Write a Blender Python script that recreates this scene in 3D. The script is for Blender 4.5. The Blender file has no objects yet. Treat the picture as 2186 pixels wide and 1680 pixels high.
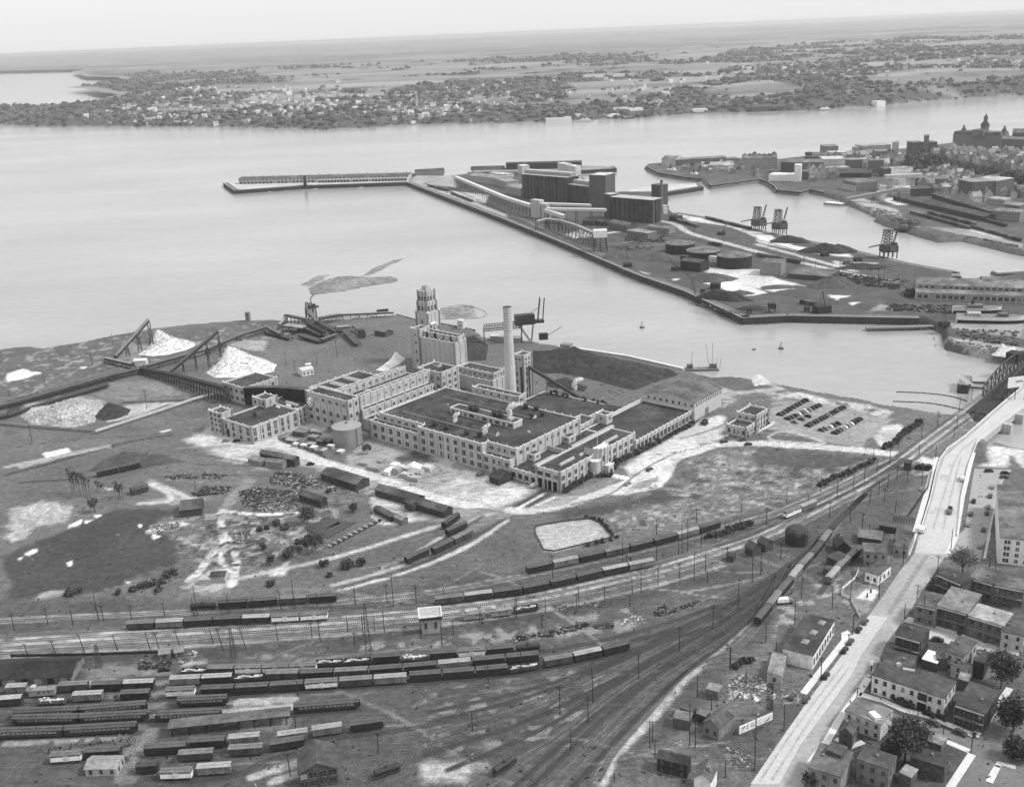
import bpy, math, random
import numpy as np
from mathutils import Vector
random.seed(7); RNG=np.random.default_rng(7)
SC=bpy.context.scene; COL=SC.collection
# ------------------------------------------------------------------ camera
CAM_H=238.0; FPX=2300.0; HOR=770.0; ROLL=math.radians(2.45)
th=math.atan(HOR/FPX)
cF=np.array([0,math.cos(th),-math.sin(th)]); cup=np.array([0,math.sin(th),math.cos(th)]); cX=np.array([1.,0,0])
cR=math.cos(ROLL)*cX-math.sin(ROLL)*cup; cU=math.sin(ROLL)*cX+math.cos(ROLL)*cup
cam=bpy.data.cameras.new('camera'); co=bpy.data.objects.new('camera',cam); COL.objects.link(co)
from mathutils import Matrix
mt=Matrix.Identity(4)
for i in range(3):
 mt[i][0]=cR[i]; mt[i][1]=cU[i]; mt[i][2]=-cF[i]
mt[2][3]=CAM_H
co.matrix_world=mt; cam.sensor_width=36; cam.sensor_fit='HORIZONTAL'; cam.lens=36*FPX/2186
cam.clip_start=1; cam.clip_end=200000
SC.camera=co
# ------------------------------------------------------------------ light
SUN_AZ=math.radians(100); SUN_EL=math.radians(48)      # azimuth from +Y (view direction) clockwise
W=bpy.data.worlds.new('World'); SC.world=W; W.use_nodes=True
nt=W.node_tree; nt.nodes.clear()
sky=nt.nodes.new('ShaderNodeTexSky'); sky.sky_type='NISHITA'; sky.sun_disc=False
sky.sun_elevation=SUN_EL; sky.sun_rotation=SUN_AZ; sky.dust_density=4.0; sky.air_density=1.0; sky.ozone_density=1.0
bw=nt.nodes.new('ShaderNodeRGBToBW'); bg=nt.nodes.new('ShaderNodeBackground'); bg.inputs[1].default_value=0.15
wo=nt.nodes.new('ShaderNodeOutputWorld')
nt.links.new(sky.outputs[0],bw.inputs[0])
mn=nt.nodes.new('ShaderNodeMath'); mn.operation='MINIMUM'; mn.inputs[1].default_value=6.0; nt.links.new(bw.outputs[0],mn.inputs[0])
mx=nt.nodes.new('ShaderNodeMath'); mx.operation='MULTIPLY_ADD'; mx.inputs[1].default_value=.18; mx.inputs[2].default_value=2.25      # thin even overcast over the clear sky
nt.links.new(mn.outputs[0],mx.inputs[0]); nt.links.new(mx.outputs[0],bg.inputs[0]); nt.links.new(bg.outputs[0],wo.inputs[0])
sl=bpy.data.lights.new('sun','SUN'); sl.energy=1.3; sl.angle=math.radians(10); sl.color=(1,1,1)
so=bpy.data.objects.new('sun',sl); COL.objects.link(so)
sd=Vector((math.sin(SUN_AZ)*math.cos(SUN_EL),math.cos(SUN_AZ)*math.cos(SUN_EL),math.sin(SUN_EL)))
so.rotation_euler=sd.to_track_quat('Z','Y').to_euler(); so.location=sd*500
vs=SC.view_settings; vs.view_transform='Standard'; vs.look='None'; vs.exposure=1.27; vs.gamma=1
# ------------------------------------------------------------------ photograph frames -> world
FR=dict(z1=(0,0,1.6815),z2=(1300,0,1.6815),z3=(2540,0,1.6815),z4=(760,560,1.9175),z5=(1900,500,2.186),z6=(2840,450,2.186),a1=(780,1040,2.186),a2=(1300,1300,2.7325),a3=(1900,1300,2.186),a4=(2840,950,2.186),a5=(0,1100,2.186),a6=(0,1650,2.186),a7=(900,1650,2.186),a8=(1900,1700,2.186),b1=(2840,1350,2.186),b2=(2500,1900,2.7325),b3=(3150,1950,3.055),b4=(3000,2400,2.6024),b5=(2300,2350,2.4289),b6=(0,2150,2.186),b7=(0,2450,2.186),b8=(900,2150,2.0975),c1=(1600,2100,1.9744),c2=(2200,1000,2.4289),v=(0,0,.56927),s=(0,0,1.0))
def uvp(k,x,y):
 a,b,s=FR[k]; return (a+x/s)*.56927,(b+y/s)*.56927
def G(k,x,y,z=0.0):
 u,w=uvp(k,x,y); d=cF+cR*(u-1093)/FPX+cU*(840-w)/FPX
 t=(z-CAM_H)/d[2]; return (t*d[0],t*d[1],z)
def Gs(k,pts,z=0.0): return [G(k,x,y,z)[:2] for x,y in pts]
def Gm(*a): return [G(*p)[:2] for p in a]        # mixed frames
def proj(x,y,z):
 q=np.array([x,y,z-CAM_H]); w=q@cF
 return 1093+FPX*(q@cR)/w, 840-FPX*(q@cU)/w
def hgt(xy,k,ytop):                               # height of the thing standing at xy that reaches row ytop
 t=uvp(k,0,ytop)[1]; lo,hi=0.,150.
 for _ in range(30):
  m=(lo+hi)/2
  if proj(xy[0],xy[1],m)[1]>t: lo=m
  else: hi=m
 return lo
ORD=['first','second','third','fourth','fifth','sixth','seventh','eighth','ninth','tenth','eleventh','twelfth','thirteenth','fourteenth','fifteenth','sixteenth','seventeenth','eighteenth','nineteenth','twentieth','twenty-first','twenty-second','twenty-third','twenty-fourth','twenty-fifth']
# ------------------------------------------------------------------ materials
MC={}
def mat(val,var=.25,sc=.6,rough=.9,kind='plain',name=None,sc2=None):
 key=(round(val,3),var,sc,rough,kind)
 if key in MC: return MC[key]
 m=bpy.data.materials.new(name or f'{kind}_grey'); m.use_nodes=True; n=m.node_tree; b=n.nodes['Principled BSDF']
 b.inputs['Roughness'].default_value=rough
 if 'Specular IOR Level' in b.inputs: b.inputs['Specular IOR Level'].default_value=.3
 g=n.nodes.new('ShaderNodeNewGeometry')
 def math_(op,a,b2=None,clamp=False):
  q=n.nodes.new('ShaderNodeMath'); q.operation=op; q.use_clamp=clamp
  for i,x in enumerate((a,b2)):
   if x is None: continue
   if isinstance(x,(int,float)): q.inputs[i].default_value=x
   else: n.links.new(x,q.inputs[i])
  return q.outputs[0]
 def noise(s,detail=4,vec=None):
  q=n.nodes.new('ShaderNodeTexNoise'); q.inputs['Scale'].default_value=s; q.inputs['Detail'].default_value=detail
  n.links.new(vec if vec else g.outputs['Position'],q.inputs['Vector']); return q.outputs['Fac']
 def ramp(f,lo,hi,a,c):
  q=n.nodes.new('ShaderNodeMapRange'); q.inputs[1].default_value=lo; q.inputs[2].default_value=hi; q.inputs[3].default_value=a; q.inputs[4].default_value=c
  n.links.new(f,q.inputs[0]); return q.outputs[0]
 def scaled(x,y,z):
  q=n.nodes.new('ShaderNodeVectorMath'); q.operation='MULTIPLY'; q.inputs[1].default_value=(x,y,z); n.links.new(g.outputs['Position'],q.inputs[0]); return q.outputs[0]
 f=ramp(noise(sc),.3,.7,1-var,1+var)
 f=math_('MULTIPLY',f,ramp(noise(sc*.13,3),.3,.7,1-var*.6,1+var*.6))
 if kind=='wall':          # rain streaks run down the wall
  f=math_('MULTIPLY',f,ramp(noise(1,5,scaled(.7,.7,.06)),.3,.7,.84,1.06))
 if kind=='silo':
  f=math_('MULTIPLY',f,ramp(noise(1,5,scaled(.25,.25,.012)),.3,.7,.55,1.3))
 if kind in('board','facade'):
  u=n.nodes.new('ShaderNodeUVMap'); sp=n.nodes.new('ShaderNodeSeparateXYZ'); n.links.new(u.outputs[0],sp.inputs[0])
  if kind=='board':
   w=math_('FRACT',math_('MULTIPLY',sp.outputs[0],1/1.1)); f=math_('MULTIPLY',f,ramp(w,0,.25,.6,1))
  else:
   a=math_('FRACT',math_('MULTIPLY',sp.outputs[0],1/3.1)); c=math_('FRACT',math_('MULTIPLY',sp.outputs[1],1/3.7))
   wa=math_('MULTIPLY',math_('GREATER_THAN',a,.32),math_('LESS_THAN',a,.72)); wc=math_('MULTIPLY',math_('GREATER_THAN',c,.3),math_('LESS_THAN',c,.78))
   f=math_('MULTIPLY',f,math_('SUBTRACT',1,math_('MULTIPLY',math_('MULTIPLY',wa,wc),.72)))
 if kind=='roof':
  f=math_('MULTIPLY',f,ramp(noise(.09,5),.38,.72,.7,1.7)); f=math_('MULTIPLY',f,ramp(noise(.5,4),.3,.7,.75,1.3))
 if kind=='ground':
  at=n.nodes.new('ShaderNodeAttribute'); at.attribute_name='tone'
  f=ramp(noise(1.1,6),.28,.72,.66,1.36)
  f=math_('MULTIPLY',f,ramp(noise(.3,6),.3,.7,.74,1.27)); f=math_('MULTIPLY',f,ramp(noise(1,5,scaled(.12,.9,1)),.32,.68,.8,1.2))
  f=math_('MULTIPLY',f,ramp(noise(.035,3),.3,.7,.86,1.14))
  spk=ramp(noise(2.3,2),.66,.74,0,.1)
  v=math_('ADD',math_('MULTIPLY',at.outputs['Fac'],f),spk)
 else: v=math_('MULTIPLY',f,val)
 if kind=='glass':      # a few random panes get sky reflection painted in as paler colour
  oi=n.nodes.new('ShaderNodeObjectInfo'); v=math_('ADD',v,ramp(oi.outputs['Random'],.9,1.,0,.3)); v=math_('ADD',v,ramp(oi.outputs['Random'],0,.5,.03,0))
 v=math_('MINIMUM',v,.86)
 cb=n.nodes.new('ShaderNodeCombineColor')
 for i in range(3): n.links.new(v,cb.inputs[i])
 n.links.new(cb.outputs[0],b.inputs['Base Color'])
 if rough>.7:
  bp=n.nodes.new('ShaderNodeBump'); bp.inputs['Strength'].default_value=.25; bp.inputs['Distance'].default_value=.15
  n.links.new(noise(sc*2.5,3),bp.inputs['Height']); n.links.new(bp.outputs[0],b.inputs['Normal'])
 MC[key]=m; return m
CONC=mat(.43,.1,.5,kind='wall',name='mill_concrete'); TRIM=mat(.62,.08,.8,name='pale_trim'); ROOF=mat(.045,.2,.3,kind='roof',name='tar_roof')
GLASS=mat(.012,.3,.3,.6,'glass','window_glass'); DARK=mat(.03,.3,.5,name='dark_timber'); STEEL=mat(.05,.3,.5,.6,name='dark_steel')
WHITE=mat(.72,.08,.6,name='white_paint'); LIGHT=mat(.38,.15,.5,name='light_grey'); MID=mat(.17,.2,.5,name='mid_grey'); WOOD=mat(.11,.35,.8,name='weathered_wood')
BRICK=mat(.2,.2,.5,kind='wall',name='brick'); SLATE=mat(.06,.25,.4,kind='roof',name='slate_roof'); COAL=mat(.035,.4,.35,name='coal'); LEAF=mat(.07,.45,.7,name='leaves'); BARK=mat(.06,.3,1.,name='bark')
# ------------------------------------------------------------------ mesh builder
class MB:
 def __init__(s): s.v=[]; s.f=[]; s.m=[]; s.uv=[]
 def poly(s,pts,mi=0,uv=None):
  b=len(s.v); s.v+= [tuple(p) for p in pts]; s.f.append(tuple(range(b,b+len(pts)))); s.m.append(mi); s.uv.append(uv)
 def prism(s,pts,z0,z1,mi=0,mt=None,bottom=False):
  n=len(pts); ar=sum(pts[i][0]*pts[(i+1)%n][1]-pts[(i+1)%n][0]*pts[i][1] for i in range(n))
  if ar<0: pts=pts[::-1]
  L=0
  for i in range(n):
   a,b=pts[i],pts[(i+1)%n]; d=math.hypot(b[0]-a[0],b[1]-a[1])
   s.poly([(a[0],a[1],z0),(b[0],b[1],z0),(b[0],b[1],z1),(a[0],a[1],z1)],mi,[(L,0),(L+d,0),(L+d,z1-z0),(L,z1-z0)]); L+=d
  s.poly([(p[0],p[1],z1) for p in pts],mi if mt is None else mt)
  if bottom: s.poly([(p[0],p[1],z0) for p in pts[::-1]],mi)
 def box(s,x,y,z,sx,sy,sz,r=0,mi=0,mt=None):   # centred in x,y, standing on z
  c,q=math.cos(r),math.sin(r)
  s.prism([(x+c*a-q*b,y+q*a+c*b) for a,b in((-sx/2,-sy/2),(sx/2,-sy/2),(sx/2,sy/2),(-sx/2,sy/2))],z,z+sz,mi,mt,True)
 def beam(s,p,q,w,mi=0,w2=None):
  p=Vector(p); q=Vector(q); d=(q-p)
  if d.length<1e-6: return
  d.normalize(); a=d.cross(Vector((0,0,1)))
  if a.length<1e-3: a=Vector((1,0,0))
  a.normalize(); b=a.cross(d); h=(w2 or w)/2; w=w/2
  c=[p+a*i*w+b*j*h for i,j in((-1,-1),(1,-1),(1,1),(-1,1))]; e=[x+(q-p) for x in c]
  for i in range(4): s.poly([c[i],c[(i+1)%4],e[(i+1)%4],e[i]],mi)
  s.poly(c[::-1],mi); s.poly(e,mi)
 def cyl(s,x,y,z0,z1,r0,r1=None,n=16,mi=0,mt=None,cap=True):
  r1=r0 if r1 is None else r1
  A=[(x+math.cos(2*math.pi*i/n),y+math.sin(2*math.pi*i/n)) for i in range(n)]
  lo=[(x+(a-x)*r0,y+(b-y)*r0,z0) for a,b in A]; hi=[(x+(a-x)*r1,y+(b-y)*r1,z1) for a,b in A]
  for i in range(n): s.poly([lo[i],lo[(i+1)%n],hi[(i+1)%n],hi[i]],mi)
  if cap: s.poly(hi,mi if mt is None else mt)
 def cone(s,x,y,z0,z1,r,n=16,mi=0):
  for i in range(n):
   a,b=2*math.pi*i/n,2*math.pi*(i+1)/n
   s.poly([(x+r*math.cos(a),y+r*math.sin(a),z0),(x+r*math.cos(b),y+r*math.sin(b),z0),(x,y,z1)],mi)
 def gable(s,pts,z,rise,mi=0,over=.4,ends=None,th_=.15):   # pts: 4 corners, ridge parallel to edge 0-1
  a,b,c,d=[Vector((p[0],p[1],z)) for p in pts]; u=(b-a).normalized(); w=(d-a).normalized()
  e=Vector((0,0,rise)); r0=(a+d)/2+e; r1=(b+c)/2+e
  if ends is not None:
   s.poly([a,d,r0],ends); s.poly([b,r1,c],ends)
  sl=rise/((d-a).length/2); k=Vector((0,0,-over*sl)); up=Vector((0,0,th_))
  A=a-u*over-w*over+k+up; B=b+u*over-w*over+k+up; C=c+u*over+w*over+k+up; D=d-u*over+w*over+k+up; R0=r0-u*over+up; R1=r1+u*over+up
  s.poly([A,B,R1,R0],mi); s.poly([R0,R1,C,D],mi)
  for p,q in((A,B),(C,D),(B,R1),(R1,C),(D,R0),(R0,A)): s.poly([p,q,q-up,p-up],mi)
 def blob(s,x,y,z,rx,ry,rz,mi=0,n=8,m=5,jit=.15):
  P=[]
  for j in range(m+1):
   ph=math.pi*j/m-math.pi/2
   P.append([(x+rx*math.cos(ph)*math.cos(2*math.pi*i/n)*(1+random.uniform(-jit,jit)),y+ry*math.cos(ph)*math.sin(2*math.pi*i/n)*(1+random.uniform(-jit,jit)),z+rz*math.sin(ph)*(1+random.uniform(-jit,jit))) for i in range(n)])
  for j in range(m):
   for i in range(n): s.poly([P[j][i],P[j][(i+1)%n],P[j+1][(i+1)%n],P[j+1][i]],mi)
 def mesh(s,name,mats,loc=(0,0,0)):
  me=bpy.data.meshes.new(name); nv=len(s.v)
  co_=np.array(s.v,dtype=np.float64).reshape(-1,3)-np.array(loc)
  me.vertices.add(nv); me.vertices.foreach_set('co',co_.ravel())
  lens=np.array([len(f) for f in s.f]); tot=int(lens.sum())
  me.loops.add(tot); me.loops.foreach_set('vertex_index',np.concatenate([np.array(f) for f in s.f]))
  me.polygons.add(len(s.f)); st=np.concatenate([[0],np.cumsum(lens)[:-1]])
  me.polygons.foreach_set('loop_start',st); me.polygons.foreach_set('loop_total',lens); me.polygons.foreach_set('material_index',np.array(s.m))
  if any(u is not None for u in s.uv):
   ul=me.uv_layers.new(name='UVMap'); arr=[]
   for f,u in zip(s.f,s.uv): arr+= (u if u is not None else [(0,0)]*len(f))
   ul.data.foreach_set('uv',np.array(arr,dtype=np.float32).ravel())
  for m in (mats if isinstance(mats,(list,tuple)) else [mats]): me.materials.append(m)
  me.update(calc_edges=True); me.validate(); return me
 def obj(s,name,mats,parent=None,at=None):
  if at is None:
   if parent is not None and parent.get('_wb'): at=parent['_wb']
   elif parent is not None: at=(0,0,0)
   else:
    a=np.array(s.v); lo,hi=a.min(0),a.max(0); at=((lo[0]+hi[0])/2,(lo[1]+hi[1])/2,lo[2])
  at=tuple(float(x) for x in at)
  o=bpy.data.objects.new(name,s.mesh(name,mats,at)); COL.objects.link(o)
  if parent is not None:
   o.parent=parent
   if parent.type=='MESH' and not parent.get('_wb') : pass
  else: o.location=at
  return o
def tag(o,label=None,cat=None,group=None,kind=None):
 if label: o['label']=label
 if cat: o['category']=cat
 if group: o['group']=group
 if kind: o['kind']=kind
 return o
BASES={}
def thing(name,label,cat,loc=(0,0,0),rz=0,group=None,local=False):
 o=bpy.data.objects.new(name,None); COL.objects.link(o); o.empty_display_size=.5
 o.location=loc; o.rotation_euler=(0,0,rz); tag(o,label,cat,group)
 BASES[o.name]=(0,0,0) if local else tuple(float(x) for x in loc)
 return o
def part(name,mb,mats,parent,label=None):          # vertices of mb are world coordinates (or local for prototypes)
 p=parent; root=p
 while root.parent: root=root.parent
 b=BASES.get(root.name,(0,0,0))
 o=bpy.data.objects.new(name,mb.mesh(name,mats,b)); COL.objects.link(o); o.parent=parent
 if label: o['label']=label
 return o
def dup(root,loc,rz=0,label=None,group=None,scale=None):
 r=root.copy(); COL.objects.link(r); r.location=loc; r.rotation_euler=(0,0,rz)
 if scale: r.scale=scale
 if label: r['label']=label
 if group: r['group']=group
 for ch in list(root.children):
  c=ch.copy(); COL.objects.link(c); c.parent=r
  for g in list(ch.children):
   d=g.copy(); COL.objects.link(d); d.parent=c
 return r
def solo(name,mb,mats,label,cat,group=None): return tag(mb.obj(name,mats),label,cat,group)
WC={}
def window(parent,p,ang,w,h,style='one',mats=None,name='window'):   # p: centre of the sill on the wall, ang: direction the wall faces
 key=(round(w,2),round(h,2),style)
 if key not in WC:
  m=MB()
  def pane(x0,x1,z0,z1):
   m.box((x0+x1)/2,.0,z0,x1-x0,.12,z1-z0,0,0)
   m.box((x0+x1)/2,-.02,(z0+z1)/2-.04,x1-x0,.14,.09,0,1); m.box((x0+x1)/2,-.022,z0,.09,.14,z1-z0,0,1)
  if style=='pair': pane(-w/2,-w*.08,0,h); pane(w*.08,w/2,0,h)
  elif style=='many':
   k=max(2,int(w/1.1))
   for i in range(k): pane(-w/2+i*w/k+.07,-w/2+(i+1)*w/k-.07,0,h)
  else: pane(-w/2,w/2,0,h)
  if style!='many': m.box(0,-.06,-.14,w+.2,.22,.13,0,1)
  WC[key]=m.mesh(name,mats or [GLASS,MID])
 root=parent
 while root.parent: root=root.parent
 b=BASES.get(root.name,(0,0,0))
 o=bpy.data.objects.new(name,WC[key]); COL.objects.link(o); o.parent=parent
 o.location=(p[0]-b[0],p[1]-b[1],p[2]-b[2]); o.rotation_euler=(0,0,ang+math.pi/2)
 return o
# ------------------------------------------------------------------ numpy noise and polygons
def vnoise(x,y,seed=0):
 xi=np.floor(x).astype(np.int64); yi=np.floor(y).astype(np.int64); xf=x-xi; yf=y-yi
 def h(a,b):
  n=(a*374761393+b*668265263+seed*974711)&0x7fffffff; n=((n^(n>>13))*1274126177)&0x7fffffff; return ((n^(n>>16))&0xffff)/65535.
 u=xf*xf*(3-2*xf); w=yf*yf*(3-2*yf)
 return (h(xi,yi)*(1-u)+h(xi+1,yi)*u)*(1-w)+(h(xi,yi+1)*(1-u)+h(xi+1,yi+1)*u)*w
def fbm(x,y,seed=0,o=4):
 r=0;a=.5
 for i in range(o): r=r+a*vnoise(x*2**i,y*2**i,seed+i); a*=.5
 return r/(1-.5**o)
def inside(X,Y,P):
 r=np.zeros(X.shape,bool); n=len(P)
 for i in range(n):
  x0,y0=P[i]; x1,y1=P[(i+1)%n]
  if y0==y1: continue
  c=((y0>Y)!=(y1>Y))&(X<(x1-x0)*(Y-y0)/(y1-y0)+x0); r^=c
 return r
def segdist(X,Y,P,closed=True):
 d=np.full(X.shape,1e9); n=len(P)
 for i in range(n if closed else n-1):
  x0,y0=P[i]; x1,y1=P[(i+1)%n]; dx,dy=x1-x0,y1-y0; l=dx*dx+dy*dy+1e-9
  t=np.clip(((X-x0)*dx+(Y-y0)*dy)/l,0,1); d=np.minimum(d,np.hypot(X-x0-t*dx,Y-y0-t*dy))
 return d
def pin(x,y,P):
 r=False; n=len(P); j=n-1
 for i in range(n):
  if (P[i][1]>y)!=(P[j][1]>y) and x<(P[j][0]-P[i][0])*(y-P[i][1])/(P[j][1]-P[i][1])+P[i][0]: r=not r
  j=i
 return r
def sdist(X,Y,P):
 d=segdist(X,Y,P); return np.where(inside(X,Y,P),d,-d)
def resample(P,step):
 P=[np.array(p[:2],float) for p in P]; out=[P[0]]
 for a,b in zip(P[:-1],P[1:]):
  n=max(1,int(np.hypot(*(b-a))/step))
  for i in range(1,n+1): out.append(a+(b-a)*i/n)
 return out
def smooth(P,it=2):
 P=[np.array(p[:2],float) for p in P]
 for _ in range(it):
  Q=[P[0]]
  for a,b in zip(P[:-1],P[1:]): Q+= [a*.75+b*.25,a*.25+b*.75]
  P=Q+[P[-1]]
 return P
def offset(P,d):
 P=[np.array(p[:2],float) for p in P]; out=[]
 for i in range(len(P)):
  a=P[max(0,i-1)]; b=P[min(len(P)-1,i+1)]; t=(b-a)/ (np.hypot(*(b-a))+1e-9); out.append(P[i]+d*np.array([-t[1],t[0]]))
 return out
def ribbon(mb,P,w,z,mi=0):
 A=offset(P,w/2); B=offset(P,-w/2); L=0
 for i in range(len(P)-1):
  d=float(np.hypot(*(np.array(P[i+1])-np.array(P[i]))))
  mb.poly([(*B[i],z),(*B[i+1],z),(*A[i+1],z),(*A[i],z)],mi,[(L,0),(L+d,0),(L+d,w),(L,w)]); L+=d
# mill frame
MO=G('a2',250,935)[:2]; MA=math.radians(-40.4); ME1=(math.cos(MA),math.sin(MA)); ME2=(-ME1[1],ME1[0])
def MF(s,t): return (MO[0]+s*ME1[0]+t*ME2[0],MO[1]+s*ME1[1]+t*ME2[1])
# ================================================================== GROUND, WATER, HILLS
WZ=-6.0
NEAR=Gm(('v',-500,830),('v',-100,765),('v',20,742),('v',60,738),('v',95,743),('v',125,737),('v',180,728),('v',250,714),('v',330,700),('v',420,690),('v',500,684),('v',560,682),('v',640,683),('a1',820,332),('a1',1000,345),('a1',1200,330),('a1',1400,312),('a1',1550,304),('a1',1700,345),('a1',1950,385),('a1',2100,412),('a1',2186,432),('a3',-200,-85),('a3',200,-50),('a3',470,5),('a3',1000,85),('a3',1450,188),('a3',1560,215),('a3',1700,245),('a3',1900,245),('a3',2080,272),('a4',130,1055),('a4',250,1085),('a4',480,1130),('a4',840,1190),('a4',1030,1235),('a4',1330,1275),('b1',1330,400),('b1',1420,425),('b1',1620,440),('b1',1730,430),('b1',1800,560),('b1',1880,680),('b1',1960,672),('b1',2060,700),('b1',2250,740),('b1',3400,900),('v',3600,1000),('v',3600,2400),('v',-1500,2400),('v',-1500,1000))
PIER=Gm(('z4',150,250),('z4',230,298),('z4',740,262),('z4',1470,238),('z4',2186,510),('z5',500,915),('z5',1000,1130),('c2',520,95),('c2',900,225),('c2',1420,468),('a4',250,512),('a4',1330,532),('a4',1480,600),('a4',1510,735),('a4',1750,790),('a4',2080,850),('a4',2700,930),('a4',2900,60),('a4',2186,130),('a4',1930,185),('a4',1665,192),('z6',1665,1250),('z6',1250,1175),('z6',720,1050),('z5',2186,822),('z5',1640,690),('z5',1400,650),('z5',1300,560),('z5',1290,490),('z5',1610,435),('z5',1590,403),('z5',1240,415),('z5',880,478),('z5',600,335),('z2',1440,1078),('z2',780,1090),('z4',1760,190),('z4',1740,160),('z4',260,212),('z4',150,238))
MOLE=Gm(('z2',770,1090),('z2',1440,1078),('z2',1700,1064),('z2',1690,1048),('z2',1470,1040),('z2',780,1058))
CITY=Gm(('z6',3000,1300),('z6',2300,1085),('z6',2140,1060),('z6',1900,1000),('z6',1690,950),('z6',1500,960),('z6',1330,915),('z6',1050,825),('z6',980,795),('z6',1010,770),('z6',820,690),('z6',740,662),('z6',700,630),('z6',540,592),('z6',430,568),('z6',350,592),('z6',160,572),('z6',150,548),('z6',90,508),('z5',2080,375),('z5',1680,428),('z5',1655,405),('z5',1600,372),('z5',1470,360),('z5',1250,325),('z5',1145,270),('z5',1150,252),('z5',1270,238),('z5',1900,202),('z3',640,1003),('z3',930,968),('z3',1400,938),('z3',1730,900),('z3',2300,830),('z3',3200,780),('z3',3600,900))
UPTOWN=[G('z6',x,y,20)[:2] for x,y in((1255,300),(1430,292),(1700,365),(2140,447),(2600,520),(2900,430),(2500,150),(1600,205),(1480,225))]
UPC=20.0
# ------------------------------------------------------------------ railway lines (axes)
_M=smooth(Gm(('b6',-400,590),('b6',60,565),('b6',700,520),('b6',1400,480),('b8',0,424),('b8',700,372),('b8',1400,312),('a8',0,1215),('a8',390,1150),('a8',700,1078),('a8',1215,962),('a8',1700,815),('a8',2186,645),('b1',250,1335),('b1',640,1135),('b1',900,1005),('b1',1050,920),('b1',1200,815),('b1',1480,605),('b1',1900,300),('b1',2130,120),('b1',2500,-180)),2)
_U=Gm(('b6',-300,410),('b6',60,392),('b6',900,345),('b6',1540,318),('b8',300,258),('b8',770,231),('b8',1200,192),('b8',1678,127),('a8',0,1032),('a8',165,1001),('a8',590,911),('a8',1000,821),('a8',1390,725),('a8',1760,615),('a8',2186,500),('b1',160,1255),('b1',500,1110),('b1',760,990),('b1',980,880),('b1',1180,800))
TRK=dict(U=_U,M0=offset(_M,4.7),M1=_M,M2=offset(_M,-5),M3=offset(_M,-9.2)[:46],
 U3=Gm(('a8',1700,770),('a8',2000,680),('b1',60,1385),('b1',250,1312),('b1',490,1206),('b1',800,1060),('b1',1050,912),('b1',1200,805)),
 Y1=Gm(('b1',1230,815),('b1',1080,930),('b1',900,1080),('b1',700,1260),('b2',1660,310),('b2',1475,555),('b2',1270,795),('b2',1040,1080),('b2',925,1225),('b2',640,1530),('b5',720,330),('b5',300,800),('b5',0,1130),('c1',1260,1640)),
 Y2=Gm(('b2',1560,900),('b2',1640,795),('b2',1860,560),('b2',1990,470),('b2',2080,380)))
for i,q in enumerate(((('b2',1500,420),('b2',900,830),('b2',0,1230),('c1',1500,620),('c1',900,800),('c1',0,960)),(('b2',1500,430),('b2',900,870),('b2',0,1320),('c1',1400,740),('c1',800,960),('c1',0,1130)),(('b2',1450,480),('b2',850,950),('b2',0,1400),('c1',1400,790),('c1',800,1060),('c1',0,1290)),(('b2',1400,540),('b2',800,1030),('b2',0,1480),('c1',1400,880),('c1',800,1180),('c1',0,1440)),(('b2',1350,600),('b2',750,1120),('b2',0,1560),('c1',1400,950),('c1',1000,1280),('c1',650,1480),('c1',300,1680)),(('b2',1300,680),('b2',700,1200),('b2',100,1560),('c1',1500,950),('c1',1100,1270),('c1',650,1680)),(('b2',1250,740),('b2',650,1300),('b2',200,1580),('c1',1680,900),('c1',1300,1260),('c1',900,1680)),(('b2',1200,820),('b2',600,1400),('b2',250,1640),('c1',1720,1000),('c1',1400,1330),('c1',1080,1680)))):
 TRK['F%d'%i]=Gm(('b1',900-8*i,1090+6*i),('b1',620-10*i,1370+6*i),*q)
for i in range(7):
 a_,b_=[np.array(resample(smooth(TRK['F%d'%j],2),4)) for j in(i,i+1)]; ii_=np.linspace(0,.999,70); TRK['F%d'%(i+8)]=[tuple(a_[int(t*len(a_))]*.5+b_[int(t*len(b_))]*.5) for t in ii_]
for i,q in enumerate(([(500,2545),(675,2538),(960,2533),(1191,2524),(1277,2508),(1500,2489),(1650,2480),(1853,2465),(2073,2440),(2400,2370),(2700,2270)],[(500,2585),(636,2577),(870,2567),(995,2557),(1250,2550),(1513,2533),(1797,2505),(2046,2482),(2400,2400),(2700,2310)],[(480,2630),(620,2622),(874,2609),(1126,2593),(1377,2576),(1646,2555),(1894,2535),(2147,2492),(2362,2442),(2700,2340)],[(-50,2600),(460,2590),(580,2585)],[(-50,2645),(420,2630),(570,2624)],[(-50,2705),(300,2692),(560,2668),(860,2648)],[(-50,2728),(300,2716),(560,2706),(840,2697)],[(-50,2772),(260,2760),(520,2748)],[(570,2718),(840,2700),(1110,2680),(1360,2660)],[(540,2836),(700,2828),(850,2812),(1020,2795),(1180,2768),(1450,2748),(1700,2700)],[(180,2861),(330,2852),(470,2848)],[(600,2927),(730,2926),(880,2912),(1010,2840),(1150,2822)])):
 TRK['R%d'%i]=Gm(*[('s',a,b) for a,b in q])
def gz_city(X,Y):
 d=sdist(X,Y,UPTOWN); t=np.clip((d+24)/24,0,1); return UPC*t*t*(3-2*t)
def czone(x,y): return float(gz_city(np.array([float(x)]),np.array([float(y)]))[0])
rows=[235.]
while rows[-1]<3000: rows.append(rows[-1]*1.0033)
rows=np.array(rows); cols=np.linspace(-.62,.64,720)
gx=rows[:,None]*cols[None,:]; gy=np.repeat(rows[:,None],len(cols),1)
X=gx.ravel(); Y=gy.ravel()
sn=sdist(X,Y,NEAR); sp_=sdist(X,Y,PIER); sm_=sdist(X,Y,MOLE); sc_=sdist(X,Y,CITY)
jag=(fbm(X/9,Y/9,3)-.5)*5
SD=np.maximum(np.maximum(sn+jag,np.maximum(sp_,sm_)),sc_+jag*.6)
quay=np.maximum(sp_,sm_)
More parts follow.
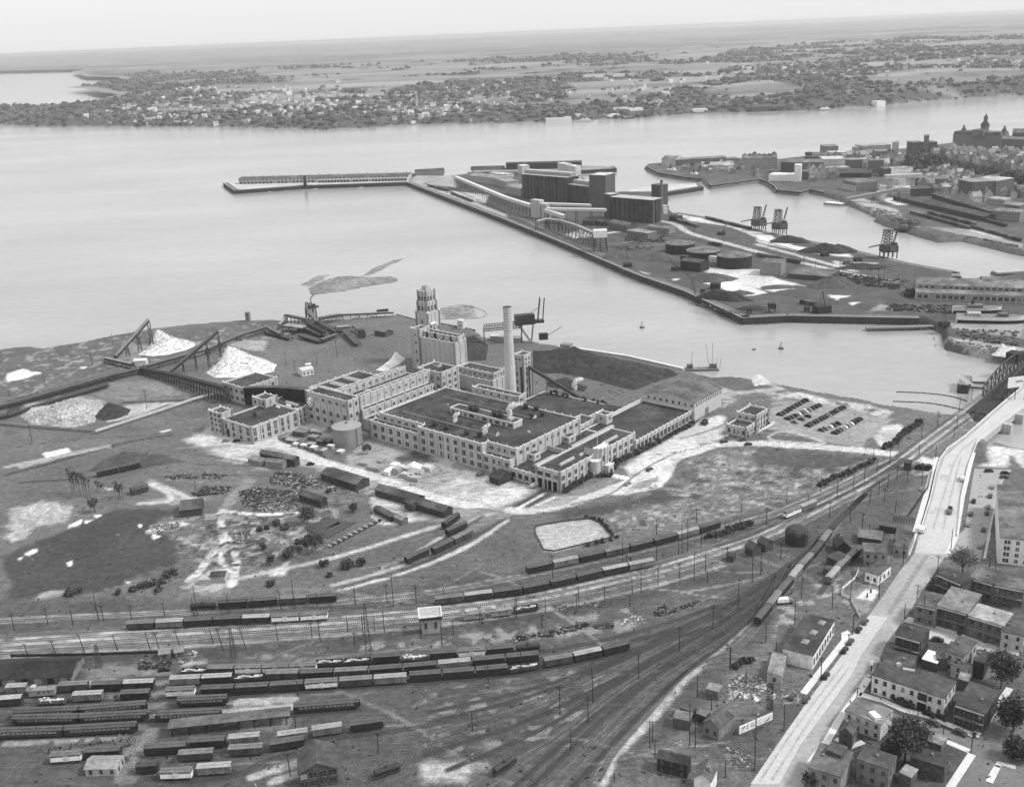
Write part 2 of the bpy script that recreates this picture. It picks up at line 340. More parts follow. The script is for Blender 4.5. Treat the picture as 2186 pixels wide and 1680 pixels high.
Z=np.where(quay>-3,np.clip((quay-1.2)/5,0,1)*9.02-9.02, np.clip((SD+7)/8,0,1)*10-10)
Z=np.maximum(Z,np.clip((sn+jag+7)/8,0,1)*10-10)
cz=gz_city(X,Y); Z=np.where(sc_>0,Z+cz*np.clip(sc_/30,0,1),Z)
# ------------- soil, grass and gravel of the place
T=np.full(X.shape,.115)+(fbm(X/60,Y/60,11)-.5)*.05
n1=fbm(X/14,Y/14,5); n2=fbm(X/4,Y/4,8,3)
def blend(mask,val,amp=.3):
 global T
 v=val*(1+amp*((n1-.5)*1.6+(n2-.5)*.9)); T=T*(1-mask)+v*mask
def area(pts,val,soft=3.,rag=4.,amp=.3,cover=1.0):
 P=np.array(pts); lo=P.min(0)-20; hi=P.max(0)+20
 k=np.where((X>lo[0])&(X<hi[0])&(Y>lo[1])&(Y<hi[1]))[0]
 if not len(k): return
 x,y=X[k],Y[k]; d=sdist(x,y,pts)+(fbm(x/7,y/7,17)-.5)*2*rag
 m=np.zeros(X.shape); m[k]=np.clip(d/soft+.5,0,1)*cover
 blend(m,val,amp)
def path(pts,w,val,soft=1.2,rag=.8,amp=.2,cover=1.,sm=2):
 P=smooth(pts,sm); A=np.array(P); lo=A.min(0)-w-10; hi=A.max(0)+w+10
 k=np.where((X>lo[0])&(X<hi[0])&(Y>lo[1])&(Y<hi[1]))[0]
 if not len(k): return
 x,y=X[k],Y[k]; d=w/2-segdist(x,y,P,False)+(fbm(x/5,y/5,23)-.5)*2*rag
 m=np.zeros(X.shape); m[k]=np.clip(d/soft+.5,0,1)*cover
 blend(m,val,amp)
def speck(pts,val,thr=.6,sc=3.,seed=40,soft=.06,edge=4):
 P=np.array(pts); lo=P.min(0)-5; hi=P.max(0)+5
 k=np.where((X>lo[0])&(X<hi[0])&(Y>lo[1])&(Y<hi[1]))[0]
 x,y=X[k],Y[k]; d=sdist(x,y,pts); f=fbm(x/sc,y/sc,seed,3)
 m=np.zeros(X.shape); m[k]=np.clip((f-thr)/soft,0,1)*np.clip(d/edge,0,1); blend(m,val,.2)
gs=Gs
# far-left flats
area(Gm(('v',-300,800),('v',20,745),('v',250,715),('v',560,684),('v',700,690),('v',560,720),('v',380,760),('v',230,790),('v',20,845),('v',-300,900)),.095,4)
speck(Gm(('v',-300,800),('v',20,745),('v',560,684),('v',700,700),('v',380,770),('v',20,860)),.22,.62,6,41)
area(gs('a5',[(60,660),(190,620),(340,655),(190,700),(60,725)]),.6,1.5,2)
area(gs('a5',[(640,600),(720,600),(700,620),(650,620)]),.5,1.5,2)
area(gs('a5',[(1020,400),(1250,440),(1150,520),(1130,570),(1000,520)]),.2,4)
area(gs('a5',[(1700,380),(2186,390),(2186,480),(1900,440)]),.3,4)
area(gs('a5',[(60,880),(900,660),(1160,620),(1160,650),(700,800),(60,1000)]),.05,3,3)
area(gs('a5',[(250,900),(600,830),(850,880),(780,1000),(620,1090),(420,1100),(180,980)]),.3,4,6)
area(gs('a5',[(900,740),(1300,700),(1640,820),(1000,880),(800,860)]),.17,5,6)
area(gs('a5',[(1020,910),(1480,880),(1250,960),(1150,1000),(900,1050)]),.36,4,5)
area(gs('a5',[(60,1100),(750,1140),(1100,1010),(1500,900),(1750,900),(1650,1050),(1000,1180),(500,1260),(60,1350)]),.115,4,4)
path(gs('a5',[(60,1420),(500,1330),(900,1255)]),5,.32); path(gs('a5',[(60,1485),(500,1370),(1000,1225),(1400,1160)]),4,.05)
area(gs('a5',[(1500,1200),(1820,1070),(1830,1130),(2186,1290),(2186,1443),(1900,1380),(1750,1300)]),.44,6,5)
area(gs('a5',[(800,1390),(1000,1310),(1400,1330),(1500,1380),(1100,1440)]),.06,3,4)
area(gs('a5',[(340,1310),(560,1265),(580,1300),(380,1350)]),.6,1.5,1)
area(gs('a5',[(1310,1135),(1400,1110),(1405,1125),(1320,1140)]),.6,1,1)
area(gs('a6',[(150,205),(580,100),(900,40),(900,60),(560,130),(160,235)]),.3,2,2)
# lower left
area(gs('a6',[(60,960),(350,800),(700,680),(950,550),(1200,560),(1420,590),(1250,720),(1500,860),(1430,1000),(1250,1080),(1000,1200),(480,1300),(60,1320)]),.05,4,5,.2)
area(gs('a6',[(60,560),(480,490),(570,545),(560,650),(300,720),(130,830),(60,860)]),.32,4,6)
speck(gs('a6',[(60,560),(480,490),(570,545),(560,650),(300,720),(130,830),(60,860)]),.45,.52,3,43,.12)
for q in ([(205,930),(290,890),(310,905),(240,945)],[(545,1000),(600,985),(575,1025)],[(775,620),(840,610),(790,640)],[(700,665),(760,655),(710,678)],[(570,700),(670,655),(640,700),(560,720)],[(150,970),(185,955),(160,985)],[(1250,770),(1310,790),(1260,815)],[(860,390),(930,400),(890,415)],[(1140,690),(1165,700),(1150,720)],[(1010,1150),(1080,1160),(1050,1180)]):
 area(gs('a6',q),.66,1,1.2)
area(gs('a6',[(1230,700),(1450,660),(1510,690),(1350,740),(1230,760)]),.5,3,4)
area(gs('a6',[(300,1250),(560,1220),(500,1280),(250,1330)]),.25,3,5)
area(gs('a6',[(1500,1150),(1700,1080),(1800,1000),(1900,1080),(1960,1150),(1800,1260),(1600,1240)]),.34,5,7,.45)
area(gs('a6',[(1230,320),(1500,440),(1700,480),(1550,520),(1100,520),(1300,480),(1390,460),(1240,370)]),.24,3,3)
path(gs('a6',[(1230,365),(1340,400),(1410,470),(1390,510),(1150,520)]),3,.4); path(gs('a6',[(1250,355),(1450,430),(1560,480)]),3,.4)
path(gs('a6',[(1350,320),(1900,360),(2050,330),(1960,260)]),3,.16); path(gs('a6',[(2050,340),(1900,470),(1830,580)]),7,.19)
path(gs('a6',[(1810,600),(1815,740),(1880,850),(1950,960),(1930,1100),(1900,1190)]),4,.5); path(gs('a6',[(1820,760),(1830,880),(1700,950),(1660,1060),(1540,1150)]),4,.5); path(gs('a6',[(1830,880),(1800,980),(1850,1060),(1920,1080)]),3,.5)
path(gs('a6',[(1830,585),(2000,600),(2186,615)])+gs('a7',[(200,610),(480,600)]),4,.6,.8)
path(gs('a6',[(1950,1135),(2186,1085)])+gs('a7',[(240,1080),(700,980),(1000,900),(1330,790),(1680,690)]),3.5,.36)
speck(Gm(('a6',1250,620),('a6',2186,560),('a7',900,500),('a7',700,900),('a7',0,1100),('a6',1500,1000)),.25,.52,4,45,.12)
speck(Gm(('a6',1250,620),('a6',2186,560),('a7',900,500),('a7',700,900),('a7',0,1100),('a6',1500,1000)),.05,.58,3.5,46,.1)
area(gs('a7',[(280,1050),(400,1000),(370,1100),(250,1110)]),.55,3,4)
# yard between the mill and the sheds
area(Gm(('a1',0,1230),('a1',110,1290),('a1',370,1370),('a1',850,1180),('a1',1010,1220),('a1',700,1440),('a7',330,60),('a7',0,120),('a6',1700,60),('a6',1900,20)),.42,4,3)
area(gs('a2',[(0,1120),(250,940),(900,1120),(1400,1280),(1660,1360),(1960,1440),(2000,1520),(1400,1640),(900,1640),(500,1500),(0,1380)]),.25,4,4)
area(gs('a2',[(850,1480),(1150,1330),(1500,1380),(1960,1440),(1900,1500),(1500,1640),(1000,1560)]),.42,5,6,.5)
area(gs('a2',[(480,1150),(700,1060),(860,1110),(850,1180),(560,1190)]),.06,3,4)
area(gs('a2',[(880,1100),(1100,1180),(1050,1230),(950,1180)]),.42,3,3)
area(gs('a7',[(0,130),(330,60),(700,200),(1000,300),(1500,560),(1700,620),(1500,660),(1000,420),(600,230),(200,180)]),.3,4,3)
area(gs('a7',[(1080,470),(1340,520),(1640,640),(1300,690),(1100,560)]),.45,4,4); area(gs('a7',[(1160,680),(1400,660),(1300,710)]),.62,3,3)
area(gs('a1',[(580,1300),(740,1240),(1000,1380),(1180,1443),(700,1443)]),.12,3,3)
path(Gm(('a7',330,45),('a7',700,190),('a7',1000,270),('a7',1300,370),('a7',1600,480),('a7',2000,560),('a8',0,470),('a8',200,470),('a8',390,440),('a8',640,370),('a8',850,300),('a8',1000,240),('a8',1200,140),('a8',1400,20),('a3',1500,880),('a3',1700,800),('a3',1900,795),('a3',2186,790),('b1',100,690),('b1',500,710),('b1',900,745),('b1',1250,785),('b1',1480,850)),8.5,.47,1.2,1.)
area(gs('a7',[(1500,580),(1760,560),(2000,560),(2186,560),(2186,640),(1900,640)]),.2,3,2)
# office forecourt, loop and lawn
area(gs('a3',[(930,990),(1200,830),(1530,640),(1760,540),(1800,600),(1790,740),(1500,840),(1250,960),(1010,1060)]),.46,3,3)
area(gs('a3',[(960,1100),(1150,1020),(1350,960),(1400,940),(1350,1060),(1280,1150),(1000,1210),(700,1230)]),.47,2,1)
area(gs('a3',[(985,1165),(1090,1110),(1240,1062),(1245,1085),(1180,1140),(1060,1170)]),.24,1.5,.8)
area(gs('a3',[(470,1205),(870,1070),(930,1085),(650,1215)]),.19,1,.8,.15); area(gs('a3',[(420,1215),(600,1225),(480,1300),(200,1340),(100,1330)]),.3,3,2)
area(gs('a3',[(880,1045),(1000,1065),(985,1090),(930,1085),(860,1060)]),.7,1,.5)
for q in ([(60,1310),(260,1195)],[(100,1320),(300,1210)],[(180,1310),(350,1220)],[(250,1300),(400,1230)]): path(gs('a3',q),1.6,.6 if q[0][0] in(100,250) else .09,.8,.3,sm=0)
# meadow
MEAD=Gm(('v',1205,1092),('a8',500,480),('a8',950,370),('a8',1250,290),('a8',1370,190),('a8',1420,90),('a3',1500,905),('a3',1800,830),('a3',2186,820),('b1',0,715),('b1',500,745),('b1',960,810),('b1',520,1040),('b1',100,1250),('a8',1700,540),('a8',900,690),('a8',760,520),('a8',450,550))
area(MEAD,.12,2,1.5)
speck(MEAD,.24,.5,1.6,50,.25); speck(MEAD,.3,.6,4,51,.12); speck(MEAD,.06,.62,7,52,.1)
area(Gm(('a8',390,490),('a8',950,380),('a8',1300,290),('a8',1450,380),('a8',1200,430),('a8',850,470),('a8',500,550)),.06,5,5)
area(gs('b1',[(0,720),(400,740),(920,810),(700,880),(300,900),(0,850)]),.058,5,5,cover=.85)
area(gs('a8',[(1420,100),(1550,130),(1500,300),(1360,260)]),.08,5,4,cover=.7)
area(gs('a8',[(1860,160),(1900,143),(1945,160),(1900,177)]),.05,1,.5); area(gs('a8',[(1480,360),(1540,325),(1610,345),(1550,380)]),.05,2,1)
area(gs('a8',[(225,610),(460,560),(690,535),(765,570),(870,690),(640,745),(400,805),(310,800),(250,700)]),.34,1.5,1.5,.12)
area(Gm(('v',1010,1165),('v',1090,1108),('v',1140,1118),('v',1150,1165),('a8',300,800),('a8',160,960),('b8',1100,150),('b8',800,120),('a7',1200,1080)),.095,3,3,.12)
area(gs('a7',[(1200,560),(1700,560),(2186,560),(2186,620),(1900,760)]),.2,3,3)
path(gs('a7',[(760,1190),(1250,1060),(1520,950),(1720,830),(1900,640),(2100,600)]),2.6,.35); path(gs('a7',[(820,1230),(1300,1100),(1620,990),(1950,830),(2186,660)]),3,.44)
path(gs('a7',[(1180,1050),(1370,970),(1600,830),(1700,760)]),2.4,.33)
# parking lot, shore strip
area(gs('b1',[(120,350),(250,330),(720,370),(1120,480),(1000,600),(900,660),(870,720),(620,690),(420,640),(60,560)]),.24,2,2,.1)
area(gs('b1',[(0,160),(200,230),(480,300),(900,370),(1130,430),(1060,480),(720,390),(300,310),(0,330)]),.42,3,4)
speck(gs('b1',[(0,160),(200,230),(480,300),(900,370),(1130,430),(1060,480),(720,390),(300,310),(0,330)]),.12,.55,6,55)
area(gs('b1',[(940,640),(1060,540),(1160,520),(1220,560),(1130,680),(1020,720)]),.42,2,3)
area(gs('b1',[(1060,480),(1160,430),(1330,400),(1700,440),(1400,560),(1300,520),(1180,470)]),.12,3,3)
area(gs('b1',[(90,630),(170,580),(330,600),(610,685),(350,680),(120,660)]),.1,2,2); path(gs('b1',[(90,630),(170,580),(330,600),(610,690),(350,675),(120,660),(90,630)]),2.5,.45,cover=.8)
area(gs('b1',[(0,560),(130,500),(150,520),(0,600)]),.6,1,.5)
area(gs('a3',[(1700,330),(2186,250),(2186,420),(1900,440),(1780,500),(1750,400)]),.3,3,5); area(gs('a3',[(1850,390),(2100,380),(2186,440),(2050,480),(1900,480)]),.12,4,5)
area(gs('a3',[(1560,230),(1900,250),(2186,330),(1900,370),(1770,340)]),.09,3,4)
# right: sand spit beyond the bridge, yard beside it
area(gs('b1',[(1900,690),(2186,740),(2186,880),(2080,800),(2050,880),(1780,870),(1860,760)]),.5,4,4)
area(gs('b1',[(1790,680),(1870,690),(1890,840),(1770,880)]),.09,3,3)
area(gs('b1',[(1000,1350),(1180,1080),(1290,920),(1430,920),(1400,1050),(1240,1290),(1050,1380)]),.11,2,2,.12)
area(gs('b1',[(1280,935),(1430,905),(1420,930),(1290,950)]),.45,1,1); path(gs('b1',[(975,1280),(1100,1090),(1290,900)]),2,.3)
# rail yards
area(Gm(('v',-200,1280),('v',600,1280),('v',1200,1200),('v',1700,1070),('v',1900,980),('v',1960,1000),('v',1900,1150),('v',1720,1300),('v',1500,1480),('v',1290,1700),('v',-200,1700)),.075,6,6)
area(Gm(('c1',0,850),('c1',900,800),('c1',1500,680),('c1',1777,560),('b5',900,60),('b5',500,620),('b5',0,1000),('c1',500,1640),('c1',0,1500)),.06,8,8,.35)
area(Gm(('b8',0,560),('b8',1300,480),('c1',300,470),('c1',1500,330),('c1',1777,330),('c1',1500,560),('c1',900,600),('b8',1300,620),('b8',0,700)),.08,6,5)
speck(Gm(('b8',0,560),('b8',1300,480),('c1',300,470),('c1',1500,330),('c1',1777,330),('c1',1500,560),('c1',900,600),('b8',1300,620),('b8',0,700)),.2,.58,5,60)
speck(Gm(('c1',0,850),('c1',900,800),('c1',1500,680),('c1',1777,560),('b5',900,60),('b5',500,620),('b5',0,1000),('c1',500,1640),('c1',0,1500)),.17,.62,6,61)
area(gs('c1',[(0,1530),(200,1450),(330,1480),(460,1530),(280,1640),(0,1640)]),.36,5,5); area(gs('c1',[(330,1380),(430,1330),(540,1350),(480,1420)]),.16,4,4)
area(gs('b7',[(620,250),(900,210),(1250,205),(1250,240),(800,270)]),.35,3,3); area(gs('b7',[(600,100),(1100,80),(1350,160),(1250,200),(700,200)]),.15,4,4)
area(gs('b7',[(1420,120),(1560,60),(1700,50),(1720,90),(1500,110)]),.33,2,3)
path(gs('b7',[(1330,200),(1290,330),(1250,480),(1200,640),(1120,800),(1050,1000)]),9,.15)
for q in ([(60,740),(500,705),(1000,680)],[(1850,420),(2186,400)],[(1820,470),(2186,455)],[(1850,550),(2186,520)]): path(gs('b7',q),4,.27)
for q in ([(0,1010),(420,985)],[(0,1080),(420,1050)],[(100,1600),(460,1490)],[(250,1640),(470,1570)]): path(gs('b8',q),4,.33)
area(gs('b8',[(0,1150),(420,1110),(380,1210),(0,1240)]),.17,2,2)
path(Gm(('b2',960,1020),('b2',640,1350),('b5',1000,150),('b5',700,420),('b5',480,690),('b5',200,970),('b5',0,1180),('c1',1300,1640)),4,.33,1.5,1.4,.4)
area(gs('b5',[(1100,450),(1400,480),(1500,560),(1350,720),(1050,660)]),.13,3,4); speck(gs('b5',[(1100,430),(1400,470),(1500,560),(1650,560),(1750,680),(1300,760),(1000,700)]),.6,.6,2.2,70)
speck(gs('b5',[(500,1040),(900,1060),(1300,1200),(1300,1320),(1000,1300)]),.5,.6,2.2,71)
area(gs('b5',[(700,1100),(1300,760),(1700,700),(1750,760),(1330,1330),(1000,1240)]),.075,4,4)
area(gs('b2',[(1000,1050),(1700,640),(2000,800),(1950,1100),(1500,1150),(1100,1400)]),.1,4,5); speck(gs('b2',[(1000,1050),(1700,640),(2000,800),(1950,1100),(1500,1150),(1100,1400)]),.27,.6,5,72)
area(gs('b3',[(0,880),(330,720),(440,800),(400,920),(300,1060),(200,1100),(120,900)]),.2,2,2); area(gs('b3',[(180,890),(300,790),(440,810),(380,930)]),.62,1,.5)
for k_,tn,w_ in(('U',.27,3.2),('M0',.2,3.4),('M1',.33,3.4),('M2',.28,3.4),('M3',.22,3.2),('U3',.28,3.2),('Y1',.18,3),('Y2',.1,3))+tuple(('F%d'%i,.045 if i%2 else .16,2.) for i in range(15))+tuple(('R%d'%i,.06,3.2) for i in range(12)): path(TRK[k_],w_,tn,.9,.5,.35,sm=0 if k_[0]=='M' else 2)
for k_ in('M1','M2','U'): path(offset(TRK[k_],2.2),1.,.42 if k_!='U' else .3,.8,.7,.3,sm=1,cover=.8)
path(offset(TRK['M3'],-3.5),2,.3,.8,.7,.3,sm=1,cover=.7); path(offset(TRK['M3'],-9),6,.05,3,2,.2,sm=1,cover=.7)
# wheel ruts and footpaths wandering over the flats
for i in range(90):
 r_=random.random; u0,v0=random.uniform(30,1900),random.uniform(760,1640); an=random.uniform(-.5,.5); P_=[G('v',u0,v0)[:2]]
 for j in range(5): an+=random.uniform(-.35,.35); p_=P_[-1]; l_=random.uniform(8,26); P_.append((p_[0]+l_*math.cos(an),p_[1]+l_*math.sin(an)))
 if sdist(np.array([P_[0][0]]),np.array([P_[0][1]]),NEAR)[0]<30: continue
 path(P_,random.choice((.7,.9,1.6)),random.choice((.06,.05,.2,.25,.17)),.7,.4,.3,cover=.75)
# port
area(PIER,.07,1,0,.45); area(MOLE,.25,1,0)
area(gs('c2',[(1220,55),(1640,240),(1395,278),(1240,200),(1080,150),(1150,140),(1260,120)]),.62,2,3); area(gs('c2',[(1250,50),(1550,60),(1990,180),(1700,230)]),.6,2,3)
area(gs('z5',[(1600,1100),(2186,1120),(2186,1300),(1700,1200)]),.5,3,3)
for q in ([(470,40),(580,70),(500,60)],[(630,95),(740,125),(690,110)],[(780,115),(850,110),(800,130)]): area(gs('c2',q),.6,2,1)
area(gs('z5',[(1380,650),(1640,690),(2000,790),(2186,840),(2186,900),(1800,760),(1500,720)]),.5,3,3); area(gs('z6',[(0,950),(120,960),(340,1040),(700,1080),(800,1130),(400,1090),(0,1000)]),.55,3,3)
path(gs('z5',[(1200,710),(1390,740),(1480,820),(1800,900),(2186,1010)]),9,.4); path(gs('z6',[(0,1020),(400,1130),(800,1240)]),7,.4); path(gs('a4',[(380,80),(800,180),(1150,230)]),8,.42)
path(gs('z5',[(810,820),(980,800)]),8,.5); area(gs('z5',[(480,830),(650,780),(700,850),(560,860)]),.45,3,3)
area(gs('a4',[(570,340),(770,350),(650,380)]),.6,2,3); area(gs('a4',[(730,400),(850,400),(780,425)]),.6,2,2); area(gs('a4',[(1000,420),(1100,430),(1020,470),(900,480)]),.25,4,4)
area(gs('a4',[(620,60),(1000,80),(900,110),(640,100)]),.4,3,3)
area(gs('a4',[(1500,560),(2186,540),(2186,700),(1600,620)]),.26,4,5); area(gs('a4',[(1550,680),(2186,780),(2186,860),(1750,790)]),.3,4,5)
area(Gm(('z4',150,245),('z4',230,295),('z4',1480,238),('z4',1500,180),('z4',260,210)),.42,2,1,.1); area(gs('z4',[(1480,235),(1830,280),(1800,190),(1530,190)]),.28,3,2); area(gs('z4',[(1500,240),(2186,500),(2186,470),(1560,225)]),.33,3,1)
area(gs('z4',[(1790,300),(2060,330),(2030,390),(1850,350)]),.5,3,2)
area(gs('z5',[(880,478),(1240,418),(1590,405),(1600,435),(1290,480)]),.45,2,2)
for q in ([(900,950),(1400,900),(1700,930)],[(830,910),(1300,860)],[(0,640),(500,880),(800,1000)]): path(gs('z5',q),3,.17)
area(gs('b4',[(-100,1434),(400,900),(700,500),(2300,300),(2400,1500)]),.075,3,3); area(gs('b3',[(600,1500),(1100,560),(2200,600),(2200,1700),(450,1680)]),.07,3,3)
# city
area(CITY,.085,1,0,.6); area(gs('z6',[(740,650),(830,630),(1150,740),(1180,800),(1000,770),(850,700)]),.33,5,5); area(gs('z6',[(1380,880),(1700,950),(2186,1060),(2186,1020),(1700,890)]),.25,5,5)
path(gs('z6',[(1050,640),(1180,690)]),20,.55); path(gs('z6',[(1430,590),(1700,670),(2000,740)]),16,.3); path(gs('z6',[(1730,890),(1980,960)]),12,.45)
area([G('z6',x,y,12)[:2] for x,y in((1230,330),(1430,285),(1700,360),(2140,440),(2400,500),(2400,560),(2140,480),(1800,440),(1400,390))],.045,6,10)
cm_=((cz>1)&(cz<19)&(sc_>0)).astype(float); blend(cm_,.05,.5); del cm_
kk_=RNG.choice(np.where((sn>4)&(T<.23)&(Y<1000))[0],9000); WEED=list(zip(X[kk_]+RNG.uniform(-.6,.6,9000),Y[kk_]+RNG.uniform(-.6,.6,9000)))
ok=(SD>-16)
keep=ok.reshape(gx.shape); q=(keep[:-1,:-1]|keep[1:,:-1]|keep[:-1,1:]|keep[1:,1:])
ii,jj=np.where(q); nc=len(cols); a=ii*nc+jj
F=np.stack([a,a+1,a+nc+1,a+nc],1)
used=np.unique(F); rem=np.full(len(X),-1); rem[used]=np.arange(len(used)); F=rem[F]
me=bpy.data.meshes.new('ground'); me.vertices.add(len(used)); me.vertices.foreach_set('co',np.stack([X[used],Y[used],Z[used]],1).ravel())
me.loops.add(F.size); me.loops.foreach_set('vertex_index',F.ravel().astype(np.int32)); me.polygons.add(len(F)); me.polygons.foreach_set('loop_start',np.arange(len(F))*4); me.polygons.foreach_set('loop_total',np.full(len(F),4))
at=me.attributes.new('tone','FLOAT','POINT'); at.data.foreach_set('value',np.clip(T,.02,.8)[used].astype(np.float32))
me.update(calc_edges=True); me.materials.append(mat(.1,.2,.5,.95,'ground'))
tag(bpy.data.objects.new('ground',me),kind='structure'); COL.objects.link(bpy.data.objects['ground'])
del X,Y,Z,T,SD,sn,sp_,sm_,sc_,n1,n2,gx,gy
# water
wm=bpy.data.materials.new('river_water'); wm.use_nodes=True; n=wm.node_tree; b=n.nodes['Principled BSDF']
b.inputs['Roughness'].default_value=.16; b.inputs['IOR'].default_value=1.33
g=n.nodes.new('ShaderNodeNewGeometry')
def wn(s,vx,vy,det):
 v=n.nodes.new('ShaderNodeMapping'); v.inputs['Rotation'].default_value=(0,0,-.45); v.inputs['Scale'].default_value=(vx,vy,1); n.links.new(g.outputs['Position'],v.inputs['Vector'])
 q=n.nodes.new('ShaderNodeTexNoise'); q.inputs['Scale'].default_value=s; q.inputs['Detail'].default_value=det; n.links.new(v.outputs[0],q.inputs['Vector']); return q.outputs['Fac']
mr=n.nodes.new('ShaderNodeMapRange'); mr.inputs[1].default_value=.3; mr.inputs[2].default_value=.7; mr.inputs[3].default_value=.26; mr.inputs[4].default_value=.36
n.links.new(wn(1,.0022,.0052,5),mr.inputs[0])
mw=n.nodes.new('ShaderNodeMapRange'); mw.inputs[1].default_value=.3; mw.inputs[2].default_value=.7; mw.inputs[3].default_value=.95; mw.inputs[4].default_value=1.06; n.links.new(wn(1,.05,.12,6),mw.inputs[0]); mm=n.nodes.new('ShaderNodeMath'); mm.operation='MULTIPLY'; n.links.new(mr.outputs[0],mm.inputs[0]); n.links.new(mw.outputs[0],mm.inputs[1]); mr=mm; cb=n.nodes.new('ShaderNodeCombineColor')
for i in range(3): n.links.new(mr.outputs[0],cb.inputs[i])
n.links.new(cb.outputs[0],b.inputs['Base Color'])
bp=n.nodes.new('ShaderNodeBump'); bp.inputs['Strength'].default_value=.4; bp.inputs['Distance'].default_value=.4; n.links.new(wn(1,.35,.5,4),bp.inputs['Height']); n.links.new(bp.outputs[0],b.inputs['Normal'])
m=MB(); m.poly([(-60000,150,WZ),(60000,150,WZ),(60000,70000,WZ),(-60000,70000,WZ)]); w_=m.obj('water',wm,at=(0,0,0)); tag(w_,kind='structure')
# quay walls
QW=mat(.05,.35,.5,kind='wall',name='quay_timber'); QT=mat(.3,.15,.5,name='quay_cope')
def quaywall(pts,label,cat='quay wall',h=.35,w=1.4,top=QT,zb=-9.5,sidem=None):
 m=MB(); P=resample(pts,6)
 for i in range(len(P)-1):
  a,b=P[i],P[i+1]; t=(b-a)/(np.hypot(*(b-a))+1e-9); nn=np.array([-t[1],t[0]])
  m.prism([a-nn*w/2,b-nn*w/2,b+nn*w/2,a+nn*w/2],zb,h,0,1)
  for s in(-1,1):
   c=(a+b)/2+nn*s*4
   if zb<-9.4 and (pin(c[0],c[1],PIER) or pin(c[0],c[1],MOLE)): e0,e1=nn*s*w/2,nn*s*8; m.prism([a+e0,b+e0,b+e1,a+e1],-3,.14,0,2)
  for s in(-1,1): 
   c=a+nn*s*(w/2+.12); m.box(c[0],c[1],zb,.3,.3,-zb-.3,math.atan2(t[1],t[0]),0)
 return solo('quay_wall',m,[sidem or QW,top,mat(.15,.3,.4)],label,cat)
quaywall(Gm(('z4',150,244),('z4',230,298),('z4',740,262),('z4',1470,238)),'dark timber quay wall along the front of the pier with the long arcaded shed')
quaywall(Gm(('z4',1470,238),('z4',2186,510),('z5',500,915),('z5',1000,1130),('c2',520,95),('c2',900,225),('c2',1420,468)),'longest dark quay wall running diagonally past the conveyor trestles and coal heaps')
quaywall(Gm(('c2',1420,468),('a4',250,512)),'short low quay wall at the near corner of the port below the small hopper'); quaywall(Gm(('a4',250,512),('a4',1330,532)),'tall black quay wall with a pale cope facing the mill across the basin')
quaywall(Gm(('a4',1665,192),('z6',1665,1250),('z6',1250,1175),('z6',720,1050),('z5',2186,822),('z5',1640,690),('z5',1400,650)),'dark quay wall under the three coal towers along the inner basin')
quaywall(Gm(('z5',1290,488),('z5',1610,437),('z5',1590,403)),'quay wall around the pale narrow pier beside the tall power house'); quaywall(Gm(('z2',770,1088),('z2',1440,1078),('z2',1700,1064),('z2',1690,1048)),'outermost dark breakwater wall below the far long black shed')
quaywall(Gm(('z6',540,592),('z6',430,568),('z6',350,592),('z6',160,572),('z6',150,548),('z6',90,508),('z5',2080,375),('z5',1680,428),('z5',1655,405)),'dark city quay wall in front of the white cold store'); quaywall(Gm(('z5',1600,372),('z5',1470,360),('z5',1250,325),('z5',1145,270)),'dark city quay wall where the two steamers lie')
quaywall(Gm(('a3',470,3),('a3',1000,83),('a3',1450,186)),'pale concrete river wall beside the great coal pile behind the mill',sidem=LIGHT,top=TRIM,w=2.5,h=1.0)
quaywall(Gm(('a1',1550,303),('a1',1700,343),('a1',1950,383),('a1',2100,410),('a1',2186,430)),'low dark crib wall on the shore behind the stepped tower')
# far shore: rising land with fields and woods
SH=[G('v',x,y,WZ)[:2] for x,y in((-900,262),(-300,268),(20,268),(100,272),(170,272),(280,272),(400,272),(560,275),(690,278),(780,274),(870,269),(1000,266),(1170,262),(1290,258),(1400,250),(1560,242),(1700,240),(1800,233),(1900,226),(2050,212),(2186,205),(2500,190),(3200,150))]
BAY=[G('v',x,y,WZ)[:2] for x,y in((-900,225),(20,236),(100,237),(180,232),(240,225),(290,213),(250,208),(205,198),(170,196),(230,190),(290,179),(270,172),(200,170),(172,160),(200,153),(20,157),(-900,190))]
fr=[1900.]
while fr[-1]<45000: fr.append(fr[-1]*1.0085)
fr=np.array(fr); fc=np.linspace(-.75,.8,620); FX=(fr[:,None]*fc).ravel(); FY=np.repeat(fr,len(fc))
SHX=np.array([p[0] for p in SH]); SHY=np.array([p[1] for p in SH])
inl=FY-np.interp(FX/FY,SHX/SHY,SHY); bay=sdist(FX,FY,BAY)
ang_=FX/FY
land=np.minimum(inl,-bay)
def hill(FX,FY,land,inl):
 a=np.clip(land/140,0,1); e=np.clip((inl-200)/1500,0,1); f=np.clip((FY-7000)/26000,0,1)
 bl=np.clip((FX/FY-.18)/.2,0,1)
 return -7+np.clip(land/25,0,1)*3+a*a*(3-2*a)*(14+22*bl)*np.clip(.55+fbm(FX/400,FY/400,90)*.8,0,2)+e*30+f*f*130*fbm(FX/5000,FY/4000,91,3)
def ang_of(x,y): return x/y
FZ=hill(FX,FY,land,inl)
wood=.55*fbm(FX/700,FY/900,95,5)+.45*fbm(FX/160,FY/260,98,4); fld=fbm(FX/700,FY/160,96,3)
FT=.2+.3*(fld-.5); strp=fbm(FX/1500,FY/120,99,3); wm_=np.clip((wood*.7+strp*.3-.505+.14*np.clip(1-land/400,0,1))/.05,0,1)*np.clip(1.15-.6*np.clip((FY-4000)/16000,0,1),0,1)
FT=FT*(1-wm_)+.075*wm_
FT=np.where(land<18,.2,FT)
okf=(land>-60).reshape(len(fr),len(fc)); q=okf[:-1,:-1]|okf[1:,:-1]|okf[:-1,1:]|okf[1:,1:]
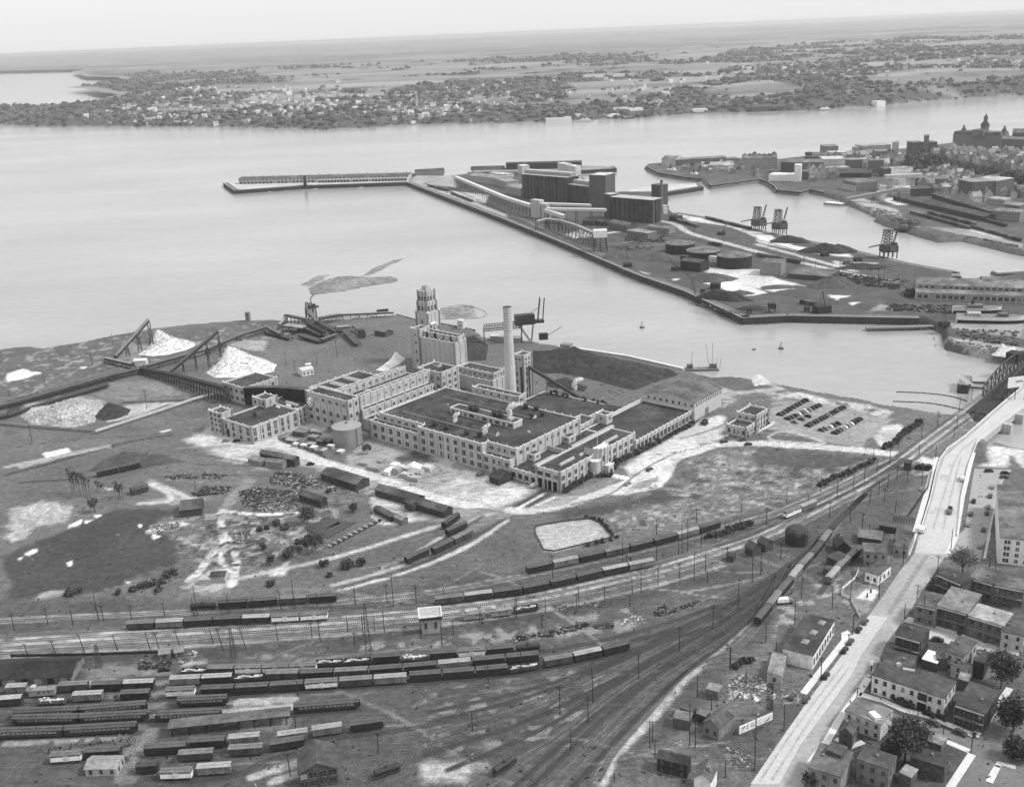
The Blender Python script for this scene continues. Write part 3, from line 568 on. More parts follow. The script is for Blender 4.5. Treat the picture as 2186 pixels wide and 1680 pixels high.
ii,jj=np.where(q); nc=len(fc); a=ii*nc+jj; F=np.stack([a,a+1,a+nc+1,a+nc],1); used=np.unique(F); rem=np.full(len(FX),-1); rem[used]=np.arange(len(used)); F=rem[F]
me=bpy.data.meshes.new('hills'); me.vertices.add(len(used)); me.vertices.foreach_set('co',np.stack([FX[used],FY[used],FZ[used]],1).ravel())
me.loops.add(F.size); me.loops.foreach_set('vertex_index',F.ravel().astype(np.int32)); me.polygons.add(len(F)); me.polygons.foreach_set('loop_start',np.arange(len(F))*4); me.polygons.foreach_set('loop_total',np.full(len(F),4))
at=me.attributes.new('tone','FLOAT','POINT'); at.data.foreach_set('value',np.clip(FT,.02,.8)[used].astype(np.float32)); me.update(calc_edges=True); me.materials.append(mat(.1,.2,.5,.95,'ground'))
ho=bpy.data.objects.new('hills',me); COL.objects.link(ho); tag(ho,kind='structure')
def farz(x,y):
 x=np.atleast_1d(np.array(x,float)); y=np.atleast_1d(np.array(y,float)); il=y-np.interp(x/y,SHX/SHY,SHY); return hill(x,y,np.minimum(il,-sdist(x,y,BAY)),il),np.minimum(il,-sdist(x,y,BAY))
# ================================================================== PULP MILL
MR=MA
def mq(s0,s1,t0,t1): return [MF(s0,t0),MF(s1,t0),MF(s1,t1),MF(s0,t1)]
FIN=[]
def finial(m,x,y,z,k=1.,mi=2):
 m.box(x,y,z,.85*k,.85*k,.5*k,MR,mi); m.cyl(x,y,z+.5*k,z+1.15*k,.5*k,.12*k,6,mi)
class Mill:
 def __init__(s,name,label,cat,st,group=None):
  s.root=thing(name,label,cat,(*MF(*st),0)); s.w=MB(); s.r=MB(); s.nw=0
 def block(s,s0,s1,t0,t1,h,z0=-.3,bay=7.2,par=.9,sides='swen',fin=True,cap=True,pil=True):
  # walls with pilasters, parapet with pale coping and finials, flat tar roof inside
  q=mq(s0,s1,t0,t1); s.w.prism(q,z0,h-par,0,0)
  th_=.45
  for (a0,a1,b0,b1) in((s0,s1,t0,t0+th_),(s0,s1,t1-th_,t1),(s0,s0+th_,t0+th_,t1-th_),(s1-th_,s1,t0+th_,t1-th_)):
   s.w.prism(mq(a0,a1,b0,b1),h-par,h,0)
   e=.12; s.w.prism(mq(a0-e if a0==s0 else a0,a1+e if a1==s1 else a1,b0-e if b0==t0 else b0,b1+e if b1==t1 else b1),h,h+.22,1)
  s.r.prism(mq(s0+th_+.01,s1-th_-.01,t0+th_+.01,t1-th_-.01),h-par-.05,h-par+.12,0)
  if pil or fin:
   for side in sides:
    L=(s1-s0) if side in'sn' else (t1-t0); k=max(1,round(L/bay))
    for i in range(k+1):
     d=L*i/k
     if side=='s': p=(s0+d,t0)
     elif side=='n': p=(s0+d,t1)
     elif side=='e': p=(s1,t0+d)
     else: p=(s0,t0+d)
     x,y=MF(*p); big=i in(0,k)
     if pil: s.w.box(x,y,z0,1.1 if big else .8,1.1 if big else .8,h-z0+.1,MR,0)
     if fin: finial(s.w,x,y,h+.2,1.15 if big else .85,1)
  return s
 def outline(s,P,h,bay=7.,par=.8):
  s.w.prism([MF(*p) for p in P],-.3,h-par,0); n=len(P); e=.45
  for i in range(n):
   a,b=np.array(P[i],float),np.array(P[(i+1)%n],float); L=float(np.hypot(*(b-a))); u=(b-a)/L; m_=np.array([-u[1],u[0]])
   pr=np.array(P[i-1],float)-a; nx=np.array(P[(i+2)%n],float)-b; i0=e if pr@m_<0 else 0; i1=e if nx@m_>0 else 0
   q=[a+u*(-0 if pr@m_>0 else e),b-u*(e if nx@m_>0 else 0),b-u*(e if nx@m_>0 else 0)+m_*e,a+u*(0 if pr@m_>0 else e)+m_*e]
   s.w.prism([MF(*p) for p in q],h-par,h,0); s.w.prism([MF(*(p+(-m_*.1 if j<2 else m_*.1))) for j,p in enumerate(q)],h,h+.22,1)
   k=max(1,round(L/bay))
   for j in range(k):
    x,y=MF(*(a+u*L*j/k)); big=j==0; s.w.box(x,y,-.3,1.1 if big else .8,1.1 if big else .8,h+.4,MR,0); finial(s.w,x,y,h+.2,1.15 if big else .85,1)
  return s
 def wins(s,side,s0,s1,t0,t1,zs,h=2.,bay=7.2,w=2.6,style='pair',skip=(),off=.06):
  L=(s1-s0) if side in'sn' else (t1-t0); k=max(1,round(L/bay))
  for j,z in enumerate(zs):
   hh=h[j] if isinstance(h,(list,tuple)) else h
   for i in range(k):
    if (i,j) in skip or (i,None) in skip: continue
    d=L*(i+.5)/k
    if side=='s': p=(s0+d,t0-off); a=MR-math.pi/2
    elif side=='e': p=(s1+off,t0+d); a=MR
    elif side=='w': p=(s0-off,t0+d); a=MR+math.pi
    else: p=(s0+d,t1+off); a=MR+math.pi/2
    window(s.root,(*MF(*p),z),a,w,hh,style); s.nw+=1
 def done(s,wallm=None,roofm=None):
  if s.w.f: part('wall',s.w,[wallm or CONC,TRIM],s.root)
  if s.r.f: part('roof',s.r,[roofm or ROOF,TRIM],s.root)
  return s
 def skylight(s,s0,s1,t0,t1,z,h=1.3,glass=None):
  m=MB(); m.prism(mq(s0,s1,t0,t1),z,z+h*.6,0); 
  if s1-s0<t1-t0: c=[MF(s0,t0),MF(s0,t1),MF(s1,t1),MF(s1,t0)]
  else: c=mq(s0,s1,t0,t1)
  m.gable(c,z+h*.6,h*.7,1,.1,0)
  part('skylight',m,[CONC,glass or SKYL],s.root)
 def vent(s,st,z,r=1.1,h=2.4):
  m=MB(); x,y=MF(*st); m.cyl(x,y,z,z+h*.55,r*.8,n=10); m.cyl(x,y,z+h*.55,z+h*.7,r*.8,r*1.4,10); m.cyl(x,y,z+h*.7,z+h,r*1.4,r*.6,10); part('roof_vent',m,DARK,s.root)
 def bitbox(s,name,st,z,a,b,h,ms,mt=None):
  m=MB(); x,y=MF(*st); m.box(x,y,z,a,b,h,MR,0,1); part(name,m,[ms,mt or ms],s.root)
SKYL=mat(.3,.15,.5,.5,name='wired_glass'); LROOF=mat(.075,.25,.3,kind='roof',name='grey_roof')
# --- paper machine hall
H=Mill('machine_hall','widest flat roofed concrete mill hall with rows of paired windows and roof monitors','factory',(57,0))
H.block(0,43,0,5.2,11.8,sides='sw'); H.outline([(5,5),(43.2,5),(43.2,0),(94,0),(94,5),(115,5),(115,64.8),(5,64.8)],16.2,6.6); H.block(94.1,114.5,0,4.9,10.6,sides='s')
H.w.prism(mq(57.2,58.4,-.9,.1),-.3,16,0,0)
# one wide roof over the joints
H.r.prism([MF(*p) for p in((5.5,5.5),(43.8,5.5),(43.8,.5),(93.4,.5),(93.4,5.5),(114.5,5.5),(114.5,64.3),(5.5,64.3))],15.3,15.9,0)
H.wins('s',1,43,0,0,[1.6,6.6],[2.6,3.2]); H.wins('s',6,43,5,5,[12.6],1.7,bay=6.2)
H.wins('s',43,57,0,0,[1.6,6.2,11.6],[2.4,3,2.8]); H.wins('s',58.6,94,0,0,[1.4,6.2],[2.8,3.2],bay=6.); H.wins('s',58.6,94,0,0,[11.4],2.9,bay=6.,skip=((0,None),(2,None),(4,None)))
for i in(0,2,4): window(H.root,(*MF(58.6+5.9*(i+.5),-.06),11.3),MR-math.pi/2,3.6,2.7,'many')
H.wins('s',94,114.5,0,0,[1.6,6.2],[2.4,2.6],bay=5.2); H.wins('s',94,115,5,5,[12.4],1.8,bay=5.2)
H.wins('e',115,115,6,64.8,[12.2],1.9,bay=5.9,w=2.4)
H.done()
for a in((16,92,49.5,52.5),(15,92,14.5,17.5)): H.skylight(*a,15.9,2.2,LROOF)
pm=MB(); pm.prism(mq(42,93,29.5,37.5),15.9,19.4,0,1); pm.prism(mq(41.8,93.2,29.3,29.8),19.4,19.9,2); pm.prism(mq(41.8,93.2,37.2,37.7),19.4,19.9,2); pm.prism(mq(41.8,42.3,29.8,37.2),19.4,19.9,2); pm.prism(mq(92.7,93.2,29.8,37.2),19.4,19.9,2)
part('penthouse',pm,[CONC,ROOF,TRIM],H.root)
for i in range(10):
 window(H.root,(*MF(44.5+i*5.1,29.44),16.7),MR-math.pi/2,3.6 if i%2 else 1.6,1.7,'many' if i%2 else 'one')
for p in((56,33),(58.5,35),(61,33),(75,33),(78,35),(80,33)): H.vent(p,19.4,1.5,3.4)
for p in((50,7),(60,6.5),(76,7),(85,8),(93,57),(90,50.5),(76,62),(84,62.5)): H.vent(p,15.9,1.6,3.2)
for p,a,b,h in(((87,34),3,4,1.4),((62,42),1.2,1.2,1),((30,40),1,1,.8),((104,30),1.5,1.2,.9)): H.bitbox('roof_hatch',p,15.9 if p[1]>38 or p[0]>100 else 19.4,a,b,h,LIGHT)
# --- office and finishing wing along the drive
Oc=Mill('office_wing','long low mill office wing with finialed parapet facing the drive and lawn','office',(141,40))
Oc.block(114,133.2,-.2,72,6.6,sides='s',bay=4.9,par=.6); Oc.block(133,149.5,0,72,11.6,sides='sew',bay=6.)
Oc.wins('e',149.5,149.5,0,28,[1.6,6.4],[2.9,2.5],bay=6.,w=2.4); Oc.wins('e',149.5,149.5,43,72,[1.6,6.4],[2.9,2.5],bay=6.,w=2.4)
Oc.wins('s',133,149.5,0,0,[7.2],2.2,bay=5.5,w=3.6,style='many'); Oc.wins('s',114.5,133,-.2,-.2,[1.6],2.8,bay=4.9,w=2.8,style='many')
Oc.done()
m=MB(); m.prism(mq(134.5,147.6,-.35,.2),-.2,5.6,0); part('loading_doorway',m,mat(.012,.3,.5,name='dark_opening'),Oc.root)
m=MB(); m.prism(mq(133.6,148.4,-.6,-.1),5.6,6.1,0)
for s_ in(134,137.7,141,144.5,148): m.box(*MF(s_,-.55),-.2,.45,.45,5.8,MR,0)
part('door_frame',m,CONC,Oc.root)
for a in((123,126,9,27),(122.5,126,44,86)): Oc.skylight(*a,6.1,1.2)
for a in((141.2,143.2,9,22),(141.8,143.8,26.5,43),(142.2,144.2,48,63)): Oc.skylight(*a,10.8,1.1)
for p,a,b,h in(((117,18),5,6,4),((117,51.5),5,7,4)):
 m=MB(); q=mq(p[0]-a/2,p[0]+a/2,p[1]-b/2,p[1]+b/2); m.prism(q,6,6+h,0,1); e=mq(p[0]-a/2-.15,p[0]+a/2+.15,p[1]-b/2-.15,p[1]-b/2+.35); m.prism(e,6+h,6.4+h,2); m.prism(mq(p[0]+a/2-.35,p[0]+a/2+.15,p[1]-b/2+.35,p[1]+b/2),6+h,6.4+h,2)
 part('stair_head',m,[CONC,ROOF,TRIM],Oc.root); window(Oc.root,(*MF(p[0],p[1]-b/2-.06),8),MR-math.pi/2,1.5,1); window(Oc.root,(*MF(p[0]+a/2+.06,p[1]),8),MR,1.5,1)
m=MB(); m.prism(mq(115,133,33,33.6),6,9.2,0); part('fire_wall',m,CONC,Oc.root)
for p in((146,34),(138,38),(140,44),(145,50)): Oc.vent(p,10.8,.5,1.4)
# rounded entrance bay with its porch
def arc(cx,cy,r,a0,a1,n=14): return [MF(cx+r*math.cos(math.radians(a0+(a1-a0)*i/n)),cy+r*math.sin(math.radians(a0+(a1-a0)*i/n))) for i in range(n+1)]
m=MB(); m.prism(arc(149,36.5,5.4,-90,90),-.2,15.2,0,1); m.prism(arc(149,36.5,5.6,-90,90),15.2,15.6,2)
m.prism([MF(143,31),MF(149,31),MF(149,42),MF(143,42)],10,15,0,1)
for i in range(8):
 x,y=MF(149+5.5*math.cos(math.radians(-84+24*i)),36.5+5.5*math.sin(math.radians(-84+24*i))); m.cyl(x,y,-.2,15.4,.5,n=6,mi=0); finial(m,x,y,15.5,.9,2)
m.prism(arc(151.5,29.6,3.1,-160,60),-.2,9.2,0,1); m.prism(arc(151.5,29.6,3.25,-160,60),9.2,9.6,2)
for i in range(5):
 x,y=MF(151.5+3.1*math.cos(math.radians(-150+50*i)),29.6+3.1*math.sin(math.radians(-150+50*i))); finial(m,x,y,9.5,.8,2)
m.prism(mq(152.5,157.4,34.4,39.4),-.2,5.2,0,1); m.prism(mq(152.3,157.6,34.2,39.6),5.2,5.6,2)
for s_,t_ in((152.6,34.5),(157.3,34.5),(157.3,39.3)): finial(m,*MF(s_,t_),5.5,.8,2)
part('entrance_bay',m,[CONC,ROOF,TRIM],Oc.root)
m=MB(); m.cyl(*MF(148,37),15,22,.12,.08,6); part('flagpole',m,WHITE,Oc.root)
m=MB(); m.prism(mq(157.42,157.5,35.6,38.2),-.1,3,0); part('door',m,DARK,Oc.root)
for a_ in(-20,20,60): window(Oc.root,(*MF(149+5.46*math.cos(math.radians(a_)),36.5+5.46*math.sin(math.radians(a_))),8),MR+math.radians(a_),1.3,3)
# --- south east wing
Wg=Mill('finishing_wing','single storey concrete wing with a wide plain roof leading to the gabled warehouse','factory',(132,105))
Wg.block(114,150.6,72,136.5,6.8,sides='e',bay=4.3,par=.6); Wg.wins('e',150.6,150.6,72.5,136.5,[1.5],2.9,bay=4.3,w=2.3); Wg.done()
m=MB(); m.prism(mq(111.8,119.6,86.5,93),-.2,12,0,1); m.prism(mq(111.6,119.8,86.3,86.8),12,12.6,2); m.prism(mq(119.3,119.8,86.8,93),12,12.6,2); m.prism(mq(111.6,119.3,92.6,93.2),12,12.6,2); m.prism(mq(111.6,112.1,86.8,92.6),12,12.6,2)
for p in((111.8,86.5),(119.6,86.5),(119.6,93),(111.8,93),(115.7,86.5)): finial(m,*MF(*p),12.5,1,2)
part('corner_turret',m,[CONC,ROOF,TRIM],Wg.root); window(Wg.root,(*MF(115.5,86.44),9.3),MR-math.pi/2,1.6,1.1); window(Wg.root,(*MF(119.66,90),9.3),MR,1.6,1.1)
m=MB(); m.prism(mq(113,113.6,93,136),-.2,7.8,0); m.prism(mq(112.9,113.7,93,136),7.8,8.1,1)
for i in range(7): finial(m,*MF(113.3,96+i*6.5),8,.8,1)
part('parapet',m,[CONC,TRIM],Wg.root)
Lk=Mill('link_building','low link building with a sloping dark roof between turret and machine hall','factory',(108,80)); Lk.block(100,111.7,65,87,9.2,bay=5,sides='e'); Lk.wins('e',111.7,111.7,65,86,[5.2],1.4,bay=5.2,w=1.8); Lk.done()
Dk=Mill('store_platform','low flat dark roofed store behind the machine hall with mushroom vents','store',(75,95)); Dk.block(45,99.8,66,120,5.2,par=.3,fin=False,pil=False); Dk.done()
for i,(s_,t_) in enumerate(((52,118),(56,119),(62,118.5),(66,118),(80,119),(96,119),(90,119.2))): Dk.vent((s_,t_),5,1.0,2.6)
m=MB(); q=[MF(98,112),MF(109,112),MF(109,120),MF(98,120)]; m.prism(q,-.2,5.5,0); m.gable(q,5.5,2,1,.4,0); solo('store_shed',m,[MID,SLATE],'small dark gabled shed at the end of the low store roof','shed')
# --- gabled warehouse
R=thing('gabled_warehouse','large pale warehouse with a shallow dark gabled roof beside the river','warehouse',(*MF(133,153),0)); q=[MF(114.3,136.6),MF(114.3,171),MF(152.2,171),MF(152.2,136.6)]
m=MB(); m.prism(q,-.3,12.2,0); m.poly([(*MF(114.3,136.6),12.2),(*MF(152.2,136.6),12.2),(*MF(133,136.6),16.2)],0); m.poly([(*MF(114.3,171),12.2),(*MF(133,171),16.2),(*MF(152.2,171),12.2)],0); part('wall',m,[mat(.46,.08,.5,kind='wall')],R)
m=MB(); m.gable(q,12.25,4,0,.6); part('roof',m,mat(.095,.15,.3,kind='roof',name='felt_roof'),R)
for i in range(8): window(R,(*MF(118+i*4.6,136.54),9.2),MR-math.pi/2,1.3,1.5)
for i in range(11): window(R,(*MF(152.26,139+i*3.),9.4),MR,1.1,1.5)
m=MB(); m.prism(mq(152.2,152.4,150,154),-.2,4.6,0); part('door',m,MID,R)
# --- gatehouse
Gt=Mill('gatehouse','two level concrete gatehouse standing alone by the drive and car park','office',(187,142)); Gt.block(180.2,193,127.6,140,6.3,bay=4.2,sides='se'); Gt.block(180.2,193,140,156.2,10.4,bay=4.1,sides='sen')
Gt.wins('s',180.2,193,127.6,127.6,[2],2.2,bay=3.3,w=1.4,style='one'); Gt.wins('e',193,193,128,140,[1.8],2.3,bay=3,w=1.3,style='one'); Gt.wins('e',193,193,140,156,[1.8,6],[2.3,2.1],bay=3.2,w=1.6,style='one'); Gt.wins('s',180.2,193,140,140,[7.3],1.4,bay=5,w=1.6); Gt.done()
# --- boiler house tower, chimney
Bt=Mill('coal_bunker_tower','tall narrow concrete tower with small paired windows beside the chimney','tower',(37,107)); Bt.block(33,41.2,103,112,34,bay=9,par=1.); Bt.block(29.5,33,105,112,29.5,bay=9,sides='s')
for z in(4,8.5,14,19.5,24,27.2,30.4):
 for d in(-1.6,1.6): window(Bt.root,(*MF(41.26,107.5+d),z),MR,1.1,3 if 3<z<22 else 1.5)
 for d in((-1.6,) if z<29 else (-1.6,1.2)): window(Bt.root,(*MF(37+d,102.94),z),MR-math.pi/2,1.2,2.6 if z<22 else 1.4)
m=MB(); m.prism(mq(38.3,40.2,102.8,103.1),0,26,0); part('soot_stain_panel',m,mat(.06,.5,.5),Bt.root); Bt.done()
cx,cy=MF(42,88); CHH=hgt((cx,cy),'a1',243); m=MB(); m.cyl(cx,cy,-.3,CHH-1.2,4.1,2.6,24,0,1); m.cyl(cx,cy,CHH-3.0,CHH,2.75,2.95,24,0,1)
for i in range(7): m.cyl(cx,cy,CHH-4-i*1.9,CHH-3.7-i*1.9,2.78+.04*i,2.78+.04*i,24,2)
for i in range(2): m.cyl(cx,cy,CHH*.35+i*14,CHH*.35+.4+i*14,3.35-i*.3,n=24,mi=0)
Ch=thing('chimney','tall tapering concrete factory chimney with a darker banded top','chimney',(cx,cy,0)); part('shaft',m,[mat(.47,.08,.4,kind='wall'),DARK,mat(.3,.1,.5)],Ch)
m=MB()
for i in range(60): m.box(cx+3.78-.018*i*1.1,cy-.4,1+i*.9,.08,.7,.06,0,0)
part('ladder',m,STEEL,Ch)
# --- blocks behind
Bb=Mill('boiler_house','low concrete boiler house with a parapet beside the chimney foot','factory',(31,84)); Bb.block(28,66,66.5,73,20.3,bay=6,sides='se'); Bb.wins('s',28,66,66.5,66.5,[17.6],1.5,bay=6,w=1.8); Bb.wins('e',66,66,66.5,73,[12,17],1.5,bay=6); Bb.done()
Dg=Mill('digester_house','square concrete block with finials between the grinder hall and silos','factory',(-22,86)); Dg.block(-34,-11.5,78,95,20,bay=5.6,sides='swe'); Dg.wins('s',-34,-11.5,78,78,[9,14.5],2.2,bay=5.6,w=2.2); Dg.wins('e',-11.5,-11.5,78,95,[6,10.5,15],2.2,bay=5.6,w=2.2); Dg.done(); Dg.bitbox('roof_house',(-26,90),19.2,5,3.5,2,CONC,ROOF); Dg.vent((-17,88),19.2,.8,1.8)
Db=Mill('bleach_house','plain low concrete block with two stepped roofs behind the machine hall','factory',(-8,113)); Db.block(-27,9,107,124,9.5,bay=6,sides='se'); Db.block(-25.5,7.5,110,122,14,z0=9,bay=5,sides='se'); Db.wins('s',-25.5,7.5,110,110,[11.2],1.2,bay=5,w=1.6); Db.wins('e',7.5,7.5,110,122,[11.2],1.2,bay=5,w=1.6); Db.done()
# --- grinder hall with stepped monitors
Gr=Mill('grinder_hall','long stepped concrete grinder hall with three parapets and skylights','factory',(-40,40))
Gr.block(-58,-18,-1.5,9,21.3,bay=6.6,sides='sewn'); Gr.block(-73,-41.2,9,58,16.6,bay=6.6,sides='wn'); Gr.block(-41,-21.2,9,74,16.4,z0=-.3,bay=6.6,sides='n',fin=False); Gr.block(-44,-40.4,9.2,72,20.8,bay=6.2,sides='e',par=.4); Gr.block(-24.5,-20.6,9.2,76,20.6,bay=6.2,sides='e',par=.4); Gr.block(-20.5,-15.6,9,79,12.6,bay=6.2,sides='e',par=.5)
Gr.wins('e',-40.4,-40.4,12,72,[18],1.1,bay=6.2,w=1.6); Gr.wins('e',-20.6,-20.6,12,76,[16.2],1.2,bay=6.2,w=1.6); Gr.wins('s',-58,-18,-1.5,-1.5,[3,8.5,17],[2.6,2.6,1.6],bay=6.6,w=2.4); Gr.wins('e',-18,-18,-1.5,8.5,[4,10,17],2.2,bay=5,w=1.8); Gr.wins('e',-15.6,-15.6,14,78,[8.6],1.5,bay=6.2,w=2,style='many'); Gr.done()
for a in((-67,-47,16,21),(-68,-46,27,32),(-69,-47,40,45),(-37,-27,30,34)): Gr.skylight(*a,15.9 if a[0]<-42 else 15.6,1.4)
for t_ in(18,24,31,38,47,55,62): Gr.bitbox('pump_box',(-9.5+random.uniform(-1.5,1.5),t_),6.6,random.uniform(2,4),random.uniform(3,6.5),random.uniform(1.2,2.8),LIGHT)
Yd=Mill('service_lane_roof','low dark roofed lane of pipes and pale boxes between grinder hall and machine hall','roof',(-5,40)); Yd.block(-15.5,5,9,74,7.2,par=.4,fin=False,pil=False); Yd.done()
# --- silo block and stepped tower
Sb=Mill('chip_silo_block','tall blank concrete silo block with dark vertical joints and finials','silo',(-60,128)); Sb.block(-79,-39,122,134,26,bay=5,sides='se'); Sb.block(-78,-39.5,126.2,133,29.4,z0=25,bay=5,sides='se'); Sb.block(-82,-74,121.6,132,31.5,bay=8,sides='se'); Sb.wins('s',-79,-39,122,122,[3.5],1.1,bay=5,w=2.2); Sb.wins('s',-82,-74,121.6,121.6,[6,13,20,26],2,bay=8,w=1.6,style='one'); Sb.wins('e',-39,-39,122,134,[3.5],1.5,bay=4,w=1.2,style='one'); Sb.done()
for i in range(4):
 m=MB(); m.prism(mq(-71+i*8,-68.4+i*8,126,126.25),25.3,29.2,0); part('dark_bay',m,GLASS,Sb.root)
Tw=Mill('stepped_tower','tallest mill tower, a stepped three tier concrete tower with white finials','tower',(-83,141))
TC=(-77.5,135.5)
h1=hgt(MF(*TC),'a1',300); h2=hgt(MF(*TC),'a1',215); h3=hgt(MF(*TC),'a1',127); h4=hgt(MF(*TC),'a1',85)
s1,t0=TC; Tw.block(s1-12,s1,t0,t0+12.5,h1,bay=4,fin=False); Tw.block(s1-10.9,s1-.9,t0+.9,t0+11,h2,z0=h1-1,bay=3.3); Tw.block(s1-10.3,s1-1.5,t0+1.5,t0+10.3,h3,z0=h2-1,bay=3,par=1.2)
Tw.block(s1-8,s1-3.8,t0+3.8,t0+8,h4,z0=h3-2,bay=6,fin=False,pil=False)
for p in((s1,t0),(s1-12,t0),(s1,t0+12.5)): finial(Tw.w,*MF(*p),h1+.2,1.6,1)
Tw.wins('s',s1-10.9,s1-.9,t0+.9,t0,[h1+1.6],3.4,bay=3.3,w=1.3,style='one'); Tw.wins('e',s1,s1-.9,t0+.9,t0+11,[h1+1.6],3.4,bay=3.3,w=1.3,style='one'); Tw.wins('s',s1-10.3,s1-1.5,t0+1.5,t0,[h2+1.2],3.2,bay=3,w=1.2,style='one'); Tw.wins('e',s1,s1-1.5,t0+1.5,t0+10.3,[h2+1.2],3.2,bay=3,w=1.2,style='one')
Tw.wins('s',s1-12,s1,t0,t0,[h1-8],2.6,bay=12,w=1.3,style='one'); Tw.wins('e',s1,s1,t0,t0+12.5,[h1-14,h1-19],2.6,bay=4,w=1.2,style='one',skip=((0,None),)); Tw.done()
m=MB(); m.prism(mq(s1,s1+.25,t0+2.2,t0+4),10,h1-9,0); part('recess',m,GLASS,Tw.root); m=MB(); m.prism(mq(s1,s1+1.2,t0+1.6,t0+8),h1-9,h1-7.6,0); part('canopy',m,WHITE,Tw.root)
# --- wood preparation building at the left
Wr=Mill('wood_room','three storey concrete wood room at the left end of the mill by the gravel yard','factory',(-70,-25))
Wr.block(-85,-55,-49.5,-12,11.2,bay=7,sides='se'); Wr.block(-86,-57,-12,4,11.6,bay=7.4,sides='e'); Wr.block(-97,-84.6,-50.3,-41.5,14.6,bay=4,sides='sen'); Wr.block(-91,-79,-19.5,-9.5,16,bay=6,sides='sen')
Wr.wins('s',-85,-55,-49.5,-49.5,[1.4,5.2,8.6],[2.2,2.6,1.3],bay=7.2,w=2.4); Wr.wins('e',-55,-55,-49.5,-12,[1.4,5,8.4],[2.4,2.8,1.4],bay=5.4,w=2.4); Wr.wins('e',-57,-57,-12,3,[1.4,5,8.4],[2.4,2.6,2],bay=5.3,w=2.4); Wr.wins('s',-97,-84.6,-50.3,-50.3,[1.5,5.2,8.5,11.8],1.9,bay=4.1,w=1.5,style='one'); Wr.wins('s',-91,-79,-19.5,-19.5,[12.2],2,bay=4,w=1.6,style='one'); Wr.wins('e',-79,-79,-19.5,-9.5,[12.8],1.2,bay=10,w=1.6); Wr.done()
m=MB(); m.prism(mq(-80.5,-77.5,-49.9,-49.4),-.1,5.2,0); part('door',m,DARK,Wr.root); Wr.skylight(-74,-62,-7,-4,11,1.2); Wr.vent((-71,-34),10.6,1.2,3.2)
for p,a,b,h in(((-72,-14.5),3,1.2,1),((-68,-9),4,1.4,1.2)): Wr.bitbox('roof_box',p,10.6,a,b,h,WHITE)
Lf=Mill('log_store','flat roofed concrete log house with finials in front of the white wood piles','factory',(-134,10)); Lf.block(-146,-122,-4,24,12.3,bay=6,sides='se'); Lf.wins('s',-146,-122,-4,-4,[2,7.6],2.4,bay=6,w=2.2); Lf.wins('e',-122,-122,4,24,[7.8],2.2,bay=6.4,w=2.2); Lf.done()
# conveyor gallery to the grinder hall; black sides also paint the shade beneath
m=MB(); w_=2.6
pts=[(-122,-2.2,12.4),(-93,2.8,16.6),(-57.8,4,20.5)]
sd_=MB(); rf=MB()
for (a,b,z0),(c,d,z1) in zip(pts[:-1],pts[1:]):
 L=[(*MF(a,b-w_),z0),(*MF(c,d-w_),z1)]; R_=[(*MF(a,b+w_),z0),(*MF(c,d+w_),z1)]
 for e in(L,R_): sd_.poly([(e[0][0],e[0][1],1.5),(e[1][0],e[1][1],1.5),e[1],e[0]],0,[(0,0),(30,0),(30,10),(0,10)])
 up=.25; rf.poly([(p[0],p[1],p[2]+up) for p in(L[0],L[1],R_[1],R_[0])],0); rf.poly([L[0],L[1],(L[1][0],L[1][1],L[1][2]+up),(L[0][0],L[0][1],L[0][2]+up)],0)
Cg=thing('log_gallery','black sided conveyor gallery rising from the log store to the grinder hall','conveyor',(*MF(-90,2),0)); part('side',sd_,mat(.018,.5,.4,kind='board',name='black_boards_shade'),Cg); part('roof',rf,LROOF,Cg)
# --- round tank
tx,ty=MF(-6.5,-13.5); m=MB(); m.cyl(tx,ty,-.3,11,9.1,n=40,mi=0); m.cyl(tx,ty,11,11.25,9.3,n=40,mi=0); m.cone(tx,ty,11.25,13,9.2,40,1)
for z in(2.7,5.5,8.2): m.cyl(tx,ty,z,z+.12,9.16,n=40,mi=0)
Tk=thing('stock_tank','round grey riveted steel tank with a shallow cone roof beside the mill','tank',(tx,ty,0)); part('shell',m,[mat(.24,.1,.5,kind='wall',name='tank_plate'),mat(.28,.12,.5)],Tk)
m=MB()
for i in range(28): m.box(tx+9.3*math.cos(-.75),ty+9.3*math.sin(-.75),.3+i*.4,.6,.06,.05,-.75+1.57,0)
for d in(-.035,.035): m.beam((tx+9.35*math.cos(-.75+d),ty+9.35*math.sin(-.75+d),0),(tx+9.35*math.cos(-.75+d),ty+9.35*math.sin(-.75+d),12),.1)
part('ladder',m,STEEL,Tk)
m=MB(); m.cyl(tx,ty,12.9,13.5,.7,n=10); part('hatch',m,STEEL,Tk)
# ================================================================== RAILWAY
RAIL=mat(.1,.2,1,.45,name='rail_steel'); TIE=mat(.055,.35,.9,name='sleeper_wood')
def track(P,z=.0,name='railway_track',close=True):
 P=resample(smooth(P,2) if len(P)<25 else P,3.); m=MB(); 
 for i in range(len(P)-1):
  a,b=P[i],P[i+1]; d=b-a; L=np.hypot(*d); t=d/(L+1e-9); n_=np.array([-t[1],t[0]])
  for k in range(max(1,int(L/.75))):
   c=a+d*(k+.5)/max(1,int(L/.75)); q=[c-t*.13-n_*1.3,c+t*.13-n_*1.3,c+t*.13+n_*1.3,c-t*.13+n_*1.3]; m.poly([(x[0],x[1],z+.1) for x in q],1)
  for s in(-.75,.75):
   A=a+n_*s; B=b+n_*s; w=.055
   m.poly([(*(A-n_*w),z+.25),(*(B-n_*w),z+.25),(*(B+n_*w),z+.25),(*(A+n_*w),z+.25)],0)
   m.poly([(*(A-n_*w),z+.1),(*(B-n_*w),z+.1),(*(B-n_*w),z+.25),(*(A-n_*w),z+.25)],0)
 return tag(m.obj(name,[RAIL,TIE]),kind='structure')
for k_ in TRK: track(TRK[k_])
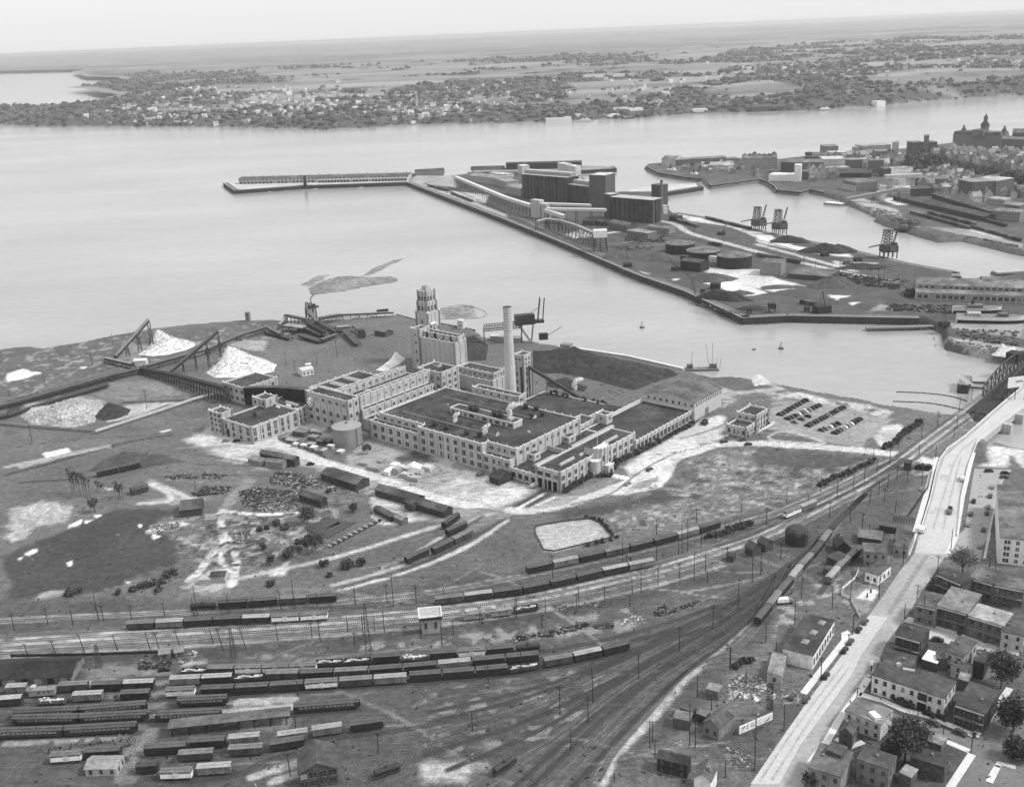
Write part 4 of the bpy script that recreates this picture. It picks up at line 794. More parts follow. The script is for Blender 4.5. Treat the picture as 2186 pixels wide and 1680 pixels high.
for q in(Gm(('a7',820,1215),('a7',1300,1085),('a7',1560,985),('a7',1790,870),('a7',1950,780),('a7',2186,640)),Gm(('a7',1180,1055),('a7',1370,975),('a7',1600,850),('a7',1790,760),('a7',1900,680),('a7',2000,620)),Gm(('a3',70,1310),('a3',300,1180)),Gm(('a3',160,1320),('a3',360,1200)),Gm(('a6',150,350),('a6',800,310),('a6',1160,225),('a6',1340,185))): track(q)
BOXT={'d':(.03,.09,.03),'g':(.07,.16,.05),'l':(.17,.28,.14),'r':(.035,.32,.03),'w':(.85,.14,.8),'v':(.03,.06,.03)}
TONE={'d':'dark','g':'grey','l':'pale','r':'light roofed','w':'white sided','v':'nearly black','t':'black tank','c':'dark passenger','o':'open goods','k':'pale service','f':'flat'}
CARP={}
def carproto(ty):
 if ty in CARP: return CARP[ty]
 r=thing({'t':'tank_car','c':'passenger_coach','o':'gondola_car','k':'service_car','f':'flat_car'}.get(ty,'boxcar'),'x','railway car',local=True)
 L=12.2
 def truck(x):
  m=MB()
  for s in(-.75,.75):
   m.box(x,s*1.15,.45,2.6,.15,.45,0,0)
   for e in(-.85,.85):
    for k in range(10):
     a,b=2*math.pi*k/10,2*math.pi*(k+1)/10; c0=(x+e,s,.72)
     m.poly([(x+e+.45*math.cos(a),s-.06,.72+.45*math.sin(a)),(x+e+.45*math.cos(b),s-.06,.72+.45*math.sin(b)),(x+e+.45*math.cos(b),s+.06,.72+.45*math.sin(b)),(x+e+.45*math.cos(a),s+.06,.72+.45*math.sin(a))],0)
    m.poly([(x+e+.45*math.cos(2*math.pi*k/10),s+.06*(1 if s>0 else -1),.72+.45*math.sin(2*math.pi*k/10)) for k in range(10)],0)
  m.box(x,0,.6,.5,2.2,.35,0,0); part('truck',m,STEEL,r)
 if ty in BOXT:
  b_,rf_,dr=BOXT[ty]; bm=mat(b_,.3,.5,kind='board',name='car_boards'); rm=mat(rf_,.25,.6,kind='plain'); dm=mat(dr*.75,.3,.6)
  m=MB()
  if ty=='w':
   low=mat(.06,.3,.6)
   m.box(0,0,1.0,L,2.9,.3,0,1,1); m.box(0,0,1.3,L,2.9,1.75,0,0); m.box(0,0,3.05,L+.02,2.92,.65,0,1)  # upper dark band paints the shade under the roof overhang
  else: m.box(0,0,1.0,L,2.9,2.7,0,0)
  for i in range(9):
   for s in(-1,1): m.box(-L/2+.3+i*(L-.6)/8,s*1.47,1.0,.09,.07,2.7,0,0)
  m.box(0,0,.78,L-.5,.5,.25,0,1)
  for s in(-1,1): m.box(s*(L/2+.35),0,.95,.7,.3,.3,0,1)
  part('body',m,[bm,STEEL],r)
  m=MB(); q=[(-L/2,-1.45),(L/2,-1.45),(L/2,1.45),(-L/2,1.45)]; m.gable(q,3.7,.38,0,.14,0,.06)
  if ty in 'rl':
   for i in range(15): m.box(-L/2+.4+i*(L-.8)/14,0,3.74,.1,2.7,.36 if False else .12,0,0)
  part('roof',m,rm,r)
  m=MB(); m.box(0,0,4.2,L+.3,.5,.06,0,0); part('running_board',m,mat(rf_*1.25,.2,.8),r)
  for s in(-1,1):
   m=MB(); m.box(0,s*1.5,1.1,1.85,.08,2.45,0,0); m.box(.0,s*1.53,3.5,3.7,.06,.1,0,1); m.box(.0,s*1.53,1.05,3.7,.06,.08,0,1); part('door',m,[dm,STEEL],r)
  for s in(-1,1):
   m=MB()
   for k in range(6): m.box(s*(L/2+.06),.95,1.3+k*.42,.05,.45,.05,0,0)
   part('ladder',m,STEEL,r)
  truck(-L/2+1.9); truck(L/2-1.9)
 elif ty=='t':
  m=MB(); n=14
  for i in range(n):
   a,b=2*math.pi*i/n,2*math.pi*(i+1)/n
   m.poly([(-5.3,1.15*math.cos(a),2.3+1.15*math.sin(a)),(-5.3,1.15*math.cos(b),2.3+1.15*math.sin(b)),(5.3,1.15*math.cos(b),2.3+1.15*math.sin(b)),(5.3,1.15*math.cos(a),2.3+1.15*math.sin(a))],0)
   for s in(-1,1): m.poly([(s*5.3,1.15*math.cos(a),2.3+1.15*math.sin(a)),(s*5.3,1.15*math.cos(b),2.3+1.15*math.sin(b)),(s*5.7,0,2.3)],0)
  part('tank',m,mat(.035,.3,.6,.5,name='tank_black'),r); m=MB(); m.cyl(0,0,3.3,4.1,.75,n=12); part('dome',m,STEEL,r); m=MB(); m.box(0,0,.95,11.6,2.2,.25,0,0); part('frame',m,STEEL,r); truck(-4); truck(4)
 elif ty=='c':
  L=22.; m=MB(); m.box(0,0,1.0,L,2.9,2.5,0,0)
  for s in(-1,1): m.box(s*(L/2+.3),0,.95,.6,1.2,2.2,0,0)
  part('body',m,mat(.03,.25,.5,.6,name='coach_paint'),r)
  m=MB(); P=[(-1.55,3.4),(-1.3,3.75),(-.75,3.9),(-.7,4.25),(0,4.35),(.7,4.25),(.75,3.9),(1.3,3.75),(1.55,3.4)]
  for a,b in zip(P[:-1],P[1:]): m.poly([(-L/2-.3,a[0],a[1]),(-L/2-.3,b[0],b[1]),(L/2+.3,b[0],b[1]),(L/2+.3,a[0],a[1])],0)
  for s in(-1,1): m.poly([(s*(L/2+.3),a[0],a[1]) for a in P],0)
  part('roof',m,mat(.085,.25,.5,.8,name='coach_roof'),r)
  wmsh=MB(); wmsh.box(0,0,0,1.15,.06,.85,0,0); me_=wmsh.mesh('window',[mat(.2,.4,.9,.25,name='coach_glass')])
  for s in(-1,1):
   for i in range(13):
    o=bpy.data.objects.new('window',me_); COL.objects.link(o); o.parent=r; o.location=(-L/2+2.2+i*(L-4.4)/12,s*1.46,2.2)
  truck(-8); truck(8)
 elif ty in 'of':
  m=MB(); m.box(0,0,.95,L,2.8,.3,0,0)
  if ty=='o':
   for s in(-1,1): m.box(0,s*1.4,1.25,L,.12,1.3,0,0); m.box(s*L/2,0,1.25,.12,2.8,1.3,0,0)
   for i in range(8):
    for s in(-1,1): m.box(-L/2+.4+i*(L-.8)/7,s*1.5,1.0,.12,.1,1.55,0,0)
  part('body',m,mat(.06,.3,.6),r)
  m=MB()
  for k in range(26): m.box(random.uniform(-5,5),random.uniform(-.8,.8),1.3+random.uniform(0,.9),random.uniform(.8,2),random.uniform(.3,.7),random.uniform(.3,.6),random.uniform(-.5,.5),0)
  part('load',m,mat(.55,.3,.9),r); truck(-4); truck(4)
 elif ty=='k':
  m=MB(); m.box(0,0,1.0,L-1,2.8,2.5,0,0); part('body',m,mat(.26,.2,.5,kind='board'),r); m=MB(); m.gable([(-L/2,-1.45),(L/2,-1.45),(L/2,1.45),(-L/2,1.45)],3.5,.4,0,.15,0); part('roof',m,mat(.2,.25,.6),r)
  m=MB(); m.box(-3.6,0,3.7,1.8,1.9,1.0,0,0); m.box(-3.6,0,4.7,2.1,2.2,.1,0,0); part('cupola',m,LIGHT,r); m=MB(); m.cyl(2.5,.4,3.8,4.9,.14,n=8); part('stovepipe',m,STEEL,r)
  for s in(-1,1):
   for i in range(3):
    m=MB(); m.box(-1.+i*2.1,s*1.41,2.1,.7,.06,.8,0,0); part('window',m,GLASS,r)
  truck(-3.7); truck(3.7)
 CARP[ty]=r; r['_proto']=1; return r
USEDC=set()
def car(x,y,ang,ty,L,label,group):
 p=carproto(ty); base=22.6 if ty=='c' else 12.9
 sx=L/base
 if ty not in USEDC: USEDC.add(ty); p.location=(x,y,0); p.rotation_euler=(0,0,ang); p.scale=(sx,1,1); p['label']=label; p['group']=group; o=p
 else: o=dup(p,(x,y,0),ang,label,group,(sx,1,1))
 return o
def string(pts,types,desc,group,shift=1.3,gap=1.0):
 P=resample(smooth(pts,1),.5); P=offset(P,shift); d=np.concatenate([[0],np.cumsum([np.hypot(*(b-a)) for a,b in zip(P[:-1],P[1:])])]); tot=d[-1]; n=len(types)
 wts=[(22.6 if t=='c' else 12.9) for t in types]; sc=tot/sum(wts); s=0
 def at(v): return np.array([np.interp(v,d,[p[0] for p in P]),np.interp(v,d,[p[1] for p in P])])
 for i,t in enumerate(types):
  l=wts[i]*sc; a,b=at(s+.05*l),at(s+.95*l); c=at(s+l/2); s+=l
  if t=='-': continue
  nm={'t':'tank car','c':'coach','o':'car heaped with white','k':'service car with cupola','f':'flat car'}.get(t,'boxcar')
  car(c[0],c[1],math.atan2(b[1]-a[1],b[0]-a[0]),t,l*.985,f"{TONE[t]} {nm} {desc}".replace('open goods car','open car')+(f", {ORD[i]} from left" if n>1 else ""),group)
Sx=lambda *q:[G('s',a,b)[:2] for a,b in q]
g1='goods cars on the main line sidings'
string(Gm(('a8',165,1001),('a8',590,911),('a8',1000,821),('a8',1390,725),('a8',1760,615)),'dldgddld','below the fenced square field',g1)
string(Gm(('c1',60,345),('c1',500,290),('c1',720,262),('c1',935,215),('a8',610,1060),('a8',820,1010),('a8',1030,968),('a8',1215,930)),'grddddrl','on the bend right of the signal tower',g1)
string(Gm(('b6',1035,475),('b6',1480,452),('b6',1980,425),('b8',240,400),('b8',470,388),('b8',700,372)),'glddrww','beside the bare main line left of the signal tower',g1)
string(Gm(('b6',1540,315),('b6',2030,288),('b8',300,258),('b8',525,245),('b8',768,230)),'tvdgd','at the edge of the wasteland',g1)
string(Gm(('b1',235,1312),('b1',490,1206)),'wl','beside the meadow near the water tower hut',g1)
string(Gm(('a7',1370,1032),('a7',1560,945)),'d','alone on the mill spur',g1)
string(Gm(('a7',1590,952),('a7',1775,862),('a7',1918,787)),'dg','on the lower mill spur',g1)
string(Gm(('a7',1705,802),('a7',1870,725)),'d','on the upper mill spur',g1); string(Gm(('a7',1685,742),('a7',1810,652)),'v','at the far end of the mill spur',g1)
string(Gm(('a6',795,310),('a6',1160,228)),'dd','by the dark mound west of the sheds',g1,.8)
string(Gm(('b2',925,1225),('b2',1040,1080),('b2',1150,935),('b2',1270,795),('b2',1375,655),('b2',1475,555),('b2',1570,440),('b2',1665,305)),'dgdlgvg','climbing towards the bridge beside the white lorry',g1,0)
string(Gm(('b2',1650,800),('b2',1760,672),('b2',1860,570),('b2',1990,470)),'lgd','standing behind the engine shed',g1,0)
g2='goods cars in the lower yard'
string(Sx((675,2538),(960,2533),(1190,2524)),'ogwww','in the farthest yard row, left part',g2); string(Sx((1180,2506),(1277,2503),(1500,2487),(1650,2478),(1853,2463),(2035,2443)),'oodfdwdt','in the farthest yard row, right part',g2)
string(Sx((636,2577),(870,2566),(995,2556)),'lro','in the second yard row, left part',g2); string(Sx((995,2556),(1250,2549),(1513,2532),(1797,2504),(2025,2482)),'gdgddldd','in the second yard row, right part',g2)
string(Sx((620,2621),(735,2615)),'w','alone at the left end of the third yard row',g2); string(Sx((752,2614),(874,2609),(1126,2593),(1377,2576),(1530,2565)),'dddwgl','in the third yard row before the gap',g2); string(Sx((1534,2562),(1646,2554),(1894,2534),(2030,2512)),'dddo','in the third yard row after the gap',g2); string(Sx((2040,2508),(2147,2490),(2266,2464),(2365,2440)),'grd','at the right end of the third yard row',g2)
g3='rolling stock in the bottom left yard'
string(Gm(('b7',50,345),('b7',225,335)),'l','at the left edge above the coaches',g3); string(Gm(('b7',225,372),('b7',470,355)),'k','beside the long dark shed',g3); string(Gm(('b7',480,330),('b7',730,315)),'g','just right of the pale service car',g3); string(Gm(('b7',745,322),('b7',1270,300)),'dr','ending at the dirt crossing below the pale strip',g3)
string(Gm(('b7',595,410),('b7',850,396)),'l','standing alone above the coaches',g3); string(Gm(('b7',985,398),('b7',1235,385)),'d','standing alone by the dirt crossing',g3); string(Gm(('b7',300,436),('b7',550,425)),'f','just above the coaches',g3); string(Gm(('b7',-60,450),('b7',190,430)),'r','cut by the left edge above the coaches',g3)
g4='passenger coaches in the yard'
string(Gm(('b7',110,548),('b7',655,525),('b7',1205,478)),'cc','in the upper coach row',g4); string(Gm(('b7',105,600),('b7',650,592),('b7',1215,558)),'cc','in the middle coach row',g4); string(Gm(('b7',-60,712),('b7',545,692),('b7',1125,655)),'cc','in the lower coach row above the wheel sets',g4)
string(Gm(('b7',1275,572),('b7',1815,545)),'c','alone right of the dirt crossing',g4); string(Gm(('b7',1455,450),('b7',1865,430)),'c','behind the lone coach right of the crossing',g4); string(Gm(('b8',425,1112),('b8',945,1070)),'c','standing by itself right of the pale platform',g4)
for q,t,ds in(((('b7',410,915),('b7',680,895)),'w','above the white bunk house'),((('b7',690,880),('b7',1000,862)),'d','right of the white sided car by the wheel sets'),((('b7',1175,850),('b7',1540,825)),'d','under the pale platform roof'),((('b7',1545,798),('b7',1855,778)),'d','at the right end under the pale platform roof'),((('b7',1460,900),('b7',1760,880)),'g','with an open door below the platform'),((('b7',1870,770),('b7',2140,745)),'l','behind another near the brick shop'),((('b7',1870,858),('b7',2165,838)),'g','left of the brick shop gable, front one'),((('b8',295,1345),('b8',545,1310)),'l','half hidden behind the car by the brick shop'),((('b8',235,1415),('b8',520,1370)),'d','touching the brick shop roof'),((('b8',565,1300),('b8',815,1265)),'l','right of the platform roof'),((('b8',865,1262),('b8',1140,1225)),'d','last to the right below the lone coach'),((('b7',1310,1050),('b7',1585,1040)),'w','at the bottom edge'),((('b7',1610,1015),('b7',1905,995)),'l','at the bottom edge right of the white sided one'),((('b7',1115,1000),('b7',1300,985)),'v','low in the shadow at the bottom edge'),((('c1',505,1625),('c1',690,1500)),'t','alone at the bottom of the yard'),((('b8',1050,1640),('b8',1285,1560)),'t','near the derailed heap at the bottom edge'),((('c1',265,460),('c1',450,440)),'k','left one right of the signal tower'),((('c1',465,436),('c1',640,415)),'k','right one right of the signal tower'),((('c1',650,408),('c1',835,378)),'o','coupled behind the two service cars')): string(Gm(*q),t,ds,g3)
# ------------------------------------------------------------------ poles
POLEW=mat(.03,.3,1.,name='pole_wood')
m=MB(); m.cyl(0,0,-.2,10,.17,.12,7); PL=m.mesh('utility_pole',[POLEW])
m=MB(); m.box(0,0,9.3,2.4,.12,.14,0,0); m.box(0,0,8.6,2.,.12,.14,0,0)
for i in(-1.1,-.6,.6,1.1): m.cyl(i,0,9.44,9.62,.05,n=5)
XA=m.mesh('crossarm',[POLEW])
PN=0
def pole(k,x,y,yt,label,group,arms):
 global PN
 p=G(k,x,y); h=max(4.,min(17.,hgt(p,k,yt))); rz=random.uniform(-.5,.5)
 o=bpy.data.objects.new('utility_pole',PL); COL.objects.link(o); o.location=(p[0],p[1],0); o.scale=(1.15,1.15,h/10); o.rotation_euler=(0,random.uniform(-.02,.02)-(.14 if k=='b6' and y>560 else 0),0 if k=='b6' else rz); tag(o,label,'pole',group)
 if arms:
  c=bpy.data.objects.new('crossarm',XA); COL.objects.link(c); c.parent=o
 PN+=1
POLES=dict(
 b6=('beside the left tracks',[(120,470,330),(395,425,275),(600,425,285),(810,390,165),(850,390,260),(1080,385,255),(1350,355,235),(1620,345,100),(1595,355,200),(1875,325,175),(2078,310,190),(235,685,570),(460,670,545),(705,675,488),(965,630,500),(1228,615,478),(1312,640,475),(1478,610,465),(1750,575,450),(1830,630,440),(2020,630,440),(120,750,670)]),
 b8=('around the signal tower',[(322,280,135),(432,275,50),(608,270,150),(908,245,115),(1160,235,85),(1210,255,5),(1387,235,85),(1602,180,85),(297,525,380),(567,508,385),(632,535,370),(850,460,335),(970,490,330),(1060,455,350),(1138,460,285),(905,570,460),(1590,570,330),(1425,510,360),(455,965,845),(440,1220,1115),(1090,1415,1250),(395,1590,1410)]),
 c1=('in the middle of the rail yard',[(655,430,310),(668,435,275),(393,460,340),(408,475,365),(198,555,440),(880,390,275),(853,495,400),(1110,350,250),(1128,350,190),(1318,310,190),(1522,245,130),(1588,235,80),(1712,185,50),(1503,345,255),(700,840,640),(457,910,780),(987,1140,930),(1232,1055,800),(1197,1200,1005),(1068,1405,1250),(1570,880,680),(340,1265,1120),(1390,1640,1590)]),
 a8=('along the meadow sidings',[(380,1030,825),(950,900,690),(983,895,830),(1230,670,540),(1228,880,750),(1410,830,700),(1438,815,570),(1485,805,560),(1555,570,450),(1595,765,600),(1790,690,560),(1925,490,370),(2128,580,450),(1418,1020,895),(1537,1040,820),(1630,970,830),(1645,1055,960),(1808,880,765),(2013,1060,840),(2082,995,750),(1898,1280,1065),(1690,1440,1240)]),
 b2=('between the ladder tracks and the street',[(1168,540,370),(1380,935,690),(1695,1050,830),(1310,1205,955),(1015,1395,1170),(655,1640,1440),(130,1480,1225),(1428,1150,1060),(1285,1440,1320),(1120,1510,1370),(1880,960,650),(1905,1310,1120),(2005,220,60),(2070,310,175),(1630,590,480),(1745,490,370)]),
 b1=('near the level crossing and bridges',[(518,1080,940),(745,965,825),(690,990,915),(655,1120,980),(785,1050,930),(875,1000,880),(980,930,810),(950,840,720),(1085,860,680),(1155,730,620),(1145,980,860),(1070,1050,930),(995,1110,990),(920,1180,1060),(1040,1165,1050),(1230,1005,860),(1345,1030,915),(1130,1250,1140),(860,1390,1250),(760,1335,1210),(590,1290,1160),(240,1170,1050),(75,1350,1210),(415,1210,1110),(1325,780,690)]),
 b9=('on the bridge approach bank',[('b1',1345,635,510),('b1',1475,550,420),('b1',1635,560,450),('b1',1655,420,300),('b1',1755,330,240),('b1',1775,510,400),('b1',1460,810,700),('b1',1610,640,540)]),
 a5=('on the flats left of the mill',[(370,755,640),(640,795,720),(755,600,490),(925,405,330),(1205,955,790),(265,1230,1075),(150,990,890),(1230,715,600),(1355,745,640),(1490,795,700)]),
 a1=('in the wood yard behind the mill',[(640,725,605),(710,755,685),(893,725,630),(1060,665,510),(527,790,740)]),
 b3=('along the concrete street',[(445,910,600),(880,905,740),(738,1125,955),(1110,640,400),(720,525,265),(620,310,160),(1270,340,100),(1705,590,420),(1775,600,450),(940,1190,850)]),
 b5=('among the sheds and the rubbish field',[(1060,390,185),(765,640,435),(893,755,610),(1210,525,390),(1553,950,700),(1288,1310,910),(1020,1370,1220),(695,1080,700),(745,1100,800),(330,1100,850),(357,1050,860),(378,1200,1020),(1890,480,270)]),
 b4=('by the white apartment block',[(558,555,470),(1395,980,830),(1670,1090,890)]),
 a4=('across the basin on the port ground',[(780,185,90),(800,170,100),(895,215,130),(925,195,130),(990,205,120),(1040,180,100),(675,140,60),(475,125,60),(380,90,20),(1155,225,160),(1285,200,130)]),
 z5=('on the port railway by the tanks',[(1535,835,750),(1460,815,740),(1395,790,720),(1775,895,830),(2140,985,900),(1970,935,860)]))
for k,(ds,L) in POLES.items():
 L=sorted(L,key=lambda q:q[-3])
 for i,q in enumerate(L):
  kk=q[0] if isinstance(q[0],str) else k; x,y,t=q[-3:]
  pole(kk,x,y,t,f"{'tall' if y-t>170 else 'slim'} dark wooden utility pole, {ORD[i]} from left {ds}",'wooden utility poles',(i%2==0))
# street lamps on the bridge approach
m=MB(); m.cyl(0,0,0,8,.1,.07,6); LPm=m.mesh('post',[mat(.3,.1,1)]); m=MB(); m.beam((0,0,7.9),(1.6,0,8.2),.08); m.box(1.7,0,8.05,.6,.25,.15,0,0); LHm=m.mesh('lamp_head',[LIGHT])
# lattice signal mast
def lattice(mb,x,y,z0,z1,w0,w1,n,th_=.14,mi=0):
 c=lambda z,i:(x+((w0+(w1-w0)*(z-z0)/(z1-z0))/2)*(1,-1,-1,1)[i],y+((w0+(w1-w0)*(z-z0)/(z1-z0))/2)*(1,1,-1,-1)[i],z)
 for i in range(4): mb.beam(c(z0,i),c(z1,i),th_,mi)
 for k in range(n):
  a,b=z0+(z1-z0)*k/n,z0+(z1-z0)*(k+1)/n
  for i in range(4):
   mb.beam(c(a,i),c(b,(i+1)%4),th_*.7,mi); mb.beam(c(b,i),c(b,(i+1)%4),th_*.7,mi)
for k,x,y,t,ds in(('b8',1012,620,240,'between the tracks and the yard rows'),('b6',1915,690,450,'in the gap left of the wreckage'),('b6',815,770,580,'behind the long dark shed')):
 p=G(k,x,y); m=MB(); lattice(m,p[0],p[1],0,hgt(p,k,t),2.2,.7,10,.11); solo('lattice_mast',m,STEEL,f'slender open steel lattice mast {ds}','mast','lattice masts')
# signal tower with flat rimmed roof
p=G('b8',1500,465); sx,sy=p[0],p[1]; T_=thing('signal_tower','square pale signal tower with an overhanging white rimmed flat roof','signal tower',(sx,sy,0)); hh=hgt(p,'b8',350)
ra=math.radians(7); m=MB(); m.box(sx,sy+2.5,-.2,7.6,6.2,hh,ra,0); part('wall',m,[mat(.33,.12,.5,kind='wall')],T_)
m=MB(); m.box(sx,sy+2.5,hh-.2,9.6,8.2,1.3,ra,0,1)
for a,b,c,d in((0,-4,9.8,.4),(0,4,9.8,.4),(-4.7,0,.4,7.6),(4.7,0,.4,7.6)):
 x=sx+a*math.cos(ra)-b*math.sin(ra); y=sy+2.5+a*math.sin(ra)+b*math.cos(ra); m.box(x,y,hh+1.1,c,d,.5,ra,2)
part('roof',m,[DARK,LIGHT,WHITE],T_)
for a in(-2.1,2.1): window(T_,(sx+a*math.cos(ra)+3.15*math.sin(ra),sy+2.5+a*math.sin(ra)-3.15*math.cos(ra),hh*.35),ra-math.pi/2,1.1,2.6)
# long dark shed, brick shop, platform roof
p0=Gm(('b7',50,265),('b7',590,240)); u=(np.array(p0[1])-np.array(p0[0])); u/=np.hypot(*u); n_=np.array([-u[1],u[0]])
q=[p0[0]-u*30,p0[1],np.array(p0[1])+n_*14,np.array(p0[0])-u*30+n_*14]
R=thing('freight_shed','long low black roofed freight shed with a pale front at the left edge','shed',(*p0[1],0)); m=MB(); m.prism(q,-.2,3.4,0); m.poly([(*q[1],3.4),(*q[2],3.4),((q[1][0]+q[2][0])/2,(q[1][1]+q[2][1])/2,6)],0); part('wall',m,mat(.2,.3,.4,kind='board'),R); m=MB(); m.gable(q,3.4,2.8,0,.8); part('roof',m,mat(.026,.25,.4,kind='roof',name='black_roof'),R)
for i in range(9):
 a=np.array(p0[1])-u*(3+i*5.2); m=MB(); m.box(a[0],a[1],0,2.6,.2,2.6,math.atan2(u[1],u[0]),0); part('door',m,DARK if i%2 else LIGHT,R)
p0=Gm(('b7',1380,700),('b8',400,1195)); u=np.array(p0[1])-np.array(p0[0]); u/=np.hypot(*u); n_=np.array([-u[1],u[0]]); R=thing('platform_roof','flat pale grey platform canopy over the yard behind goods cars','canopy',(*p0[0],0))
q=[p0[0],p0[1],np.array(p0[1])+n_*6,np.array(p0[0])+n_*6]; m=MB(); m.prism(q,3.9,4.25,1,0,True); part('roof',m,[mat(.1,.2,.4,kind='roof'),DARK],R)
Lp=float(np.hypot(*(np.array(p0[1])-np.array(p0[0]))))
for i in range(8):
 for s in(1.,5.):
  a=np.array(p0[0])+u*(1.5+i*(Lp-3)/7)+n_*s; m=MB(); m.box(a[0],a[1],0,.35,.35,3.9,0,0); part('post',m,DARK,R)
def house(name,label,cat,base,depth,h,rise=0,wallm=None,roofm=None,flat=True,wins=(),group=None,ridge='along',over=.35,chim=True,door=False,z0=-.3,away=True,storey=2,winside='fr',parapet=False,ww=1.1,wh=1.5,balcony=False,ground=0.):
 a,b=np.array(base[0][:2],float),np.array(base[1][:2],float); u=(b-a)/np.hypot(*(b-a)); n_=np.array([-u[1],u[0]])
 if n_[1]<0: n_=-n_
 q=[a,b,b+n_*depth,a+n_*depth]; L=float(np.hypot(*(b-a))); R=thing(name,label,cat,(float((a+b)[0]/2),float((a+b)[1]/2),ground),group=group)
 z0+=ground; h+=ground
 m=MB(); m.prism(q,z0,h,0)
 qq=q if ridge=='along' else [q[1],q[2],q[3],q[0]]
 if rise>0:
  mid=lambda i,j:((qq[i][0]+qq[j][0])/2,(qq[i][1]+qq[j][1])/2,h+rise)
  m.poly([(*qq[0],h),mid(0,3),(*qq[3],h)],0); m.poly([(*qq[1],h),(*qq[2],h),mid(1,2)],0)
 part('wall',m,wallm or BRICK,R)
 m=MB()
 if rise>0: m.gable(qq,h+.02,rise,0,over)
 else:
  c=sum(q)/4; e=[c+(x-c)*(1+over/ max(4,np.hypot(*(x-c)))) for x in q]; m.prism(e,h+.01,h+.28,1 if parapet else 0,0,True)
 part('roof',m,[roofm or SLATE,WHITE],R)
 na=math.atan2(-n_[1],-n_[0]); ea=math.atan2(u[1],u[0])
 if storey:
  sh=(h-ground)/storey
  for st in range(storey):
   k=max(1,int(L/2.9))
   for i in range(k):
    if 'f' in winside: c=a+u*(L*(i+.5)/k)-n_*.05; window(R,(c[0],c[1],ground+st*sh+sh*.3),na,ww,min(wh,sh*.55))
   k=max(1,int(depth/3.4))
   for i in range(k):
    if 'r' in winside: c=b+n_*(depth*(i+.5)/k)+u*.05; window(R,(c[0],c[1],ground+st*sh+sh*.3),ea,ww,min(wh,sh*.55))
    if 'l' in winside: c=a+n_*(depth*(i+.5)/k)-u*.05; window(R,(c[0],c[1],ground+st*sh+sh*.3),ea+math.pi,ww,min(wh,sh*.55))
 if door: c=a+u*(L*.5)-n_*.1; m=MB(); m.box(c[0],c[1],ground-.1,1.1,.16,2.2,ea,0); part('door',m,DARK,R)
 if balcony:
  m=MB(); sh=(h-ground)/storey
  for st in range(1,storey+1):
   c=a+u*L/2-n_*.75; m.box(c[0],c[1],ground+st*sh-.25,L*.96,1.4,.15,ea,0)
  for i in range(max(2,int(L/3))+1): c=a+u*(.15+(L-.3)*i/max(2,int(L/3)))-n_*1.35; m.box(c[0],c[1],ground,.14,.14,h-ground,ea,0)
  part('balcony',m,[MID],R)
 if chim:
  c=a+u*L*random.uniform(.25,.75)+n_*depth*random.uniform(.35,.65); m=MB(); m.box(c[0],c[1],h-.2,.8,.8,rise+1.3,ea,0); part('chimney',m,BRICK,R)
 return R
house('repair_shop','tall dark gabled repair shop with many paned end windows at the bottom edge','workshop',Gm(('b8',475,1700),('b8',775,1650)),13,6.2,3.2,mat(.07,.3,.5,kind='wall'),mat(.055,.2,.4,kind='roof'),ridge='across',storey=2,winside='f',ww=2.2,wh=2.6,chim=False)
for k,pts,ds in(('b6',((1310,715),(1400,705)),'left of the wreckage by the lower tracks'),('b6',((1440,700),(1510,690)),'beside the white heap of rubble')): house('yard_hut',f'small square wooden yard hut {ds}','hut',Gs(k,pts),4.5,3,.8,mat(.15,.3,.5,kind='board'),mat(.2,.2,.5),storey=1,chim=False)
house('bunk_house','white bunk house with a big pale roof beside the dirt crossing','hut',Gm(('b7',705,1005),('b7',965,1000)),7,3,1.2,mat(.4,.25,.5,kind='board'),mat(.26,.3,.5),storey=1,winside='fr',chim=False)
for ds,pts,dp,h,rs in(('beside the round topped tank house',(('b2',800,480),('b2',880,520)),6,4.2,2),('next to another beside the main line',(('b2',925,430),('b2',1010,470)),5.5,4,1.8),('beside the platform left of the twin huts',(('b2',610,555),('b2',680,570)),4,3,.8),('by the level crossing',(('b1',1205,905),('b1',1260,908)),5,4.5,.6),('in front of the engine shed',(('b2',1640,580),('b2',1750,630)),8,3.6,.5),('at the end of the siding before the engine shed',(('b2',1605,690),('b2',1650,710)),4,3,.3)): house('railway_hut',f'small dark railway hut {ds}','hut',Gm(*pts),dp,h,rs,mat(.06,.3,.5,kind='board'),mat(.055,.25,.5),storey=1,winside='f',chim=False,ww=.8,wh=1)
# tall round topped tank house and engine shed
def drumhouse(k,x,y,yt,r,label):
 p=G(k,x,y); h=hgt(p,k,yt); R=thing('tank_house',label,'tank house',(p[0],p[1],0)); m=MB(); m.cyl(p[0],p[1],-.2,h*.62,r,n=20,mi=0); part('drum',m,mat(.04,.3,.5,kind='wall'),R); m=MB()
 pr=r*1.04
 for j in range(4):
  a,b=j*math.pi/8,(j+1)*math.pi/8
  m.cyl(p[0],p[1],h*.62+h*.38*math.sin(a),h*.62+h*.38*math.sin(b),pr*math.cos(a),max(.05,pr*math.cos(b)),20,cap=False)
 part('dome_roof',m,mat(.05,.3,.5),R)
 for a in(-2.2,-1.2): m=MB(); m.box(p[0]+(r+.4)*math.cos(a),p[1]+(r+.4)*math.sin(a),0,.3,.3,h*.9,0,0); part('post',m,DARK,R)
drumhouse('b2',1330,365,190,5.4,'round topped black tank house standing between the tracks')
house('engine_shed','black gabled engine shed with a steep roof behind standing goods cars','shed',Gm(('b2',1740,500),('b2',1880,500)),9,4.2,3,mat(.04,.3,.5,kind='board'),mat(.045,.25,.5),ridge='across',storey=1,winside='f',chim=True)
